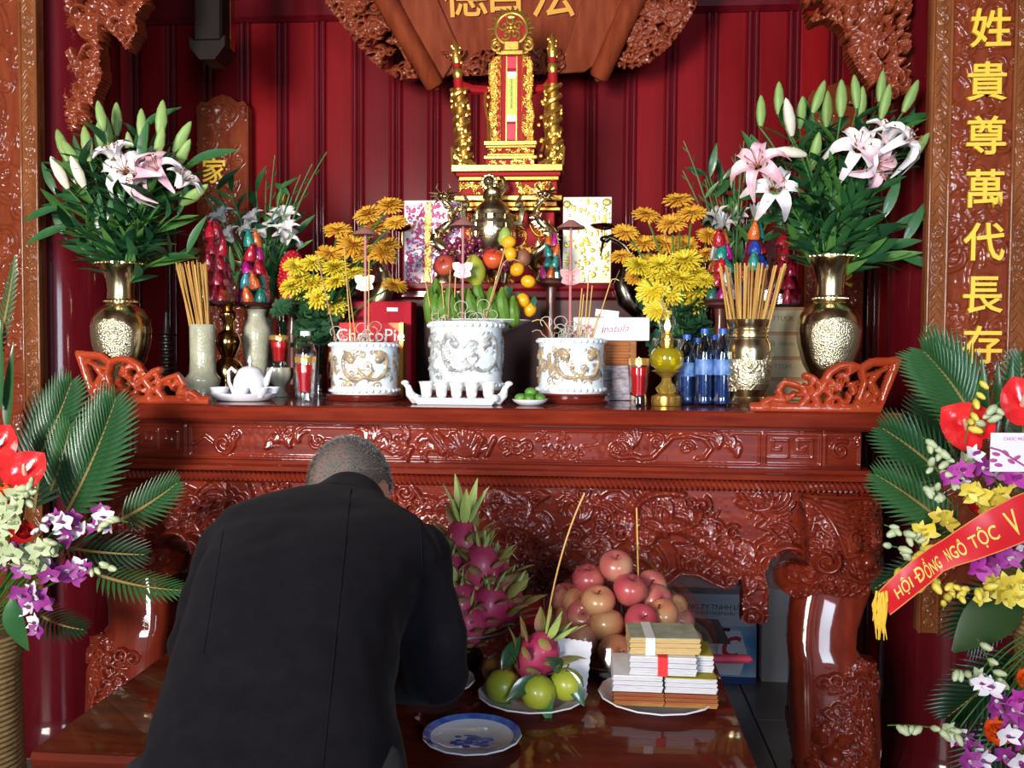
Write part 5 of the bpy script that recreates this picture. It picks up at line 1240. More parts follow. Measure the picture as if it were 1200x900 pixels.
KUM = mat('kumquat_skin', (0.80, 0.36, 0.01), 0.35, coat=0.3, bump=0.15, bscale=200); kum_me = MB().ball((0, 0, 0), (0.022, 0.022, 0.025), 10, 14).mesh('kumquat', KUM)
KL = mat('kumquat_leaf', (0.02, 0.10, 0.05), 0.4, coat=0.3)
for i, (px, py, dy) in enumerate(((598, 298, 0), (606, 316, -.03), (619, 330, -.02), (613, 352, -.045), (621, 363, -.03), (596, 284, .02))):
    o = link('kumquat', kum_me, None, T(at(px, py, YF+dy)) @ Matrix.Rotation(i*.9, 4, 'Y')); tag(o, 'orange kumquat at the end of the fruit dish, ' + ('beside the red apple', 'second from the red apple', 'the widest out, halfway down', 'second from the bottom', 'lowest, on the dish rim', 'topmost')[i], 'kumquat', 'kumquats on the fruit dish')
for i, (px, py) in enumerate(((600, 335), (626, 347), (606, 342))):
    p = at(px, py, YF-0.03); o = obj('kumquat_leaf', MB().leaf(0.04, 0.02, 0.3, 0.3, 5), KL, None, orient(p, (0.3*(i-1), -0.5, -0.6), (0, -1, 0.3))); tag(o, 'dark green kumquat leaf between the orange fruits on the dish', 'leaf', 'kumquat leaves on the fruit dish')
GR = mat('purple_grape', (0.10, 0.008, 0.03), 0.25, coat=0.3, col2=(0.16, 0.02, 0.05), nscale=40); gr_me = MB().ball((0, 0, 0), (0.0115, 0.0115, 0.0135), 7, 10).mesh('grape', GR)
gt = thing('grape_bunch', 'purple grape bunch heaped behind apples and mango on the fruit dish', 'grapes', (at(552, 300, YF+.02).x, YF+0.02, hz(552, 318, YF))); r = random.Random(8)
for i in range(110):
    u, v = r.uniform(-1, 1), r.random(); link('grape', gr_me, gt, T((u*0.125, r.uniform(-.045, .05), 0.005+0.105*v*(1-abs(u)**2*.75))))
fruit('pear', 'green pear peeping out behind the topmost kumquat', 'pear', MB().lathe([(0, -0.03), (0.018, -0.028), (0.026, -0.01), (0.02, 0.015), (0.011, 0.03), (0, 0.036)], 16).mesh('pear', mat('green_pear', (0.28, 0.38, 0.08), 0.4)), 592, 278, YF+0.05)
o = link('brown_fruit', MB().ball((0, 0, 0), (0.026, 0.026, 0.034)).mesh('brown_fruit', mat('brown_fruit_skin', (0.22, 0.08, 0.04), 0.5)), None, T(at(613, 303, YF+0.03))); tag(o, 'brown sapodilla behind the kumquats on the fruit dish', 'fruit')

# =================================================================== TOWERS OF WRAPPED SWEETS
SW = {k: mat('sweet_'+k, tuple(q*.75 for q in c), 0.28, coat=0.8, bump=0.9, bscale=95, bdist=0.006) for k, c in {'red': (0.50, 0.008, 0.03), 'crimson': (0.35, 0.005, 0.03), 'magenta': (0.52, 0.01, 0.25), 'teal': (0.01, 0.26, 0.20), 'orange': (0.70, 0.14, 0.02), 'white': (0.7, 0.7, 0.72), 'blue': (0.02, 0.06, 0.40), 'cyan': (0.02, 0.32, 0.40)}.items()}
sweet_me = {k: MB().lathe([(0, 0), (0.017, 0.0), (0.0185, 0.008), (0.015, 0.028), (0.009, 0.044), (0.005, 0.052), (0.008, 0.058), (0, 0.056)], 12).mesh('wrapped_sweet', m) for k, m in SW.items()}
CELLO = film('cellophane', (0.90, 0.86, 0.87), 0.5, 0.1); SILVER = mat('silver_film', (0.62, 0.64, 0.66), 0.2, metal=0.7)
def tower(label, px, ybase, ytop, Y, zbase, wpx, cols, ruffle=True, rows=5):
    k = mpp(Y); t = thing('sweet_tower', label, 'sweets', (at(px, 300, Y).x, Y, zbase)); R = wpx*k/2; hh = hz(px, ytop, Y)-zbase; r = random.Random(int(px*7)); n = 0
    obj('tower_dish', MB().lathe([(0, 0), (R*.95, 0), (R*1.08, 0.008), (R*1.02, 0.009), (0, 0.006)], 24), mat('dark_tray', (0.05, 0.02, 0.02), 0.4), t)
    usable = hh*0.86
    for j in range(rows):
        f = 1-j/rows*0.80; cnt = max(1, int(6*f+.5)); sc = (usable/rows)/0.048
        for i in range(cnt):
            a = 2*PI*i/cnt+j*.6-PI/2; rr = R*0.62*f if cnt > 1 else 0
            s = min(1.0, R/0.055)
            link('wrapped_sweet', sweet_me[cols[n % len(cols)] if r.random() < .75 else r.choice(cols)], t, T((rr*math.cos(a), rr*math.sin(a), 0.008+usable*j/rows)) @ Matrix.Rotation(r.uniform(-.3, .3), 4, 'X') @ Matrix.Rotation(r.uniform(-.3, .3), 4, 'Y') @ Matrix.Diagonal((s*1.15, s*1.15, sc*1.0, 1))); n += 1
    P = []
    for i in range(8):
        z = 0.006+(hh*.93)*i/7; rad = R*1.0*(1-(i/7)**1.25*.92); P.append([(rad*(1+0.10*math.sin(q*3+i*1.9)+r.uniform(-.06, .06))*math.cos(2*PI*q/22), rad*(1+0.10*math.sin(q*3+i*1.9)+r.uniform(-.06, .06))*math.sin(2*PI*q/22), z) for q in range(22)])
    obj('cellophane_wrap', MB().grid(P, closev=True), CELLO, t, smooth=True, angle=25)
    if ruffle:
        m = MB()
        for i in range(9): a = 2*PI*i/9; m.leaf(R*1.0, 0.016, -0.3, 0.5, 4, orient((0, 0, hh*.92), (math.cos(a)*.8, math.sin(a)*.8, 1.0), (0, 0, 1)))
        obj('wrapper_ruffle', m, SILVER, t)
    return t
zt1 = ZT+h1+0.001; zt2 = ZT+h2+0.001
tower('deep red sweet tower in cellophane on the brown brass stand', 252, 356, 250, Yb_, ZT+h1+.001, 42, ['crimson', 'red'], False)
tower('many coloured sweet tower in cellophane on the celadon vase', 297, 357, 262, Yv, ZT+h2+.001, 42, ['orange', 'teal', 'white', 'magenta', 'cyan', 'red'], False)
def pedestal(label, px, ytop, Y, zb_=ZT):
    h = hz(px, ytop, Y)-zb_; t = thing('sweet_stand', label, 'stand', (at(px, 300, Y).x, Y, zb_))
    obj('stand_stem', MB().lathe([(0, 0), (0.045, 0), (0.05, 0.012), (0.02, 0.03), (0.018, h*.5), (0.025, h*.6), (0.016, h*.8), (0.02, h-0.02), (0.052, h-0.008), (0.054, h), (0, h)], 24), mat('dark_red_stand', (0.09, 0.02, 0.015), 0.35, coat=0.4), t)
    return zb_+h+0.001
zq = pedestal('dark turned stand under the sweet tower behind the blue bottles', 845, 355, 3.06)
tower('many coloured sweet tower with silver ruffle beside the yellow chrysanthemums', 845, 355, 262, 3.06, zq, 40, ['magenta', 'white', 'teal', 'orange', 'red'])
zq = pedestal('dark turned stand hidden behind the brass cylinder', 887, 357, 3.0)
tower('many coloured sweet tower rising directly behind the brass cylinder', 885, 357, 250, 3.0, zq, 40, ['orange', 'magenta', 'teal', 'red', 'magenta', 'blue'])
tower('crimson sweet tower in cellophane on the stacked cardboard boxes', 918, 358, 262, 3.2, ZBX+.001, 40, ['crimson', 'red', 'crimson'])
zq = pedestal('small dark stand behind the kumquats', 646, 330, 3.24)
tower('tiny coloured sweet tower between the kumquats and the gold panel', 646, 330, 270, 3.24, zq, 26, ['orange', 'magenta', 'teal', 'magenta'], False, 4)
# red beaded cone, gold filigree lotus
zq = pedestal('dark stand under the red beaded cone', 343, 352, 3.25)
bt = thing('beaded_cone', 'sparkling red beaded cone behind the yellow chrysanthemums', 'ornament', (at(343, 330, 3.25).x, 3.25, zq)); k = mpp(3.25)
obj('cone_core', MB().lathe([(0, 0), (15*k, 0), (17*k, 20*k), (13*k, 48*k), (6*k, 58*k), (0, 60*k)], 20), SW['red'], bt); m = MB()
for i in range(160):
    u = i/160; a = i*2.4; z = u*58*k; rr = np.interp(u, [0, .33, .8, .97, 1], [15, 17.4, 13, 6, 1])*k; m.ball((rr*math.cos(a), rr*math.sin(a), z), 0.0055, 4, 6)
obj('glass_beads', m, mat('red_bead', (0.6, 0.02, 0.02), 0.12, coat=1.0), bt, kind='stuff')
lt = thing('lotus_candlestick', 'tall gold candlestick with filigree lotus tip among the lily stems', 'candlestick', (at(332, 300, 3.42).x, 3.42, ZT)); hl = hz(332, 215, 3.42)-ZT
obj('stem_rod', MB().lathe([(0, 0), (0.05, 0), (0.05, 0.015), (0.012, 0.05), (0.010, hl*.5), (0.018, hl*.55), (0.009, hl*.6), (0.009, hl-0.09)], 16), BRASS, lt)
m = MB().ball((0, 0, hl-0.008), 0.010)
for i in range(9):
    for j in range(3): a = 2*PI*i/9; m.leaf(0.04-0.008*j, 0.014, -0.5, 0.3, 4, orient((0, 0, hl-0.085+0.018*j), (math.cos(a)*(0.9-.25*j), math.sin(a)*(0.9-.25*j), .8), (0, 0, 1)))
obj('lotus_petals', m, GOLD, lt)
o = obj('pearl_ball', MB().ball((0, 0, 0), 0.016), WHITE, lt, T((at(353, 285, 3.42).x-at(332, 285, 3.42).x, -0.02, hz(353, 287, 3.42)-ZT)))

# =================================================================== FLOWERS
LEAF = [mat('lily_leaf', (0.018, 0.085, 0.030), 0.42, coat=0.15, col2=(0.035, 0.13, 0.035), nscale=12), mat('lily_leaf_dark', (0.010, 0.050, 0.022), 0.42, coat=0.15, col2=(0.02, 0.08, 0.03), nscale=12), mat('lily_leaf_light', (0.05, 0.16, 0.03), 0.42, coat=0.15, col2=(0.08, 0.20, 0.04), nscale=12)]
STEMG = mat('green_stem', (0.04, 0.13, 0.02), 0.5)
BUDG = mat('green_bud', (0.17, 0.31, 0.07), 0.5, col2=(0.33, 0.44, 0.16), nscale=6, stretch=(1, 1, 1))
BUDW = mat('white_bud', (0.72, 0.70, 0.56), 0.5, col2=(0.62, 0.50, 0.40), nscale=14)
LILYW = mat('white_lily_petal', (0.86, 0.84, 0.84), 0.5, col2=(0.84, 0.74, 0.78), nscale=14, sub=0.05)
LILYP = mat('pink_lily_petal', (0.80, 0.62, 0.66), 0.5, col2=(0.68, 0.32, 0.42), nscale=18, sub=0.05)
ANTHER = mat('rust_anther', (0.32, 0.10, 0.02), 0.7)
leaf_mes = [MB().leaf(0.15, w_, b_, 0.25, 7, shape=0.85).mesh('leaf', m) for w_, b_, m in ((0.034, 0.25, LEAF[0]), (0.040, 0.4, LEAF[1]), (0.030, 0.1, LEAF[2]), (0.042, 0.3, LEAF[0]))]
bud_prof = [(0, 0), (0.007, 0.002), (0.0150, 0.025), (0.0185, 0.052), (0.0150, 0.083), (0.007, 0.106), (0, 0.114)]
tri = lambda a, z: 1+0.10*math.cos(3*a)
bud_g = MB().lathe(bud_prof, 14, rfun=tri).mesh('flower_bud', BUDG); bud_w = MB().lathe(bud_prof, 14, rfun=tri).mesh('flower_bud', BUDW)
def lily_blossom(m, open_):
    b = MB()
    for k in range(6):
        P = []
        for i in range(9):
            t = i/8; w_ = 0.022*math.sin(PI*min(1, t*.9+.06))**.8*(1 if k % 2 else .8)
            ang = 0.25+open_*t*t*1.9; x = 0.010+0.085*t*math.sin(min(ang, 1.5))*.95; z = 0.085*t*math.cos(min(ang, 2.0))+0.012-0.03*open_*max(0, t-.75)*3
            P.append([(x, -w_, z+0.010*abs(w_)/.022), (x, -w_*.5, z+.002), (x, 0, z-0.003), (x, w_*.5, z+.002), (x, w_, z+0.010*abs(w_)/.022)])
        b.grid(P, M=Matrix.Rotation(k*PI/3, 4, 'Z'))
    return b.mesh('blossom', m)
def lily_stamens():
    b = MB()
    for k in range(6):
        a = k*PI/3+.5; b.tube([(0, 0, .01), (0.012*math.cos(a), 0.012*math.sin(a), .05), (0.024*math.cos(a), 0.024*math.sin(a), .07)], 0.0012, 4)
        b.ball((0.025*math.cos(a), 0.025*math.sin(a), .072), (0.003, 0.006, 0.003), 4, 6)
    return b.mesh('stamens', ANTHER)
blos = {('w', 1): lily_blossom(LILYW, 1.0), ('p', 1): lily_blossom(LILYP, 0.8), ('w', 0): lily_blossom(LILYW, 0.35), ('p', 0): lily_blossom(LILYP, 0.3)}
stam = lily_stamens()
def lily(label, group, rim, head, Y, kind, d, r, size=1.0, leaves=11):
    """one stem from the vase mouth to a head at a photo position; d = direction in the picture plane plus depth"""
    pre = {'g': 'green budded ', 'w': 'white budded ', 'l': 'leafy ', 'W': 'open white flowered ', 'O': 'half open white flowered ', 'P': 'open pink flowered ', 'p': 'pink '}[kind]
    p = at(head[0], head[1], Y); R_ = Vector(rim); t = thing('lily_stem', pre+label if not label.startswith('leafy') else label, 'flower', R_, 0, group); q = p-R_
    dv = Vector(d).normalized()
    pts = bez((0, 0, -0.10), (q.x*.30, q.y*.35, q.z*.55), q, 10)
    obj('stem', MB().tube(pts, [0.0038]*8+[0.003]*3, 6), STEMG, t)
    if kind in 'gw': link('flower_bud', bud_g if kind == 'g' else bud_w, t, orientz(q, dv, (size*.92, size*.92, size)))
    elif kind == 'l': link('leaf', leaf_mes[0], t, orient(q, dv, (0, -1, .4), size))
    else:
        o = link('blossom', blos[('w' if kind in 'WO' else 'p', 1 if kind in 'WP' else 0)], t, orientz(q, dv, size)); link('stamens', stam, t, orientz(q, dv, size))
    for i in range(leaves):
        u = 0.22+0.74*(i+r.random())/leaves; k = min(9, int(u*10)); b = pts[k]; tn = (pts[k+1]-pts[k]).normalized(); a = r.uniform(0, 2*PI)
        side = Vector((math.cos(a), math.sin(a)*.8, 0.1)); s = r.uniform(0.6, 1.05)
        link('leaf', leaf_mes[r.randrange(4)], t, orient(b, tn*r.uniform(.35, .9)+side*.8, tn, s))
    return t
def lily_bunch(px, ytop, Y, heads, label, group, seed):
    rim = at(px, ytop, Y); r = random.Random(seed)
    for (hx, hy, kd, dx, dz, dy) in heads:
        lily(label, group, (rim.x+r.uniform(-.02, .02), Y+r.uniform(-.02, .02), rim.z), (hx, hy), Y+r.uniform(-.06, .07) if kd in 'gl' else Y-r.uniform(.04, .10), kd, (dx, dy, dz), r, r.uniform(.9, 1.1))
lily_bunch(143, 312, 2.92, [
    (80, 222, 'w', -.45, 1, -.2), (100, 222, 'w', -.3, 1, -.3), (92, 195, 'g', -.5, .8, 0), (105, 190, 'g', -.15, 1, 0), (116, 180, 'g', .05, 1, 0), (80, 190, 'g', -.4, 1, .1),
    (137, 160, 'g', 0, 1, 0), (122, 155, 'g', -.2, 1, 0), (166, 165, 'g', 0, 1, 0), (187, 162, 'g', .1, 1, 0), (128, 178, 'g', 0, 1, -.2), (155, 192, 'g', 0, 1, -.3),
    (183, 185, 'g', .3, 1, -.1), (203, 178, 'g', .5, .8, 0), (205, 198, 'g', .5, .7, -.2), (205, 222, 'O', .75, .75, -.2), (212, 240, 'g', .7, .4, -.2), (222, 190, 'l', .9, .35, 0),
    (140, 195, 'O', -.2, .9, -.5), (150, 205, 'W', .1, .3, -1), (190, 205, 'P', -.2, .5, -.8), (178, 210, 'P', -.9, .1, -.5), (70, 243, 'l', -.9, -.2, -.1), (80, 265, 'l', -.9, -.3, -.3), (165, 150, 'l', .7, .5, 0)],
    'lily stem in the brass vase near the teapot', 'lilies in the brass vase near the teapot', 11)
lily_bunch(970, 304, 3.02, [
    (891, 150, 'g', 0, 1, 0), (912, 135, 'g', 0, 1, 0), (928, 160, 'w', -.25, 1, -.3), (936, 152, 'g', .1, 1, 0), (952, 133, 'g', .35, 1, 0), (968, 150, 'g', 0, 1, -.1), (985, 138, 'g', 0, 1, 0),
    (1004, 128, 'g', -.1, 1, 0), (1008, 140, 'g', 0, 1, -.2), (1030, 120, 'g', .1, 1, 0), (1032, 140, 'g', .2, 1, -.1), (1058, 132, 'g', .35, .8, 0), (945, 182, 'w', -.9, .1, -.3), (950, 200, 'g', .1, .9, -.4),
    (890, 200, 'P', -.4, .4, -.9), (905, 225, 'W', .0, .2, -1), (1003, 180, 'W', .0, .35, -1), (1018, 190, 'P', .5, -.4, -.8), (1035, 172, 'O', .25, .9, -.5), (1050, 172, 'W', .6, .4, -.6),
    (1062, 190, 'g', .6, .8, 0), (1050, 262, 'l', .9, .3, -.2), (1052, 300, 'l', .7, -.2, -.3), (1045, 150, 'l', .8, .4, 0), (930, 255, 'l', -.8, .0, -.4), (975, 160, 'l', -.3, .9, 0)],
    'lily stem in the brass vase beside the cardboard boxes', 'lilies in the brass vase beside the boxes', 12)

rF = random.Random(77)
for (px, ytop, Y, x0, x1, y0, y1, grp, lab) in ((143, 312, 2.92, 62, 225, 185, 290, 'filler leaves with the lilies near the teapot', 'leafy green stem filling the lily bunch near the teapot'), (970, 304, 3.02, 885, 1065, 160, 285, 'filler leaves with the lilies near the boxes', 'leafy green stem filling the lily bunch beside the boxes')):
    rim = at(px, ytop, Y)
    for i in range(15):
        u = (i+.5)/15; lily(lab, grp, (rim.x+rF.uniform(-.02, .02), Y+rF.uniform(-.02, .02), rim.z), (x0+(x1-x0)*u, rF.uniform(y0, y1)+40*abs(u-.5)), Y+rF.uniform(-.05, .09), 'l', (u-.5, -.2, 1), rF, rF.uniform(.8, 1.1), 11)
# ---- gladiolus spikes and small white lilies in hidden vases behind the sweet towers
SPIKE = mat('gladiolus_green', (0.06, 0.14, 0.05), 0.5, col2=(0.10, 0.20, 0.05), nscale=9); WHITEFL = mat('small_white_petal', (0.62, 0.62, 0.60), 0.5, col2=(0.50, 0.47, 0.45), nscale=20)
sheath = MB().leaf(0.055, 0.020, -0.2, 0.5, 5).mesh('bud_sheath', SPIKE)
def hidden_vase(label, px, ytop, Y):
    h = hz(px, ytop, Y)-ZT; t = thing('plain_vase', label, 'vase', (at(px, 400, Y).x, Y, ZT)); obj('vase_body', MB().lathe([(0, 0), (0.04, 0), (0.055, h*.3), (0.05, h*.7), (0.028, h*.85), (0.038, h), (0.03, h), (0.02, h*.8), (0, h*.75)], 28), CREAM, t); return (at(px, 400, Y).x, Y, ZT+h)
def spike(label, group, rim, tip, Y, r, n=9, bend=0.0):
    R_ = Vector(rim); q = at(tip[0], tip[1], Y)-R_; t = thing('gladiolus_spike', label, 'flower', R_, 0, group)
    pts = bez((0, 0, -0.08), (q.x*.25+bend, q.y*.5, q.z*.55), q, 14); obj('stem', MB().tube(pts, [0.0045]*8+[0.003]*4+[0.002]*3, 6), SPIKE, t)
    for i in range(n):
        k = 5+int(9*i/n); b = pts[k]; tn = (pts[min(k+1, 14)]-pts[k-1]).normalized(); sd = Vector((1 if i % 2 else -1, -.3, 0))
        link('bud_sheath', sheath, t, orient(b, tn+sd*.28, sd, 1.0-0.055*i))
    return t
r = random.Random(21)
rv = hidden_vase('plain cream vase hidden behind the celadon vase', 310, 372, 3.36)
for tip in ((383, 178), (366, 192), (322, 182), (222, 205), (240, 232), (312, 200), (352, 205)):
    spike('slender green gladiolus spike rising behind the sweet towers near the teapot', 'gladiolus spikes near the teapot', rv, tip, 3.32+r.uniform(-.06, .06), r)
rv2 = hidden_vase('plain cream vase hidden behind the blue bottles and sweet towers', 862, 372, 3.36)
for tip in ((801, 165), (800, 200), (880, 158), (872, 165), (862, 180), (845, 210), (826, 210)):
    spike('slender green gladiolus spike rising behind the sweet towers near the yellow chrysanthemums', 'gladiolus spikes near the yellow chrysanthemums', rv2, tip, 3.32+r.uniform(-.05, .05), r, bend=-0.02)
sm_lily = {k: v for k, v in blos.items()}
for rvv, heads, lab, grp in ((rv, [(302, 262), (312, 280), (322, 268), (296, 275), (335, 262), (330, 285), (265, 262), (275, 285), (340, 275)], 'small greyish white flower behind the sweet towers near the teapot', 'small white flowers near the teapot'),
                             (rv2, [(838, 270), (845, 262), (905, 250), (872, 262)], 'small greyish white flower behind the sweet towers at the box end', 'small white flowers near the boxes')):
    for hx, hy in heads:
        q = at(hx, hy, 3.30+r.uniform(-.05, .05))-Vector(rvv); t = thing('white_flower', lab, 'flower', rvv, 0, grp)
        pts = bez((0, 0, -0.06), (q.x*.3, q.y*.5, q.z*.6), q, 8); obj('stem', MB().tube(pts, 0.003, 5), STEMG, t)
        me = blos[('w', 0)].copy(); me.materials.clear(); me.materials.append(WHITEFL)
        link('blossom', me, t, orientz(q, (r.uniform(-.7, .7), -.6, .7), r.uniform(.6, .8)))
        for i in range(4):
            b = pts[3+i]; link('leaf', leaf_mes[(i) % 4], t, orient(b, (r.uniform(-1, 1), r.uniform(-.5, .3), r.uniform(.3, 1)), (0, -1, .3), r.uniform(.4, .7)))
for rvv, n, x0, x1, y0, y1, grp, lab in ((rv, 16, 250, 350, 220, 330, 'filler leaves near the teapot', 'dark green filler leaf spray behind the sweet towers near the teapot'), (rv2, 16, 815, 890, 205, 310, 'filler leaves near the boxes', 'dark green filler leaf spray behind the sweet towers at the box end')):
    for i in range(n):
        hx, hy = r.uniform(x0, x1), r.uniform(y0, y1); q = at(hx, hy, 3.34+r.uniform(-.05, .06))-Vector(rvv); t = thing('leaf_spray', lab, 'foliage', rvv, 0, grp)
        pts = bez((0, 0, -0.05), (q.x*.35, q.y*.5, q.z*.6), q, 6); obj('stem', MB().tube(pts, 0.0028, 5), STEMG, t)
        for k in range(5):
            b = pts[2+k % 5]; link('leaf', leaf_mes[r.randrange(4)], t, orient(b, (r.uniform(-1, 1), r.uniform(-.6, .4), r.uniform(.1, 1.2)), (0, -1, .4), r.uniform(.4, .8)))

# ---- chrysanthemums
CHY = mat('yellow_petal', (0.62, 0.44, 0.012), 0.6, col2=(0.70, 0.56, 0.04), nscale=20); CHO = mat('orange_petal', (0.64, 0.29, 0.02), 0.6, col2=(0.72, 0.40, 0.04), nscale=20); CHL = mat('chrysanthemum_leaf', (0.012, 0.055, 0.022), 0.6, col2=(0.02, 0.085, 0.03), nscale=14)
def mum_mesh(m, seed, openness):
    b = MB(); r = random.Random(seed); S_ = 0.051
    for ring, (n, el, L, rad) in enumerate(((22, -0.05, 1.0, .25), (22, .25, .98, .22), (20, .55, .90, .2), (18, .85, .78, .17), (14, 1.12, .62, .13), (9, 1.4, .5, .08))):
        el = el*openness+0.08
        for i in range(n):
            a = 2*PI*(i+.5*(ring % 2))/n+r.uniform(-.08, .08); e = el+r.uniform(-.1, .1); l = S_*L*r.uniform(.88, 1.08)
            d = Vector((math.cos(a)*math.cos(e), math.sin(a)*math.cos(e), math.sin(e)))
            P = []; w_ = S_*0.085; sdv = Vector((-math.sin(a), math.cos(a), 0)); up = d.cross(sdv)*-1
            for t in (0, .4, .8, 1.0):
                c_ = d*(l*t)+up*(S_*0.26*t*t)+Vector((0, 0, S_*.12)); ww = w_*(0.6+.7*t if t < .9 else .55); P.append([c_-sdv*ww+up*w_*.5, c_, c_+sdv*ww+up*w_*.5])
            b.grid(P)
    b.ball((0, 0, S_*.12), S_*.2, 5, 8)
    return b.mesh('flower_head', m)
mum = {('y', i): mum_mesh(CHY, i, 1.0-.12*i) for i in range(3)}; mum.update({('o', i): mum_mesh(CHO, 10+i, 1.0-.12*i) for i in range(3)})
calyx_me = MB().lathe([(0, -0.012), (0.008, -0.010), (0.013, 0.0), (0.008, 0.008)], 10).mesh('calyx', CHL)
def lobed():
    b = MB(); out = []
    for i in range(15):
        t = i/14; w_ = 0.030*math.sin(PI*(t*.92+.05))**.7*(1+0.35*math.cos(t*19)); out.append([(0.085*t, -w_, .006*abs(math.cos(t*19))), (0.085*t, 0, 0.0), (0.085*t, w_, .006*abs(math.cos(t*19)))])
    return b.grid(out).mesh('leaf', CHL)
mleaf = lobed()
def chrys(label, grp, rim, pos, Y, col, r, size, d):
    R_ = Vector(rim); q = at(pos[0], pos[1], Y)-R_; t = thing('chrysanthemum', label, 'flower', R_, 0, grp)
    pts = bez((0, 0, -0.10), (q.x*.25, q.y*.4, q.z*.6), q, 8); obj('stem', MB().tube(pts, 0.0034, 6), STEMG, t)
    link('flower_head', mum[(col, r.randrange(3))], t, orientz(q, d, size, r.uniform(0, 6))); link('calyx', calyx_me, t, orientz(q, d, size))
    for i in range(4):
        b = pts[2+i]; link('leaf', mleaf, t, orient(b, (r.uniform(-1, 1), r.uniform(-1, .2), r.uniform(-.2, .6)), (0, -.5, 1), r.uniform(.55, .9)))
def mums(rim, Y, heads, labs, seed):
    r = random.Random(seed)
    for i, (x, y, c_, s) in enumerate(heads):
        face = (r.uniform(-.35, .35), -0.75 if c_ == 'Y' else r.uniform(-.75, -.35), 1.0 if c_ != 'Y' else .45)
        chrys(labs[c_.lower()][0], labs[c_.lower()][1], (rim[0]+r.uniform(-.02, .02), rim[1]+r.uniform(-.02, .02), rim[2]), (x, y), Y+(r.uniform(-.10, -.02) if c_ in 'yY' else r.uniform(.0, .08)), c_.lower(), r, s, face)
def glass_vase(label, px, ytop, Y):
    h = hz(px, ytop, Y)-ZT; t = thing('glass_vase', label, 'vase', (at(px, 400, Y).x, Y, ZT)); obj('vase_body', MB().lathe([(0, 0.003), (0.05, 0), (0.05, 0.01), (0.046, h*.5), (0.055, h), (0.051, h), (0.042, h*.5), (0.044, 0.014), (0, 0.012)], 28), film('smoky_glass', (0.55, 0.5, 0.45), 0.4), t); return (at(px, 400, Y).x, Y, ZT+h)
rl = glass_vase('smoky glass vase of chrysanthemums behind the clear bottle', 372, 404, 3.06)
mums(rl, 3.10, [(396, 272, 'o', 1.0), (432, 254, 'o', 1.0), (457, 244, 'o', 1.0), (440, 271, 'o', 1.05), (464, 262, 'o', .8), (414, 292, 'o', 1.25), (386, 300, 'o', .95), (430, 300, 'o', 1.1), (462, 336, 'o', .9), (448, 300, 'o', 1.0), (420, 318, 'o', .9), (455, 290, 'o', .9),
              (346, 314, 'y', .85), (367, 310, 'y', .85), (393, 316, 'y', .9), (344, 338, 'y', .95), (366, 334, 'y', 1.0), (356, 343, 'y', .8), (373, 349, 'Y', 1.0), (390, 359, 'Y', 1.0), (395, 331, 'y', .8), (416, 322, 'y', .8), (352, 328, 'y', .8)],
     {'o': ('orange yellow chrysanthemum in the bunch around the brass crane', 'orange chrysanthemums near the brass crane'), 'y': ('bright yellow chrysanthemum in the bunch above the clear bottle', 'yellow chrysanthemums above the clear bottle')}, 5)
rr_ = glass_vase('smoky glass vase of chrysanthemums behind the blue bottles', 800, 425, 3.08)
mums(rr_, 3.12, [(757, 254, 'o', .95), (795, 237, 'o', 1.0), (811, 252, 'o', 1.0), (787, 264, 'o', 1.0), (733, 274, 'o', .9), (754, 287, 'o', 1.0), (779, 288, 'o', 1.05), (802, 288, 'o', 1.0), (829, 278, 'o', .8), (828, 300, 'o', .7), (728, 302, 'o', .8), (745, 325, 'o', .8), (760, 308, 'o', .9),
              (747, 314, 'y', .9), (775, 313, 'y', 1.0), (803, 307, 'y', 1.1), (768, 322, 'y', .9), (815, 322, 'y', .85), (765, 340, 'Y', 1.15), (784, 345, 'Y', 1.0), (798, 331, 'y', 1.0), (818, 342, 'y', 1.0), (770, 363, 'Y', .9), (790, 357, 'Y', 1.0), (811, 354, 'Y', 1.0), (783, 326, 'y', .9), (825, 330, 'y', .8)],
     {'o': ('orange yellow chrysanthemum in the bunch by the gold panel', 'orange chrysanthemums by the gold panel'), 'y': ('bright yellow chrysanthemum in the bunch above the oil lamp', 'yellow chrysanthemums above the oil lamp')}, 6)
r = random.Random(31)
for rim, n, x0, x1, y0, y1, lab, grp in ((rl, 34, 335, 392, 345, 402, 'dark lobed leaf under the yellow chrysanthemums above the clear bottle', 'chrysanthemum leaves above the clear bottle'), (rr_, 40, 752, 838, 350, 425, 'dark lobed leaf under the yellow chrysanthemums behind the oil lamp', 'chrysanthemum leaves behind the oil lamp')):
    for i in range(n):
        p = at(r.uniform(x0, x1), r.uniform(y0, y1), rim[1]+r.uniform(-.03, .06)); o = link('chrysanthemum_leaf', mleaf, None, orient(p, (r.uniform(-1, 1), r.uniform(-.8, .2), r.uniform(-.6, .5)), (0, -1, .5), r.uniform(.6, 1.0))); tag(o, lab, 'leaf', grp)

# =================================================================== OFFERINGS ON THE BENCH
ZB = ZB+0.0008
BLUEG = mat('cobalt_glaze', (0.03, 0.08, 0.38), 0.15, coat=0.7, col2=(0.10, 0.20, 0.55), nscale=40)
PLATE = mat('white_plate_glaze', (0.66, 0.67, 0.72), 0.12, coat=0.7)
def plate(name, label, px, py, wpx, deep=0.018):
    p = atz(px, py, ZB); R = wpx*mpp(p.y)/2; t = thing(name, label, 'plate', p)
    obj('plate_body', MB().lathe([(0, 0), (R*.55, 0), (R*.6, 0.003), (R*.9, deep*.8), (R, deep), (R*.98, deep+.002), (R*.88, deep*.85), (R*.58, 0.006), (0, 0.005)], 48, rfun=lambda a, z: 1+0.012*math.cos(a*16)*(z > deep*.7)), PLATE, t)
    return t, R, p
t, R, p = plate('dinner_plate', 'empty white plate with cobalt blue rim at the bench front beside the jacket sleeve', 553, 872, 119)
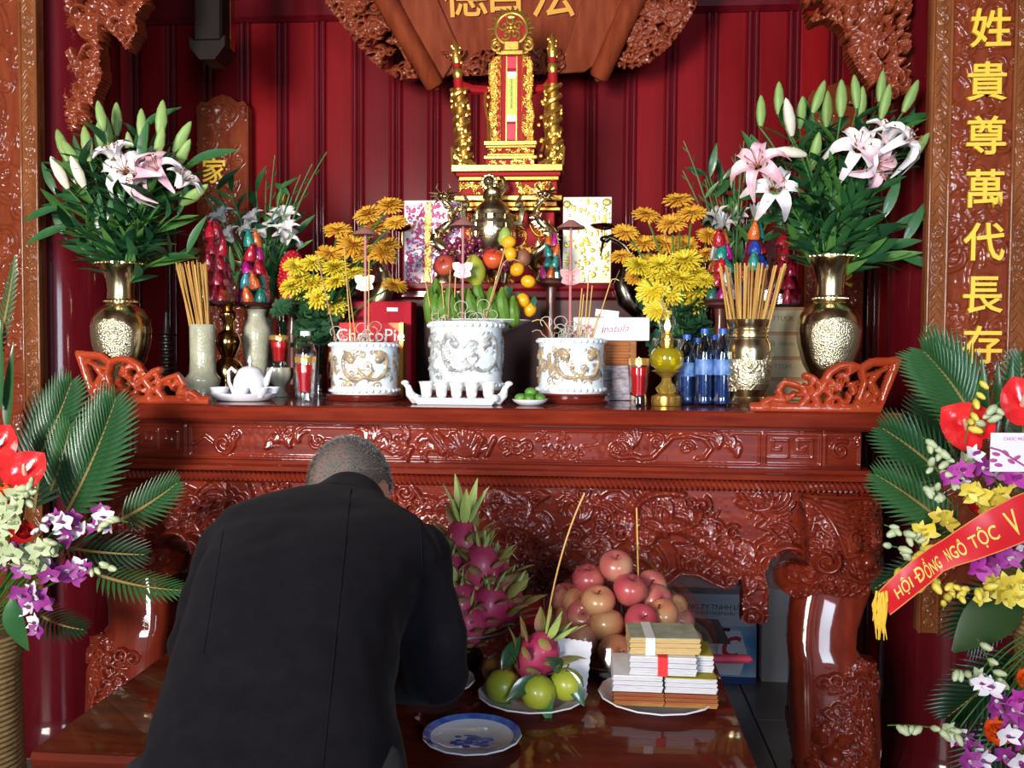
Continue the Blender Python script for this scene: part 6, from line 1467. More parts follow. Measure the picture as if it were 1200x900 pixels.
obj('blue_rim', MB().lathe([(R*.985, 0.0206), (R*.93, 0.0185), (R*.86, 0.0160), (R*.84, 0.0152)], 48), BLUEG, t, label='cobalt blue painted rim band')
m = MB(); r = random.Random(3)
for i in range(30):
    a = r.uniform(0, 6.28); q = R*.36*math.sqrt(r.random()); x, y = q*math.cos(a)*1.2, q*math.sin(a)*.8
    m.ball((x, y, 0.0058), (r.uniform(.004, .011), r.uniform(.003, .006), 0.0006), 3, 7)
m.tube([(-R*.4, -R*.1, .0062), (0, 0, .0064), (R*.4, R*.15, .0062)], 0.0012, 4)
obj('blue_flower', m, BLUEG, t, label='cobalt flower painted in the middle')
for i in range(36):
    pass
# tangerines, leaves, front dragon fruit
tp_, R, pp = plate('fruit_plate', 'white plate of green tangerines and one dragon fruit', 624, 822, 130)
TANG = [mat('tangerine_yellow_green', (0.34, 0.30, 0.02), 0.4, coat=0.2, col2=(0.20, 0.24, 0.02), nscale=12, bump=0.2, bscale=150), mat('tangerine_green', (0.20, 0.26, 0.02), 0.4, coat=0.2, col2=(0.32, 0.34, 0.03), nscale=12, bump=0.2, bscale=150), mat('tangerine_brown', (0.20, 0.08, 0.02), 0.4, coat=0.2)]
def tang_mesh(m, R): return MB().lathe([(0, -.80*R), (.4*R, -.80*R), (.8*R, -.55*R), (R, 0), (.93*R, .45*R), (.62*R, .80*R), (.26*R, .97*R), (.10*R, 1.0*R), (0, .95*R)], 24).mesh('fruit_flesh', m)
bigleaf = [MB().leaf(0.10, 0.042, b_, 0.3, 8, shape=.9).mesh('leaf', m) for b_, m in ((0.5, LEAF[0]), (0.25, mat('glossy_dark_leaf', (0.012, 0.06, 0.02), 0.3, coat=0.5)))]
for i, (lab, px, py, dy, R_, mi, leaves) in enumerate((
    ('yellow green tangerine with a leaf, beside the man on the fruit plate', 589, 805, -.03, .034, 0, [((0, -.004, .034), (.1, -.35, -.9), 0), ((0, 0, .034), (.25, .2, .5), 1)]),
    ('green tangerine at the front of the fruit plate, leaf hanging over the rim', 631, 818, -.055, .034, 1, [((0, -.004, .034), (.35, -.75, -1.0), 0), ((-.004, 0, .034), (-.5, -.4, -.3), 1)]),
    ('green tangerine under a big dark leaf, beside the banknotes', 664, 803, -.03, .033, 1, [((0, -.01, .033), (.5, -.5, -.8), 1), ((-.01, -.01, .034), (-.1, -.6, .35), 1)]),
    ('brownish tangerine at the back of the fruit plate', 584, 786, .04, .033, 2, []))):
    q = atz(px, py+20, ZB); Y = pp.y+dy; c0 = at(px, py, Y); z0 = max(ZB+0.010+R_*.8, c0.z)
    t = thing('tangerine', lab, 'tangerine', (c0.x, Y, z0))
    link('fruit_flesh', tang_mesh(TANG[mi], R_), t); link('stem', stem_me, t, T((0, 0, R_-.026)))
    for b, d, k in leaves: link('leaf', bigleaf[k], t, orient(b, d, (0, -1, .5), .8 if k == 0 else .7))
DFR = mat('dragon_fruit_skin', (0.33, 0.012, 0.075), 0.5, coat=0.1, col2=(0.42, 0.05, 0.10), nscale=8); DFG = mat('dragon_fruit_scale', (0.24, 0.30, 0.06), 0.5, col2=(0.45, 0.08, 0.12), nscale=10); DFT = mat('dragon_fruit_tip', (0.25, 0.36, 0.08), 0.5, col2=(0.38, 0.42, 0.16), nscale=10)
df_prof = [(0, -1.15), (.3, -1.12), (.72, -.75), (.98, -.1), (.95, .4), (.7, .85), (.35, 1.12), (.15, 1.2), (0, 1.2)]
df_body = MB().lathe([(a*.042, b*.046) for a, b in df_prof], 22, rfun=lambda a, z: 1+.035*math.sin(3*a+z*60)).mesh('fruit_flesh', DFR)
scale_me = MB().leaf(0.042, 0.028, -0.75, .35, 6, shape=.75).mesh('scale_leaf', DFG); tip_me = MB().leaf(0.075, 0.018, -0.25, .5, 6, shape=.7).mesh('crown_leaf', DFT)
def dragon_fruit(label, p, axis, s=1.0, seed=1, grp=None, crown=1.0):
    r = random.Random(seed); t = thing('dragon_fruit', label, 'dragon fruit', M=orientz(p, axis, s, r.uniform(0, 6)), group=grp); link('fruit_flesh', df_body, t)
    for i in range(18):
        a = i*2.4; z = -.040+.078*i/18; rr = np.interp(z/.046, [b for a_, b in df_prof], [a_ for a_, b in df_prof])*.041
        n = Vector((math.cos(a), math.sin(a), .25)); link('scale_leaf', scale_me, t, orient((rr*n.x, rr*n.y, z), (n.x*.22, n.y*.22, 1), n, r.uniform(.85, 1.15)))
    for i in range(7):
        a = i*.9+.3; n = Vector((math.cos(a), math.sin(a), 0)); link('crown_leaf', tip_me, t, orient((n.x*.010, n.y*.010, .048), (n.x*.22, n.y*.22, 1), n, crown*r.uniform(.6, 1.0)))
    return t
c0 = at(629, 770, pp.y+.01); dragon_fruit('pink dragon fruit leaning on the plate of tangerines, crown pointing up', c0, (.55, -.1, .85), 1.0, 4, None, 1.0)
# dragon fruit pile on a low footed tray
Yd = 2.0; zd_ = hz(548, 752, Yd-.12); xd = at(540, 740, Yd).x
t = thing('metal_tray', 'round silver tray on a foot under the pile of dragon fruit', 'tray', (xd, Yd, ZB)); hd = zd_-ZB; R = 66*mpp(Yd)
obj('tray_foot', MB().lathe([(0, 0), (.05, 0), (.05, .008), (.03, hd*.5), (.045, hd-.012), (0, hd-.012)], 24), BLACKWOOD, t)
obj('tray_plate', MB().lathe([(0, hd-.012), (R*.8, hd-.010), (R, hd+.004), (R, hd+.008), (R*.96, hd+.007), (R*.8, hd-.004), (0, hd-.004)], 44), mat('dull_silver', (0.35, 0.36, 0.38), 0.3, metal=0.9), t)
for i, (px, py, dy, ax_, s, lab) in enumerate((
    (543, 640, .02, (.05, -.05, 1), 1.0, 'topmost dragon fruit of the pile, long crown standing upright'),
    (528, 678, -.02, (-.1, -.2, 1), 1.0, 'dragon fruit in the pile just beside the black sleeve, second tier'), (563, 668, -.02, (.1, -.1, 1), 1.0, 'dragon fruit in the second tier of the pile, showing two scales'), (578, 682, .03, (.3, 0, 1), .95, 'dragon fruit in the second tier of the pile, at the apple side'),
    (540, 712, -.06, (-.1, -.3, 1), 1.02, 'dragon fruit low at the front of the pile with a yellow green scale'), (572, 715, -.05, (.2, -.3, 1), 1.0, 'dragon fruit at the bottom front of the pile on the tray rim'), (590, 712, .02, (.4, 0, .9), .95, 'dragon fruit at the bottom of the pile closest to the apples'), (515, 700, .0, (-.4, 0, 1), .95, 'dragon fruit at the bottom of the pile, mostly behind the sleeve'), (548, 735, -.075, (0, -.5, .8), .9, 'lowest dragon fruit lying on the tray rim'))):
    dragon_fruit(lab, at(px, py, Yd+dy), ax_, s*1.08, 20+i, 'dragon fruit piled on the silver tray', 1.45 if i == 0 else .62)
# apples
APPLE = [mat('pink_apple', (0.46, 0.10, 0.10), 0.3, coat=0.4, col2=(0.56, 0.33, 0.19), nscale=16, stretch=(1, 1, .35), contrast=(.42, .75)), mat('blushed_apple', (0.52, 0.15, 0.09), 0.3, coat=0.4, col2=(0.56, 0.36, 0.16), nscale=14, stretch=(1, 1, .35), contrast=(.3, .8)), mat('rose_apple', (0.44, 0.06, 0.085), 0.3, coat=0.4, col2=(0.52, 0.16, 0.11), nscale=16, stretch=(1, 1, .35), contrast=(.45, .8))]
ap_me = [apple_mesh('fruit_flesh', m, .0385) for m in APPLE]
Ya = 2.06
rows_ = [[(722, 664, .03)], [(690, 680, .06), (738, 692, -.01), (762, 688, .06)], [(701, 706, -.03), (676, 708, .05), (768, 704, .03), (786, 712, .06)],
         [(711, 733, -.06), (752, 729, -.06), (684, 722, .01), (776, 722, -.02), (664, 702, .09), (795, 730, .05)],
         [(720, 764, -.10), (683, 750, -.06), (762, 757, -.07), (740, 752, -.01), (790, 748, -.03), (803, 752, .04), (668, 726, .06), (700, 752, .03), (655, 735, .08)]]
rn = ['top', 'second', 'third', 'fourth', 'lowest']; nth = ['first', 'second', 'third', 'fourth', 'fifth', 'sixth', 'seventh', 'eighth', 'ninth']
r = random.Random(17)
zdish = ZB
xa_ = at(730, 760, Ya).x
t = thing('apple_dish', 'wide dark dish under the heap of apples', 'dish', (xa_, Ya, ZB)); R = .15
obj('dish_plate', MB().lathe([(0, 0), (R*.6, 0), (R*.95, .012), (R*1.08, .018), (R*1.06, .020), (R*.9, .014), (R*.6, .004), (0, .004)], 40), mat('dark_lacquer_dish', (.03, .008, .008), .2, coat=.7), t)
for k, row_ in enumerate(rows_):
    for i, (px, py, dy) in enumerate(sorted(row_)):
        lab = 'apple on the very top of the heap on the bench' if k == 0 else 'pink apple in the %s tier of the heap, %s counting from the dragon fruit' % (rn[k], nth[i])
        fruit('apple', lab, 'apple', ap_me[r.choice((0, 1, 2, 0))], px, py, Ya+dy, 'apples heaped on the bench', (r.uniform(.2, 1.3) if r.random() < .6 else r.uniform(-.5, .5), r.uniform(-.5, .5), r.uniform(-.7, .7)))
P = []
for i in range(9):
    u = i/8; rad = .17*(1-u**1.8)*1.0+.03; P.append([((rad*(1+.05*math.sin(q*4+i)))*math.cos(2*PI*q/26)*1.05, rad*(1+.05*math.sin(q*3+i*2))*math.sin(2*PI*q/26)*.95, .01+.235*u) for q in range(26)])
o = obj('plastic_wrap', MB().grid(P, closev=True), film('thin_wrap', (0.97, 0.96, 0.96), 0.2, 0.08, 0.35), None, T((xa_, Ya+.01, ZB))); tag(o, 'clear plastic wrap drawn over the heap of apples', 'wrap')
# upright incense in the fruit
for i, (a, b, c_) in enumerate((((640, 735), (655, 640), (685, 578)), ((748, 680), (747, 640), (746, 595)))):
    Yi = 1.97 if i == 0 else 2.1; pts = bez(at(*a, Yi), at(*b, Yi+.01), at(*c_, Yi+.03), 10)
    o = link('incense_stick', MB().tube(pts, .0019, 6).mesh('incense_stick', stick_cols[2])); tag(o, ('curved incense stick rising between dragon fruit and apples', 'straight incense stick rising behind the top apple')[i], 'incense')
# white card, banknotes, pink incense pack, black tray
p = at(668, 778, 1.80); t = thing('gift_card', 'white scalloped card propped behind the tangerines', 'card', p)
cw, ch_ = .038, .046; out = []
for i in range(14): out.append((-cw+2*cw*i/13, ch_+(.002 if i % 2 else 0)))
for i in range(14): out.append((cw+(.002 if i % 2 else 0), ch_-2*ch_*i/13))
out += [(-cw*.8, -ch_), (-cw*.95, 0)]
obj('card', MB().prism(out, -.0008, .0008, M=Matrix.Rotation(.12, 4, 'Y') @ Matrix.Rotation(-.3, 4, 'X') @ Matrix.Rotation(.2, 4, 'Z')), mat('grey_white_card', (.55, .53, .57), .7), t, smooth=False)
tp2, R, pm = plate('money_plate', 'white plate stacked with banknotes beside the tangerines', 770, 822, 138)
NOTEW = mat('banknote_edges_white', (.52, .50, .53), .8, bump=.8, bscale=60, stretch=(1, 1, 12)); NOTEO = mat('banknote_edges_orange', (.22, .05, .012), .8, col2=(.34, .15, .03), nscale=6, bump=.8, bscale=60, stretch=(1, 1, 10)); NOTEY = mat('banknote_edges_yellow', (.50, .34, .14), .8, bump=.8, bscale=60, stretch=(1, 1, 12)); NOTEG = mat('banknote_green', (.28, .30, .20), .8, col2=(.42, .42, .30), nscale=30); OLIVE = mat('banknote_olive', (.38, .32, .02), .7); BAND = mat('red_paper_band', (.65, .015, .02), .6)
s_ = mpp(pm.y); base = 0.014
def notes(label, px0, px1, z0, h, y0, d, m, topm=None, band=None, rz=0.0, bandx=0):
    x0, x1 = (px0-770)*s_, (px1-770)*s_; t = thing('banknote_bundle', label, 'banknotes', (pm.x+(x0+x1)/2, pm.y+y0, ZB+base+z0), rz, 'bundles of banknotes on the plate'); wd = x1-x0
    P = []
    b = MB()
    nL = 7
    for i in range(nL): j = (i*37 % 5-2)*.0006; b.box(-wd/2+j, wd/2+j, -d/2-j, d/2, h*i/nL+.0002, h*(i+1)/nL-.0001, .0006)
    o = obj('note_sheets', b, m, t, smooth=False); o['kind'] = 'stuff'
    if topm: obj('top_note', MB().box(-wd/2+.001, wd/2-.001, -d/2+.001, d/2-.001, h, h+.001), topm, t, smooth=False)
    if band: obj('paper_band', MB().box(bandx-.009, bandx+.009, -d/2-.0022, d/2+.002, -.0005, h+.0018), band, t, smooth=False)
    return t
notes('bundle of orange banknotes at the bottom of the stack, tangerine side', 718, 775, 0, .026, .0, .13, NOTEO)
notes('bundle of orange banknotes at the bottom of the stack, floor side', 776, 835, 0, .026, .0, .13, NOTEO)
notes('white bundle of banknotes in the second layer, tangerine side', 717, 773, .0275, .030, -.002, .13, NOTEW, PAPER)
notes('white bundle of banknotes in the second layer, floor side', 776, 834, .0275, .028, .0, .13, NOTEW, OLIVE)
notes('white bundle with a red paper band in the third layer', 736, 811, .059, .034, -.008, .11, NOTEW, PAPER, BAND, 0, -.001)
notes('short olive bundle beside the red banded bundle', 812.5, 832, .0578, .032, .01, .09, NOTEW, OLIVE)
notes('greenish banknotes with a white band on top of the stack', 735, 815, .0955, .030, .0, .10, NOTEY, NOTEG, PAPER, .04, -.028)
p = at(838, 773, 1.95); t = thing('incense_pack', 'pink red pack of incense sticks poking out beside the apples', 'incense', (p.x, 1.95, ZB))
hz_ = p.z-ZB
obj('stick_bundle', MB().tube([(-.09, 0, hz_), (.07, .01, hz_), (.078, .01, hz_)], [.010, .009, .004], 10), mat('pink_red_incense', (.33, .02, .05), .6), t)
obj('pack_support', MB().box(-.085, -.02, -.02, .03, 0, hz_-.0105, .003), BLACKWOOD, t, smooth=False)
p = at(826, 748, 2.16); t = thing('black_tray', 'black lacquer tray standing on edge behind the apples', 'tray', (p.x, 2.17, ZB))
q = [at(x, y, 2.17) for x, y in ((783, 722), (842, 727), (856, 772), (783, 772))]
obj('tray_panel', MB().prism([(a.x-p.x, max(a.z-ZB, 0.0)) for a in q], -.006, .006, .002), BLACKWOOD, t, smooth=False)
# plate of greens by the sleeve
tp3, R, pl = plate('small_plate', 'white plate of dark betel leaves beside the black sleeve', 500, 806, 116)
for i in range(9):
    r_ = random.Random(i); o = link('betel_leaf', bigleaf[1], None, orient((pl.x+r_.uniform(-.03, .055), pl.y+r_.uniform(-.03, .04), ZB+.015+.006*i), (r_.uniform(-1, 1), r_.uniform(-.6, .6), .25), (0, -.4, 1), .8)); tag(o, 'dark green betel leaf on the plate beside the black sleeve', 'leaf', 'betel leaves on the small plate')
# boxes on the floor under the altar
Yx = 3.98; t, wd, h = carton('floor_carton', 'pale blue detergent carton standing on the floor under the altar', 783, 887, 696, 0.0008, Yx, .1, mat('pale_blue_card', (.62, .72, .88), .6))
fx_ = lambda px: (px-835)*mpp(Yx); fz = lambda py: hz(835, py, Yx)-.0008
obj('printed_panel', MB().box(fx_(784), fx_(886.5), -.0015, 0, .002, fz(733)), mat('blue_print', (.10, .34, .75), .5, col2=(.50, .68, .90), nscale=9), t, smooth=False)
obj('blue_strip', MB().box(fx_(784), fx_(887), -.002, 0, .001, fz(792)), mat('deep_blue_print', (.02, .06, .25), .5), t, smooth=False)
obj('white_field', MB().prism([(fx_(800), fz(790)), (fx_(868), fz(790)), (fx_(876), fz(765)), (fx_(868), fz(738)), (fx_(800), fz(738))], -.003, -.001), mat('white_blue_print', (.75, .82, .92), .5), t, smooth=False)
obj('dark_print', MB().box(fx_(846), fx_(856), -.0036, -.002, fz(739), fz(735)), INK, t, smooth=False)
text('lettering', 'c', .20, mat('red_print', (.60, .03, .06), .5), t, T((fx_(858), -.0036, fz(757))), .001, .0, .25)
text('lettering', 'CÔNG TY TNHH LỘC', .030, INK, t, T((fx_(835), -.001, fz(711))), .0008); text('lettering', 'SX TM XUẤT NHẬP KHẨU', .017, INK, t, T((fx_(834), -.001, fz(718))), .0008)
t, wd, h = carton('cream_carton', 'tall cream carton behind the pale blue one under the altar', 800, 878, 676, 0.0008, 4.09, .03, mat('cream_card', (.72, .70, .60), .7))
t, wd, h = carton('white_carton', 'white carton seen through the gap beside the carved altar leg', 895, 960, 640, 0.0008, 4.02, .08, mat('bluish_white_card', (.85, .88, .95), .6))

# =================================================================== THE TWO FLOWER STANDS IN FRONT OF THE ALTAR
FROND = [mat('palm_green', (0.010, 0.050, 0.014), 0.4, coat=0.2, col2=(0.017, 0.070, 0.020), nscale=7), mat('palm_green_light', (0.018, 0.072, 0.020), 0.4, coat=0.2, col2=(0.026, 0.090, 0.025), nscale=7), mat('palm_green_dark', (0.005, 0.024, 0.008), 0.4, coat=0.2)]
RACHIS = mat('palm_rachis', (0.22, 0.16, 0.05), 0.6)
lf_me = [MB().leaf(1.0, 0.20, 0.12, 0.30, 6, shape=.6).mesh('leaflet', m) for m in FROND]
def frond(label, grp, a, b, Y, wpx, mi, n=22, dy=0.05, sag=0.03, face=(0, -1, .25), ang=.85):
    P0, P1 = at(a[0], a[1], Y), at(b[0], b[1], Y-dy); t = thing('palm_frond', label, 'palm frond', P0, 0, grp); q = P1-P0; L = q.length
    side = q.cross(Vector(face)).normalized(); pts = bez((0, 0, 0), q*.5+side*sag, q, 16)
    obj('rachis', MB().tube(pts, [.0055-.004*i/16 for i in range(17)], 6), RACHIS, t); n = int(n*.85); nf = Vector(face).normalized(); W = wpx*mpp(Y)
    for i in range(n):
        u = .06+.92*i/(n-1); k = min(15, int(u*16)); c_ = pts[k].lerp(pts[k+1], u*16-k); tn = (pts[k+1]-pts[k]).normalized(); s_ = tn.cross(nf).normalized()
        ll = W*(.55+.6*math.sin(PI*min(1, u*.85+.12)))*(1.0 if u < .8 else 1.0-.5*(u-.8)/.2)
        fwd = ang*(.75+.9*u)
        for sg in (-1, 1):
            d = tn*fwd+s_*sg*(1.15-.5*u)+nf*.12
            link('leaflet', lf_me[mi], t, orient(c_, d, nf+s_*sg*.35, (ll, max(.65*ll, .045), ll)))
    return t
LG, RG = 'palm fronds in the stand near the basket weave', 'palm fronds in the stand with the red sash'
LL, RL = 'dark green palm frond in the basket stand, ', 'green palm frond in the sash stand, '
Yl = 2.32
frond(LL+'the broadest, upright against the altar front', LG, (76, 604), (136, 466), Yl, 58, 0, 26, .04, .02)
frond(LL+'upright beside the carved couplet board', LG, (44, 540), (84, 448), Yl+.05, 46, 0, 20, .02, .01)
frond(LL+'small and low, pointing at the altar apron', LG, (140, 610), (208, 566), Yl-.02, 34, 0, 18, .03, .01)
frond(LL+'lying flat below the orchids towards the man', LG, (112, 672), (216, 692), Yl-.04, 30, 1, 20, .06, .02, (0, -.8, .8))
frond(LL+'hanging lowest beside the rattan basket', LG, (40, 715), (98, 738), Yl-.04, 30, 2, 16, .06, .02, (0, -.8, .8))
frond(LL+'dark one behind the broadest', LG, (40, 600), (60, 470), Yl+.10, 55, 2, 22, .0, .0)
frond(LL+'short one beside the red anthurium', LG, (60, 575), (82, 500), Yl+.02, 40, 1, 16, .03, .01)
frond(LL+'half hidden beneath the purple orchids', LG, (70, 640), (170, 650), Yl+.03, 36, 2, 18, .02, .01)
frond(LL+'cropped at the picture edge, thin and tall', LG, (-5, 420), (18, 300), Yl+.05, 14, 1, 22, .0, .01)
Yr = 2.26
frond(RL+'the broadest, upright before the couplet board', RG, (1145, 500), (1082, 412), Yr+.04, 56, 1, 24, .03, .02)
frond(RL+'second one, pointing at the altar end', RG, (1118, 570), (1034, 502), Yr, 44, 0, 20, .04, .015)
frond(RL+'third one, above the sash beside the carved leg', RG, (1122, 628), (1026, 556), Yr-.04, 42, 1, 22, .05, .015)
frond(RL+'dark and thin under the sash end', RG, (1095, 655), (1025, 690), Yr+.03, 22, 2, 16, .03, .01)
frond(RL+'dark one behind the anthurium', RG, (1130, 560), (1090, 470), Yr+.10, 50, 2, 20, .0, .0)
frond(RL+'hanging low beside the pillar', RG, (1200, 770), (1110, 840), Yr+.04, 48, 2, 20, .03, .0)
frond(RL+'upright at the cropped edge near the second anthurium', RG, (1200, 520), (1196, 418), Yr+.06, 40, 0, 18, .0, .0)
frond(RL+'dark drooping one below the yellow orchids', RG, (1190, 690), (1130, 745), Yr+.02, 46, 2, 18, .02, .02, (0, -.9, .5))
frond(RL+'dark lowest one behind the orchids', RG, (1200, 830), (1140, 900), Yr+.05, 46, 2, 16, .02, .0)
# sword leaves
swl = MB().leaf(0.24, 0.030, 0.05, .3, 6, shape=.7).mesh('sword_leaf', FROND[1])
for px, py, Y, dx, lab, g in ((8, 505, 2.36, .05, 'upright sword leaf at the cropped edge of the basket stand', 'sword leaves in the basket stand'), (0, 480, 2.34, -.02, 'upright sword leaf at the cropped edge of the basket stand', 'sword leaves in the basket stand'),
                         (1155, 505, 2.28, -.05, 'upright sword leaf between the two anthuriums of the sash stand', 'sword leaves in the sash stand'), (1168, 510, 2.29, .02, 'upright sword leaf between the two anthuriums of the sash stand', 'sword leaves in the sash stand'), (1178, 505, 2.30, .1, 'upright sword leaf between the two anthuriums of the sash stand', 'sword leaves in the sash stand')):
    o = link('sword_leaf', swl, None, orient(at(px, py, Y), (dx, .02, 1), (0, -1, .1), 1.0 if px < 100 else .75)); tag(o, lab, 'leaf', g)
broad = MB().leaf(0.19, 0.11, 0.35, .2, 8, shape=.9).mesh('broad_leaf', mat('broad_dark_leaf', (.02, .05, .012), .45, coat=.2))
o = link('broad_leaf', broad, None, orient(at(1196, 700, 2.22), (-.9, -.3, -.45), (0, -.6, .8))); tag(o, 'broad dark leaf hanging under the yellow orchids of the sash stand', 'leaf')
o = link('broad_leaf', bigleaf[0], None, orient(at(15, 700, 2.2), (.1, -.2, -1), (0, -1, .2), 1.4)); tag(o, 'pointed green leaf drooping over the rattan basket', 'leaf')
# rattan stands
RATT = mat('rattan', (.40, .27, .12), .6, col2=(.28, .17, .07), nscale=40)
def basket(label, px, ytop, Y, rpx):
    x = at(px, ytop, Y).x; zt_ = hz(px, ytop, Y); R = rpx*mpp(Y); t = thing('rattan_stand', label, 'flower stand', (x, Y, 0.0008))
    core = MB().lathe([(0, 0), (R*1.15, 0), (R*.95, zt_*.5), (R*.92, zt_*.85), (R*1.05, zt_), (0, zt_)], 30); obj('stand_core', core, mat('rattan_dark', (.14, .08, .035), .8), t)
    m = MB(); n = int(zt_/.014)
    for i in range(n):
        z = .008+i*.014; rr = np.interp(z/zt_, [0, .5, .85, 1], [1.15, .95, .92, 1.05])*R+.002
        m.tube([((rr+.003*math.sin(q*PI+i*PI))*math.cos(2*PI*q/36), (rr+.003*math.sin(q*PI+i*PI))*math.sin(2*PI*q/36), z+.002*math.sin(q*PI+i*PI)) for q in range(37)], .0065, 5, cap=False)
    o_ = obj('woven_cane', m, RATT, t); o_['kind'] = 'stuff'
    return (x, Y, zt_)
bl = basket('tall woven rattan stand under the flowers with red anthuriums and purple orchids', -32, 738, 2.30, 55)
br = basket('tall woven rattan stand mostly beyond the picture edge under the sash flowers', 1262, 700, 2.24, 62)
# anthuriums
ANT = mat('red_anthurium', (.62, .012, .02), .18, coat=.8, col2=(.72, .03, .03), nscale=20, bump=.5, bscale=45, bdist=.004); SPAD = mat('anthurium_spadix', (.80, .55, .38), .5)
def spathe():
    b = MB(); P = []
    for i in range(11):
        u = i/10; row_ = []
        for k in range(21):
            a = -PI+2*PI*k/20; rr = .056*(1-.30*math.cos(a)*0)*((1-.35*math.exp(-(abs(abs(a)-PI))*3.0))+.22*math.exp(-abs(a)*3.2)); row_.append((rr*u*math.cos(a), rr*u*math.sin(a)*.95, .020*u*u-.008*math.cos(2*a)*u*u))
        P.append(row_)
    return b.grid(P).mesh('spathe', ANT)
spa = spathe(); spd = MB().tube([(0, 0, .004), (.008, 0, .022), (.018, 0, .044), (.020, 0, .048)], [.0055, .0055, .004, .001], 8).mesh('spadix', SPAD)
def anthurium(label, pos, Y, d, s, root, grp=None):
    p = at(pos[0], pos[1], Y); t = thing('anthurium', label, 'flower', M=orientz(p, d, s, math.radians(pos[2] if len(pos) > 2 else 60)), group=grp); link('spathe', spa, t); link('spadix', spd, t)
    Mi = t.matrix_world.inverted() if False else orientz(p, d, s, math.radians(pos[2] if len(pos) > 2 else 60)).inverted(); q = Mi @ Vector(root)
    obj('stem', MB().tube(bez((0, 0, -.001), (q.x*.3, q.y*.3, q.z*.5-.02), q*.85, 6), .004, 6), STEMG, t)
anthurium('red anthurium facing forward in the basket stand', (30, 556, 60), 2.20, (.15, -.9, .35), 1.0, (bl[0]+.05, bl[1], bl[2]))
anthurium('red anthurium cut by the picture edge in the basket stand', (-4, 526, 80), 2.22, (.3, -.9, .2), 1.0, (bl[0], bl[1], bl[2]))
anthurium('large red anthurium with pale spadix beside the white card', (1133, 503, 130), 2.16, (-.15, -.95, .25), 1.05, (br[0], br[1], br[2]))
anthurium('red anthurium at the picture edge above the white card', (1197, 475, 100), 2.2, (-.1, -.95, .2), 1.0, (br[0], br[1], br[2]))
# orchids
ORP = mat('purple_orchid', (.20, .012, .16), .5, col2=(.34, .05, .29), nscale=30); ORW = mat('white_orchid', (.72, .68, .72), .5, col2=(.55, .25, .50), nscale=22, contrast=(.55, .8)); ORY = mat('yellow_orchid', (.66, .50, .03), .5, col2=(.70, .60, .14), nscale=25); ORG = mat('pale_green_orchid', (.36, .43, .22), .5, col2=(.50, .54, .36), nscale=25); ORM = mat('magenta_orchid', (.33, .01, .22), .5, col2=(.42, .05, .34), nscale=30)
def orchid(mp, ml, s):
    b = MB()
    for k, (a, L, w_) in enumerate(((PI/2, .030, .016), (PI/2+2.2, .030, .016), (PI/2-2.2, .030, .016), (.35, .032, .026), (PI-.35, .032, .026))):
        b.leaf(L, w_, -.15, .1, 5, orient((0, 0, 0), (math.cos(a), math.sin(a), .22), (0, 0, 1)), shape=.75)
    me = b.mesh('petals', mp); l = MB().leaf(.020, .017, .9, -.4, 5, orient((0, 0, .003), (0, -.55, .9), (0, -.8, -.5))).ball((0, 0, .006), .0045, 5, 7).mesh('lip', ml); return me, l
ork = {'p': orchid(ORP, ORW, 1), 'w': orchid(ORW, ORP, 1), 'y': orchid(ORY, ORY, 1), 'g': orchid(ORG, ORG, 1), 'm': orchid(ORM, ORP, 1)}
obud = {k: MB().lathe([(0, 0), (.005, .003), (.008, .012), (.005, .024), (0, .028)], 9).mesh('orchid_bud', m) for k, m in (('g', ORG), ('y', ORY), ('w', ORW), ('p', ORP))}
def orchids(items, root, Y, label, grp, seed):
    r = random.Random(seed); R_ = Vector(root)
    for px, py, k, s in items:
        p = at(px, py, Y+r.uniform(-.05, .03)); t = thing('orchid', {'p': 'purple orchid blossom with white lip', 'w': 'white orchid blossom with purple lip', 'y': 'yellow orchid blossom', 'g': 'pale green orchid blossom', 'm': 'magenta orchid blossom'}[k]+label, 'flower', p, 0, grp); d = (r.uniform(-.5, .5), -.9, r.uniform(-.2, .5)); me, lp = ork[k]; M = orientz((0, 0, 0), d, s*1.05, r.uniform(-.5, .5))
        link('petals', me, t, M); link('lip', lp, t, M); q = (R_-p); obj('stem', MB().tube(bez((0, .004, 0), (q.x*.25, q.y*.3+.02, q.z*.2+.02), q*.6, 6), .0018, 5), STEMG, t)
def buds(items, root, Y, label, grp, seed):
    r = random.Random(seed)
    for (a, b, n, k) in items:
        P0, P1 = at(a[0], a[1], Y), at(b[0], b[1], Y-.03); t = thing('orchid_spray', label, 'flower', P0, 0, grp); q = P1-P0; pts = bez((0, 0, 0), q*.5+Vector((0, 0, .02)), q, 10)
        obj('stem', MB().tube(pts, .0016, 5), STEMG, t)
        for i in range(n):
            c_ = pts[min(10, 2+int(8.5*i/n))]; link('orchid_bud', obud[k], t, orientz(c_, (r.uniform(-1, 1), -.4, r.uniform(-.8, .5)), r.uniform(.8, 1.3)))
orchids([(75, 612, 'w', 1), (82, 628, 'p', 1.1), (66, 608, 'p', .9), (74, 622, 'w', .9), (84, 608, 'p', .9), (96, 622, 'w', 1), (112, 618, 'p', .8), (118, 600, 'p', .8), (122, 606, 'w', .9), (128, 618, 'w', .8), (60, 668, 'p', 1), (52, 662, 'w', 1), (80, 670, 'p', 1), (92, 664, 'w', .9), (86, 678, 'p', 1), (102, 668, 'p', .9), (38, 695, 'w', 1), (24, 698, 'p', 1), (44, 702, 'p', 1.2), (36, 712, 'w', 1.1), (50, 708, 'p', 1), (42, 730, 'w', .9), (44, 740, 'p', .8), (58, 675, 'p', .9), (20, 640, 'p', .9), (28, 670, 'p', 1.0), (0, 662, 'p', 1)],
        bl, 2.20, ' in the basket stand', 'orchids in the basket stand', 3)
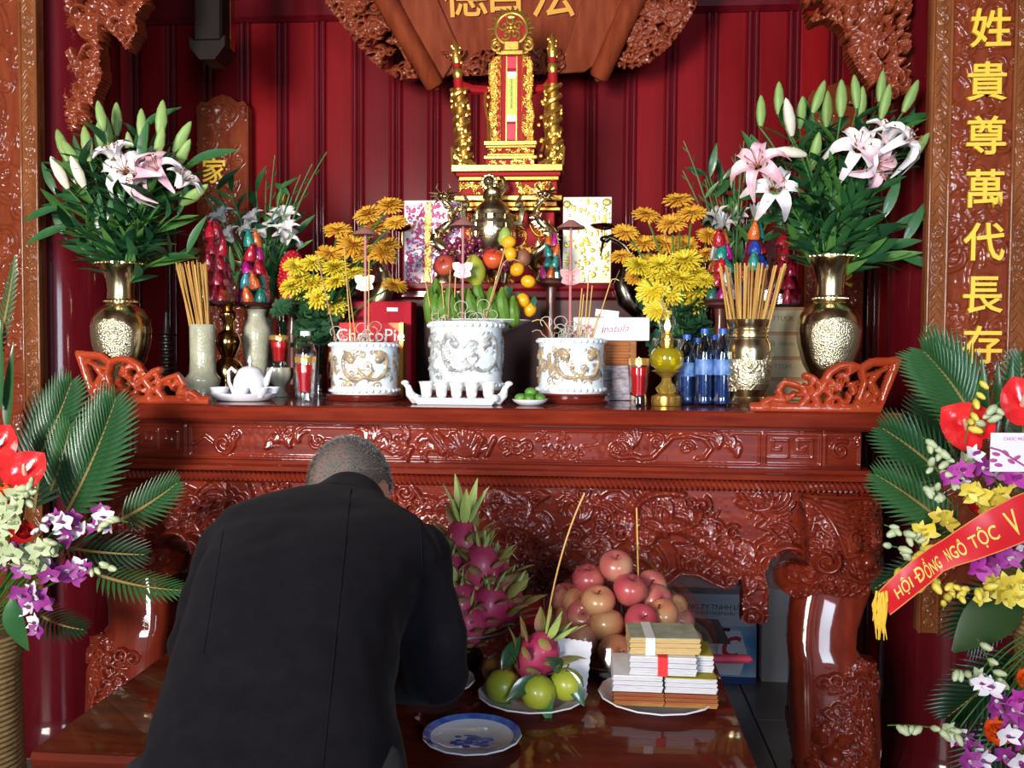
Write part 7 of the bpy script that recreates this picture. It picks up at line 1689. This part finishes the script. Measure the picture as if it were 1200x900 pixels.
orchids([(5, 590, 'g', 1), (18, 598, 'g', 1.1), (10, 606, 'g', 1), (22, 612, 'g', .9), (35, 648, 'g', 1.2), (48, 645, 'g', 1.1), (55, 655, 'g', 1.1), (40, 660, 'g', 1.2), (28, 660, 'g', 1), (60, 648, 'g', .9), (12, 622, 'g', 1), (2, 640, 'g', 1), (14, 650, 'g', 1.1), (46, 668, 'g', 1), (4, 655, 'g', 1.1), (18, 580, 'g', .9)],
        bl, 2.18, ' in the basket stand', 'pale green orchids in the basket stand', 4)
buds([((30, 590), (40, 560), 5, 'g'), ((60, 645), (72, 640), 3, 'g'), ((100, 670), (138, 668), 5, 'g'), ((110, 620), (150, 612), 5, 'g'), ((20, 610), (36, 585), 4, 'g'), ((45, 625), (52, 610), 3, 'w')], bl, 2.17, 'thin spray of pale orchid buds in the basket stand', 'bud sprays in the basket stand', 5)
ROSE = mat('red_rose', (.45, .01, .012), .5); ORNG = mat('orange_red_rose', (.75, .10, .01), .5)
def rose_mesh(m):
    b = MB()
    for ring, (n, rr, el) in enumerate(((8, .030, .3), (7, .024, .8), (6, .017, 1.15), (4, .010, 1.4))):
        for i in range(n):
            a = 2*PI*i/n+ring*.4; b.leaf(rr*1.15, .026, -.6, .2, 5, orient((.006*math.cos(a), .006*math.sin(a), .002*ring), (math.cos(a)*math.cos(el), math.sin(a)*math.cos(el), math.sin(el)), (0, 0, 1)), shape=.6)
    return b.mesh('petals', m)
rs, ro = rose_mesh(ROSE), rose_mesh(ORNG)
for px, py, Y, me, root, lab, s in ((31, 626, 2.17, rs, bl, 'deep red rose under the anthurium in the basket stand', 1.0), (8, 583, 2.2, ro, bl, 'orange red rose at the cropped edge of the basket stand', .9), (1162, 857, 2.12, ro, br, 'orange red rose among the lowest orchids', 1.0), (1199, 797, 2.14, ro, br, 'orange red rose cut by the picture edge', .9), (1142, 592, 2.17, rs, br, 'deep red rose tucked behind the red sash', 1.0)):
    p = at(px, py, Y); t = thing('rose', lab, 'flower', p); link('petals', me, t, orientz((0, 0, 0), (.1, -.9, .4), s)); q = Vector(root)-p; obj('stem', MB().tube(bez((0, .003, 0), (q.x*.3, q.y*.3+.03, q.z*.4), q*.7, 6), .003, 6), STEMG, t)
orchids([(1125, 566, 'p', 1), (1112, 560, 'm', .9), (1150, 548, 'p', 1), (1165, 556, 'p', 1.1), (1188, 562, 'm', 1), (1175, 548, 'w', .9), (1140, 533, 'w', .8), (1128, 552, 'm', .9), (1150, 660, 'm', 1.2), (1138, 655, 'm', 1), (1160, 652, 'm', 1.1), (1182, 655, 'p', 1), (1196, 645, 'p', 1.1), (1145, 668, 'm', 1), (1170, 662, 'p', .9)],
        br, 2.14, ' above and below the sash', 'purple orchids in the sash stand', 6)
orchids([(1145, 582, 'y', 1.1), (1160, 590, 'y', 1.1), (1136, 575, 'y', .9), (1154, 597, 'y', 1), (1108, 612, 'y', 1), (1102, 606, 'y', .8), (1086, 626, 'y', 1), (1078, 622, 'y', .8), (1194, 562, 'y', 1), (1172, 578, 'y', .8), (1182, 688, 'y', 1.2), (1196, 682, 'y', 1.1), (1165, 680, 'y', 1), (1175, 700, 'y', 1), (1190, 702, 'y', 1.1), (1160, 696, 'y', .9), (1150, 702, 'y', .7), (1118, 553, 'g', .9), (1130, 540, 'g', .8)],
        br, 2.15, ' in the sash stand', 'yellow orchids in the sash stand', 7)
orchids([(1165, 820, 'p', 1), (1160, 808, 'w', 1), (1172, 832, 'p', 1.1), (1185, 830, 'p', 1.1), (1196, 820, 'm', 1), (1190, 850, 'p', 1.2), (1180, 862, 'w', 1), (1198, 868, 'p', 1.1), (1130, 868, 'p', 1), (1120, 862, 'w', .9), (1142, 880, 'p', 1), (1150, 890, 'w', 1), (1135, 892, 'p', 1), (1176, 885, 'p', 1), (1195, 892, 'w', 1), (1110, 855, 'g', .8), (1150, 800, 'w', .8), (1146, 792, 'g', .7)],
        br, 2.12, ' low in the sash stand, near the rattan', 'low orchids in the sash stand', 8)
buds([((1125, 575), (1085, 545), 7, 'g'), ((1125, 560), (1080, 512), 8, 'g'), ((1115, 590), (1078, 570), 7, 'g'), ((1090, 650), (1036, 615), 8, 'g'), ((1080, 660), (1040, 640), 6, 'g'), ((1110, 690), (1065, 680), 6, 'y'), ((1120, 680), (1105, 715), 6, 'y'), ((1160, 690), (1120, 700), 6, 'y'), ((1175, 820), (1145, 748), 7, 'g'), ((1140, 865), (1040, 850), 9, 'g'), ((1150, 510), (1172, 470), 5, 'g'), ((1130, 520), (1150, 440), 6, 'y'), ((1100, 640), (1050, 670), 6, 'y'), ((1150, 800), (1115, 785), 5, 'g')], br, 2.12, 'thin spray of yellow green orchid buds in the sash stand', 'bud sprays in the sash stand', 9)
# white card with orchid print
Yc_ = 2.10; pc = at(1185, 530, Yc_); t = thing('greeting_card', 'white greeting card printed with a pink orchid among the flowers', 'card', pc, .1)
k = mpp(Yc_); w0, w1, h0, h1__ = -24*k, 30*k, -22*k, 22*k
obj('card', MB().box(w0, w1, -.0008, .0008, h0, h1__), mat('lilac_white_card', (.70, .66, .78), .6), t, smooth=False)
m = MB().tube([(w0, -.0012, .010), (-.025, -.0012, .004), (0, -.0012, -.012), (.03, -.0012, -.030)], .0022, 5)
for x, z, a in ((-.034, -.004, .2), (-.028, -.028, .1), (-.012, -.002, .8), (0, -.02, .5), (.012, -.012, -.5), (-.04, -.018, 0)): m.ball((0, 0, 0), (.010, .001, .0045), 4, 8, T((x, -.0014, z)) @ Matrix.Rotation(a, 4, 'Y'))
obj('printed_orchid', m, mat('mauve_print', (.38, .06, .22), .6), t)
text('lettering', 'CHÚC MỪNG', .010, mat('red_small_print', (.5, .1, .2), .6), t, T((.012, -.0012, h1__-.012)), .0004)
# red sash with gold lettering
SASH = mat('red_satin', (.55, .006, .012), .35, sheen=.4); SASHT = mat('gold_print', (.85, .55, .12), .4)
t = thing('ribbon_sash', 'red satin sash with gold lettering and fringe hanging over the flowers', 'ribbon')
cen = [(1230, 594, 2.07, 27), (1200, 606, 2.06, 27), (1165, 622, 2.05, 25), (1135, 637, 2.05, 21), (1112, 648, 2.055, 17), (1098, 655, 2.06, 16), (1082, 668, 2.055, 17), (1062, 684, 2.05, 17), (1046, 698, 2.05, 16), (1036, 707, 2.055, 15)]
rowsP = []
for i, (px, py, Y, hw) in enumerate(cen):
    a = at(px-hw*.45, py-hw*.88, Y); b = at(px+hw*.45, py+hw*.88, Y); rowsP.append([a.lerp(b, j/6)+Vector((0, -.006*math.sin(PI*j/6)*math.sin(i*1.1), 0)) for j in range(7)])
fine = []
for i in range(len(rowsP)-1):
    for s_ in range(5): fine.append([rowsP[i][j].lerp(rowsP[i+1][j], s_/5) for j in range(7)])
fine.append(rowsP[-1])
dn = (FW*-1)
back = [[p+Vector((0, .0012, 0)) for p in row_] for row_ in fine]
obj('sash_cloth', MB().grid(fine).grid(back), SASH, t)
e0, e1 = [r_[0]+Vector((0, -.001, 0)) for r_ in fine], [r_[6]+Vector((0, -.001, 0)) for r_ in fine]
obj('gold_piping', MB().tube(e0, .0012, 5).tube(e1, .0012, 5), mat('orange_piping', (.75, .25, .06), .5), t)
def sash_text(s, frac0, frac1, hgt):
    """lettering laid along the sash from the lower end upward"""
    me = text_mesh(s, 1.0, .0, .012); v = np.empty(len(me.vertices)*3, np.float32); me.vertices.foreach_get('co', v); v = v.reshape(-1, 3); x0, x1, z0, z1 = v[:, 0].min(), v[:, 0].max(), v[:, 2].min(), v[:, 2].max(); out = []
    N_ = len(fine)-1
    for x, y, z in v:
        u = frac0+(frac1-frac0)*(x-x0)/(x1-x0); w_ = .5+hgt*(.5-(z-z0)/(z1-z0)); f_ = (1-u)*N_; i = min(N_-1, int(f_)); q = min(5, int(w_*6)); a = fine[i][q].lerp(fine[i][q+1], w_*6-q); b = fine[i+1][q].lerp(fine[i+1][q+1], w_*6-q)
        out.append(tuple(a.lerp(b, f_-i)+Vector((0, -.0022, 0))))
    me.vertices.foreach_set('co', np.array(out, np.float32).ravel()); me.update(); me.materials.clear(); me.materials.append(SASHT); link('gold_lettering', me, t)
sash_text('HỘI', .13, .25, .66); sash_text('D', .285, .33, .52); sash_text('-', .272, .306, .07); sash_text('ỒNG', .335, .46, .74); sash_text('NGÔ', .52, .645, .55); sash_text('TỘC', .67, .785, .60); sash_text('V', .825, .865, .60)
m = MB(); r = random.Random(2); pe = at(1033, 712, 2.055)
for i in range(22):
    a = at(1033+r.uniform(-6, 6), 700+r.uniform(-8, 8), 2.05); m.tube([a, a+Vector((r.uniform(-.012, .006), -.004, -.02)), a+Vector((r.uniform(-.014, .008), 0, -.055-.03*r.random()))], [.003, .003, .001], 5)
o = obj('gold_fringe', m, mat('yellow_fringe', (.75, .45, .04), .6), t); o['kind'] = 'stuff'

# =================================================================== THE MAN BOWING OVER THE BENCH
SUIT = mat('black_suit_cloth', (0.0036, 0.0028, 0.0052), 0.85, spec=0.15, sheen=0.02, col2=(0.0050, 0.0040, 0.0068), nscale=40, bump=0.25, bscale=420)
SKIN = mat('skin', (0.42, 0.19, 0.12), 0.5, col2=(0.48, 0.22, 0.14), nscale=12, sub=0.08)
SHIRT = mat('shirt_collar', (0.30, 0.31, 0.34), 0.7); TROUSER = mat('dark_trouser_cloth', (0.010, 0.010, 0.013), 0.85); SHOE = mat('black_leather', (0.008, 0.007, 0.007), 0.25, coat=0.5)
def remesh(mb, vox, name, m, smooth_it=6, wrinkle=0.0):
    me = bpy.data.meshes.new('shape'); me.from_pydata(mb.v, [], mb.f); me.update(); o = bpy.data.objects.new('shape', me); COL.objects.link(o)
    md = o.modifiers.new('r', 'REMESH'); md.mode = 'VOXEL'; md.voxel_size = vox; md.use_smooth_shade = True
    sm = o.modifiers.new('s', 'SMOOTH'); sm.factor = .5; sm.iterations = smooth_it
    bpy.context.view_layer.update(); out = bpy.data.meshes.new_from_object(o.evaluated_get(bpy.context.evaluated_depsgraph_get()))
    bpy.data.objects.remove(o); out.name = name; out.materials.clear(); out.materials.append(m)
    if wrinkle:
        out.update()
        for v in out.vertices:
            c = v.co; q = noise.noise(Vector((c.x*9+3, c.y*9, c.z*16)))+.5*noise.noise(Vector((c.x*22, c.y*22, c.z*34+7)))
            v.co = c+v.normal*wrinkle*q
    out.polygons.foreach_set('use_smooth', [True]*len(out.polygons)); out.update()
    return out
def ring(c, lat, dep, hw, hd, n=28, e=0.8):
    out = []
    for k in range(n):
        a = 2*PI*k/n; cs, sn = math.cos(a), math.sin(a); f = lambda v: math.copysign(abs(v)**e, v); out.append(c+lat*hw*f(cs)+dep*hd*f(sn))
    return out
secs = [(306, 1075, 1.10, .205, .155), (322, 905, 1.235, .180, .140), (331, 800, 1.34, .166, .130), (347, 720, 1.44, .172, .125), (366, 672, 1.535, .188, .115), (383, 640, 1.605, .212, .100), (398, 619, 1.650, .182, .084), (406, 603, 1.69, .100, .070), (411, 592, 1.715, .060, .060)]
cs_ = [at(a, b, c) for a, b, c, d, e in secs]
def torso(scale=1.0, last=None):
    b = MB(); R_ = []
    n = len(secs)
    for i in range(n):
        t = (cs_[min(i+1, n-1)]-cs_[max(i-1, 0)]).normalized(); lat = Vector((1, .06, .0)); lat = (lat-t*lat.dot(t)).normalized(); dep = t.cross(lat)
        R_.append(ring(cs_[i], lat, dep, secs[i][3]*scale, secs[i][4]*scale))
    b.grid(R_, closev=True); b.f.append(tuple(range(28))[::-1]); b.f.append(tuple((n-1)*28+k for k in range(28))); return b
def limb(b, pts, n=14):
    P = [at(x, y, Y) if y > 5 else Vector((x, y, Y)) for x, y, Y, r in pts]; b.tube([P[0]-(P[1]-P[0])*.01]+P, [pts[0][3]*.8]+[p[3] for p in pts], n)
    b.ball(P[0], pts[0][3]); [b.ball(P[i], pts[i][3]) for i in range(1, len(P)-1)]; return P
larm = [(277, 652, 1.62, .074), (259, 690, 1.565, .063), (234, 757, 1.50, .057), (262, 788, 1.60, .048), (300, 797, 1.70, .039)]
rarm = [(488, 653, 1.655, .068), (490, 690, 1.62, .066), (510, 758, 1.56, .062), (513, 786, 1.545, .058), (492, 795, 1.63, .047), (462, 803, 1.72, .039)]
man = thing('person', 'person seen from behind in black jacket, short grey hair, bowing over the bench', 'person', (at(320, 940, 1.18).x, 1.18, 0.0008))
W0 = man.location.copy(); IW = T(-W0)
jb = torso(1.0); limb(jb, larm); limb(jb, rarm)
jm = remesh(jb, .0105, 'suit_jacket', SUIT, 14, .0050); link('suit_jacket', jm, man, IW)
# head frame
hc = at(410, 579, 1.815); hu = Vector((0.03, .80, .60)).normalized(); hx = Vector((1, -.20, .14)); hx = (hx-hu*hx.dot(hu)).normalized(); hf = hu.cross(hx).normalized()
if hf.z > 0: hf = -hf
HM = Matrix((hx, hf, hu)).transposed().to_4x4(); HM.translation = hc          # local: x right, y face, z crown
bb = torso(.86)
bb.ball((0, -.008, .012), (.074, .095, .100), 14, 20, HM).ball((0, .030, -.055), (.058, .058, .062), 10, 16, HM)   # skull, jaw
bb.tube([HM @ Vector(p) for p in ((0, .088, .018), (0, .104, -.008), (0, .112, -.026), (0, .096, -.034))], [.008, .010, .014, .010], 8)   # nose
for sg in (-1, 1):
    bb.ball((sg*.030, .084, .014), (.016, .012, .010), 6, 10, HM)                # brow and lid
    bb.ball((0, 0, 0), (.007, .021, .034), 8, 12, HM @ T((sg*.079, -.008, -.018)) @ Matrix.Rotation(-sg*.45, 4, 'Z') @ Matrix.Rotation(.15, 4, 'X'))
    bb.ball((0, 0, 0), (.009, .010, .012), 6, 8, HM @ T((sg*.076, -.002, -.046)))
bb.ball((0, .090, -.062), (.024, .010, .006), 6, 10, HM).ball((0, .088, -.072), (.020, .010, .006), 6, 10, HM)     # lips
bb.tube([cs_[-2], cs_[-1], HM @ Vector((0, -.025, -.06)), HM @ Vector((0, -.02, 0))], [.058, .056, .056, .06], 16)  # neck
def hand(b, wrist, dirv, palm_n, sg):
    d = Vector(dirv).normalized(); n = Vector(palm_n); n = (n-d*n.dot(d)).normalized(); s = d.cross(n)*sg; w = Vector(wrist)
    b.tube([w-d*.03, w, w+d*.03, w+d*.065, w+d*.088], [.026, .026, .034, .036, .030], 12)
    for k in range(4):
        L = (.068, .078, .073, .056)[k]; p0 = w+d*.072+s*(.030-.020*k); p = [p0, p0+d*L*.40+n*.002, p0+d*L*.72-n*.006, p0+d*L-n*.018]; b.tube(p, [.0095, .0095, .0085, .006], 8); b.ball(p[-1], .006, 5, 7)
    p0 = w+d*.022+s*.024; p = [p0, p0+d*.028+s*.026-n*.004, p0+d*.052+s*.036-n*.010, p0+d*.070+s*.036-n*.014]; b.tube(p, [.014, .012, .010, .007], 8); b.ball(p[-1], .007, 5, 7)
Pl = limb(bb, [(x, y, Y, r*.80) for x, y, Y, r in larm]); Pr = limb(bb, [(x, y, Y, r*.80) for x, y, Y, r in rarm])
hl_, hr_ = Pl[-1], Pr[-1]
hand(bb, hl_, (.35, .9, (ZB+.052-hl_.z)/.16), (0, 0, 1), 1); hand(bb, hr_, (-.55, .8, (ZB+.052-hr_.z)/.16), (0, 0, 1), -1)
hip = cs_[0]
for sg in (-1, 1):
    j = [Vector((W0.x+sg*.095, 1.16, .86)), Vector((W0.x+sg*.11, 1.235, .48)), Vector((W0.x+sg*.115, 1.17, .09))]
    bb.tube(j, [.082, .055, .040], 12)
bm_ = remesh(bb, .0068, 'body', SKIN, 3); link('body', bm_, man, IW)
tr = MB(); tr.ball(hip+Vector((0, .02, .03)), (.17, .135, .14), 12, 18)
for sg in (-1, 1):
    tr.tube([Vector((W0.x+sg*.085, 1.15, .88)), Vector((W0.x+sg*.11, 1.20, .66)), Vector((W0.x+sg*.112, 1.235, .48)), Vector((W0.x+sg*.115, 1.19, .24)), Vector((W0.x+sg*.115, 1.17, .07))], [.105, .098, .080, .072, .075], 16)
link('trousers', remesh(tr, .012, 'trousers', TROUSER, 4), man, IW)
for sg in (-1, 1):
    x = W0.x+sg*.118; obj('shoe', MB().tube([(x, 1.08, .045), (x, 1.12, .05), (x, 1.20, .05), (x, 1.28, .038), (x, 1.345, .026), (x, 1.36, .022)], [.026, .040, .044, .044, .032, .014], 14).box(x-.042, x+.042, 1.07, 1.355, .0005, .012, .004), SHOE, man, IW)
# collar of the jacket and a sliver of shirt
n = len(secs); t_ = (cs_[-1]-cs_[-3]).normalized(); lat = Vector((1, .06, 0)); lat = (lat-t_*lat.dot(t_)).normalized(); dep = t_.cross(lat); c1 = cs_[-1]
col = MB(); RR = [ring(c1-t_*.040, lat, dep, .098, .078, 30, .9), ring(c1-t_*.012, lat, dep, .076, .070, 30, .9), ring(c1+t_*.016, lat, dep, .066, .066, 30, 1), ring(c1+t_*.017, lat, dep, .060, .060, 30, 1), ring(c1-t_*.02, lat, dep, .058, .058, 30, 1)]
col.grid(RR, closev=True); obj('jacket_collar', col, SUIT, man, IW)
obj('shirt_collar', MB().grid([ring(c1+t_*.004, lat, dep, .058, .058, 30, 1), ring(c1+t_*.020, lat, dep, .0575, .0575, 30, 1), ring(c1+t_*.020, lat, dep, .055, .055, 30, 1)], closev=True), SHIRT, man, IW)
# back seam and the sleeve seams, lying on the cloth
from mathutils.bvhtree import BVHTree
bv = BVHTree.FromPolygons([v.co for v in jm.vertices], [tuple(p.vertices) for p in jm.polygons])
def seam(pix, rad=.0008):
    out = []
    for px, py in pix:
        h = bv.ray_cast(CAM, _ray(px, py).normalized())
        if h[0] is not None: out.append(h[0]+h[1]*.0006)
    if len(out) > 2: obj('seam', MB().tube(out, rad, 5), SUIT, man, IW)
seam([(411-.10*(y-570), y) for y in range(574, 905, 8)])
seam([(262-.0*y-.16*(y-620), y) for y in range(622, 770, 8)])
seam([(492+2.5*math.sin((y-610)/40), y) for y in range(612, 690, 8)])
# hair: close grey crop, thin on the crown
HAIRS = [mat('hair_grey', (.22, .205, .195), .6), mat('hair_dark_grey', (.07, .066, .063), .6), mat('hair_silver', (.50, .48, .46), .6)]
def skull(d, off=1.0): return Vector((d.x*.0755*off, -.008+d.y*.0965*off, .012+d.z*.1015*off))
def hairy(d):
    if d.z > .15: return d.y < .50+.2*d.z
    return d.y < .22-.0 and d.z > -.72 and (d.y < -.05 or d.z > -.25)
P = []; cap = MB(); nu, nv = 26, 40
for i in range(nu+1):
    th = PI*i/nu; row_ = []
    for k in range(nv):
        d = Vector((math.sin(th)*math.cos(2*PI*k/nv), math.sin(th)*math.sin(2*PI*k/nv), math.cos(th))); row_.append(HM @ skull(d, 1.025 if hairy(d) else .93))
    P.append(row_)
cap.grid(P, closev=True); hair = obj('hair', cap, mat('hair_root', (.10, .085, .078), .8, col2=(.15, .10, .085), nscale=30), man, IW)
r = random.Random(6)
for hi, hm in enumerate(HAIRS):
    b = MB(); cnt = 0
    while cnt < (3600, 3000, 2200)[hi]:
        d = Vector((r.gauss(0, 1), r.gauss(0, 1), r.gauss(0, 1))).normalized()
        if not hairy(d): continue
        thin = max(0, 1-((d-Vector((-.1, -.25, .95)).normalized()).length/.55))
        if r.random() < thin*.75: continue
        if hi == 1 and d.x < -.1 and r.random() < .4: continue
        p = skull(d, 1.015); t1_ = Vector((r.uniform(-.25, .25), -.35, -.8)); t1_ = (t1_-d*t1_.dot(d)); e = p+(d*.55+t1_*.75+Vector((r.uniform(-.2, .2), r.uniform(-.2, .2), 0)))*r.uniform(.008, .015); s_ = t1_.cross(d)*.0007
        b.add([HM @ (p-s_), HM @ (p+s_), HM @ e], [(0, 1, 2)]); cnt += 1
    o = obj('hair_strands', b, hm, hair, smooth=False); o['kind'] = 'stuff'
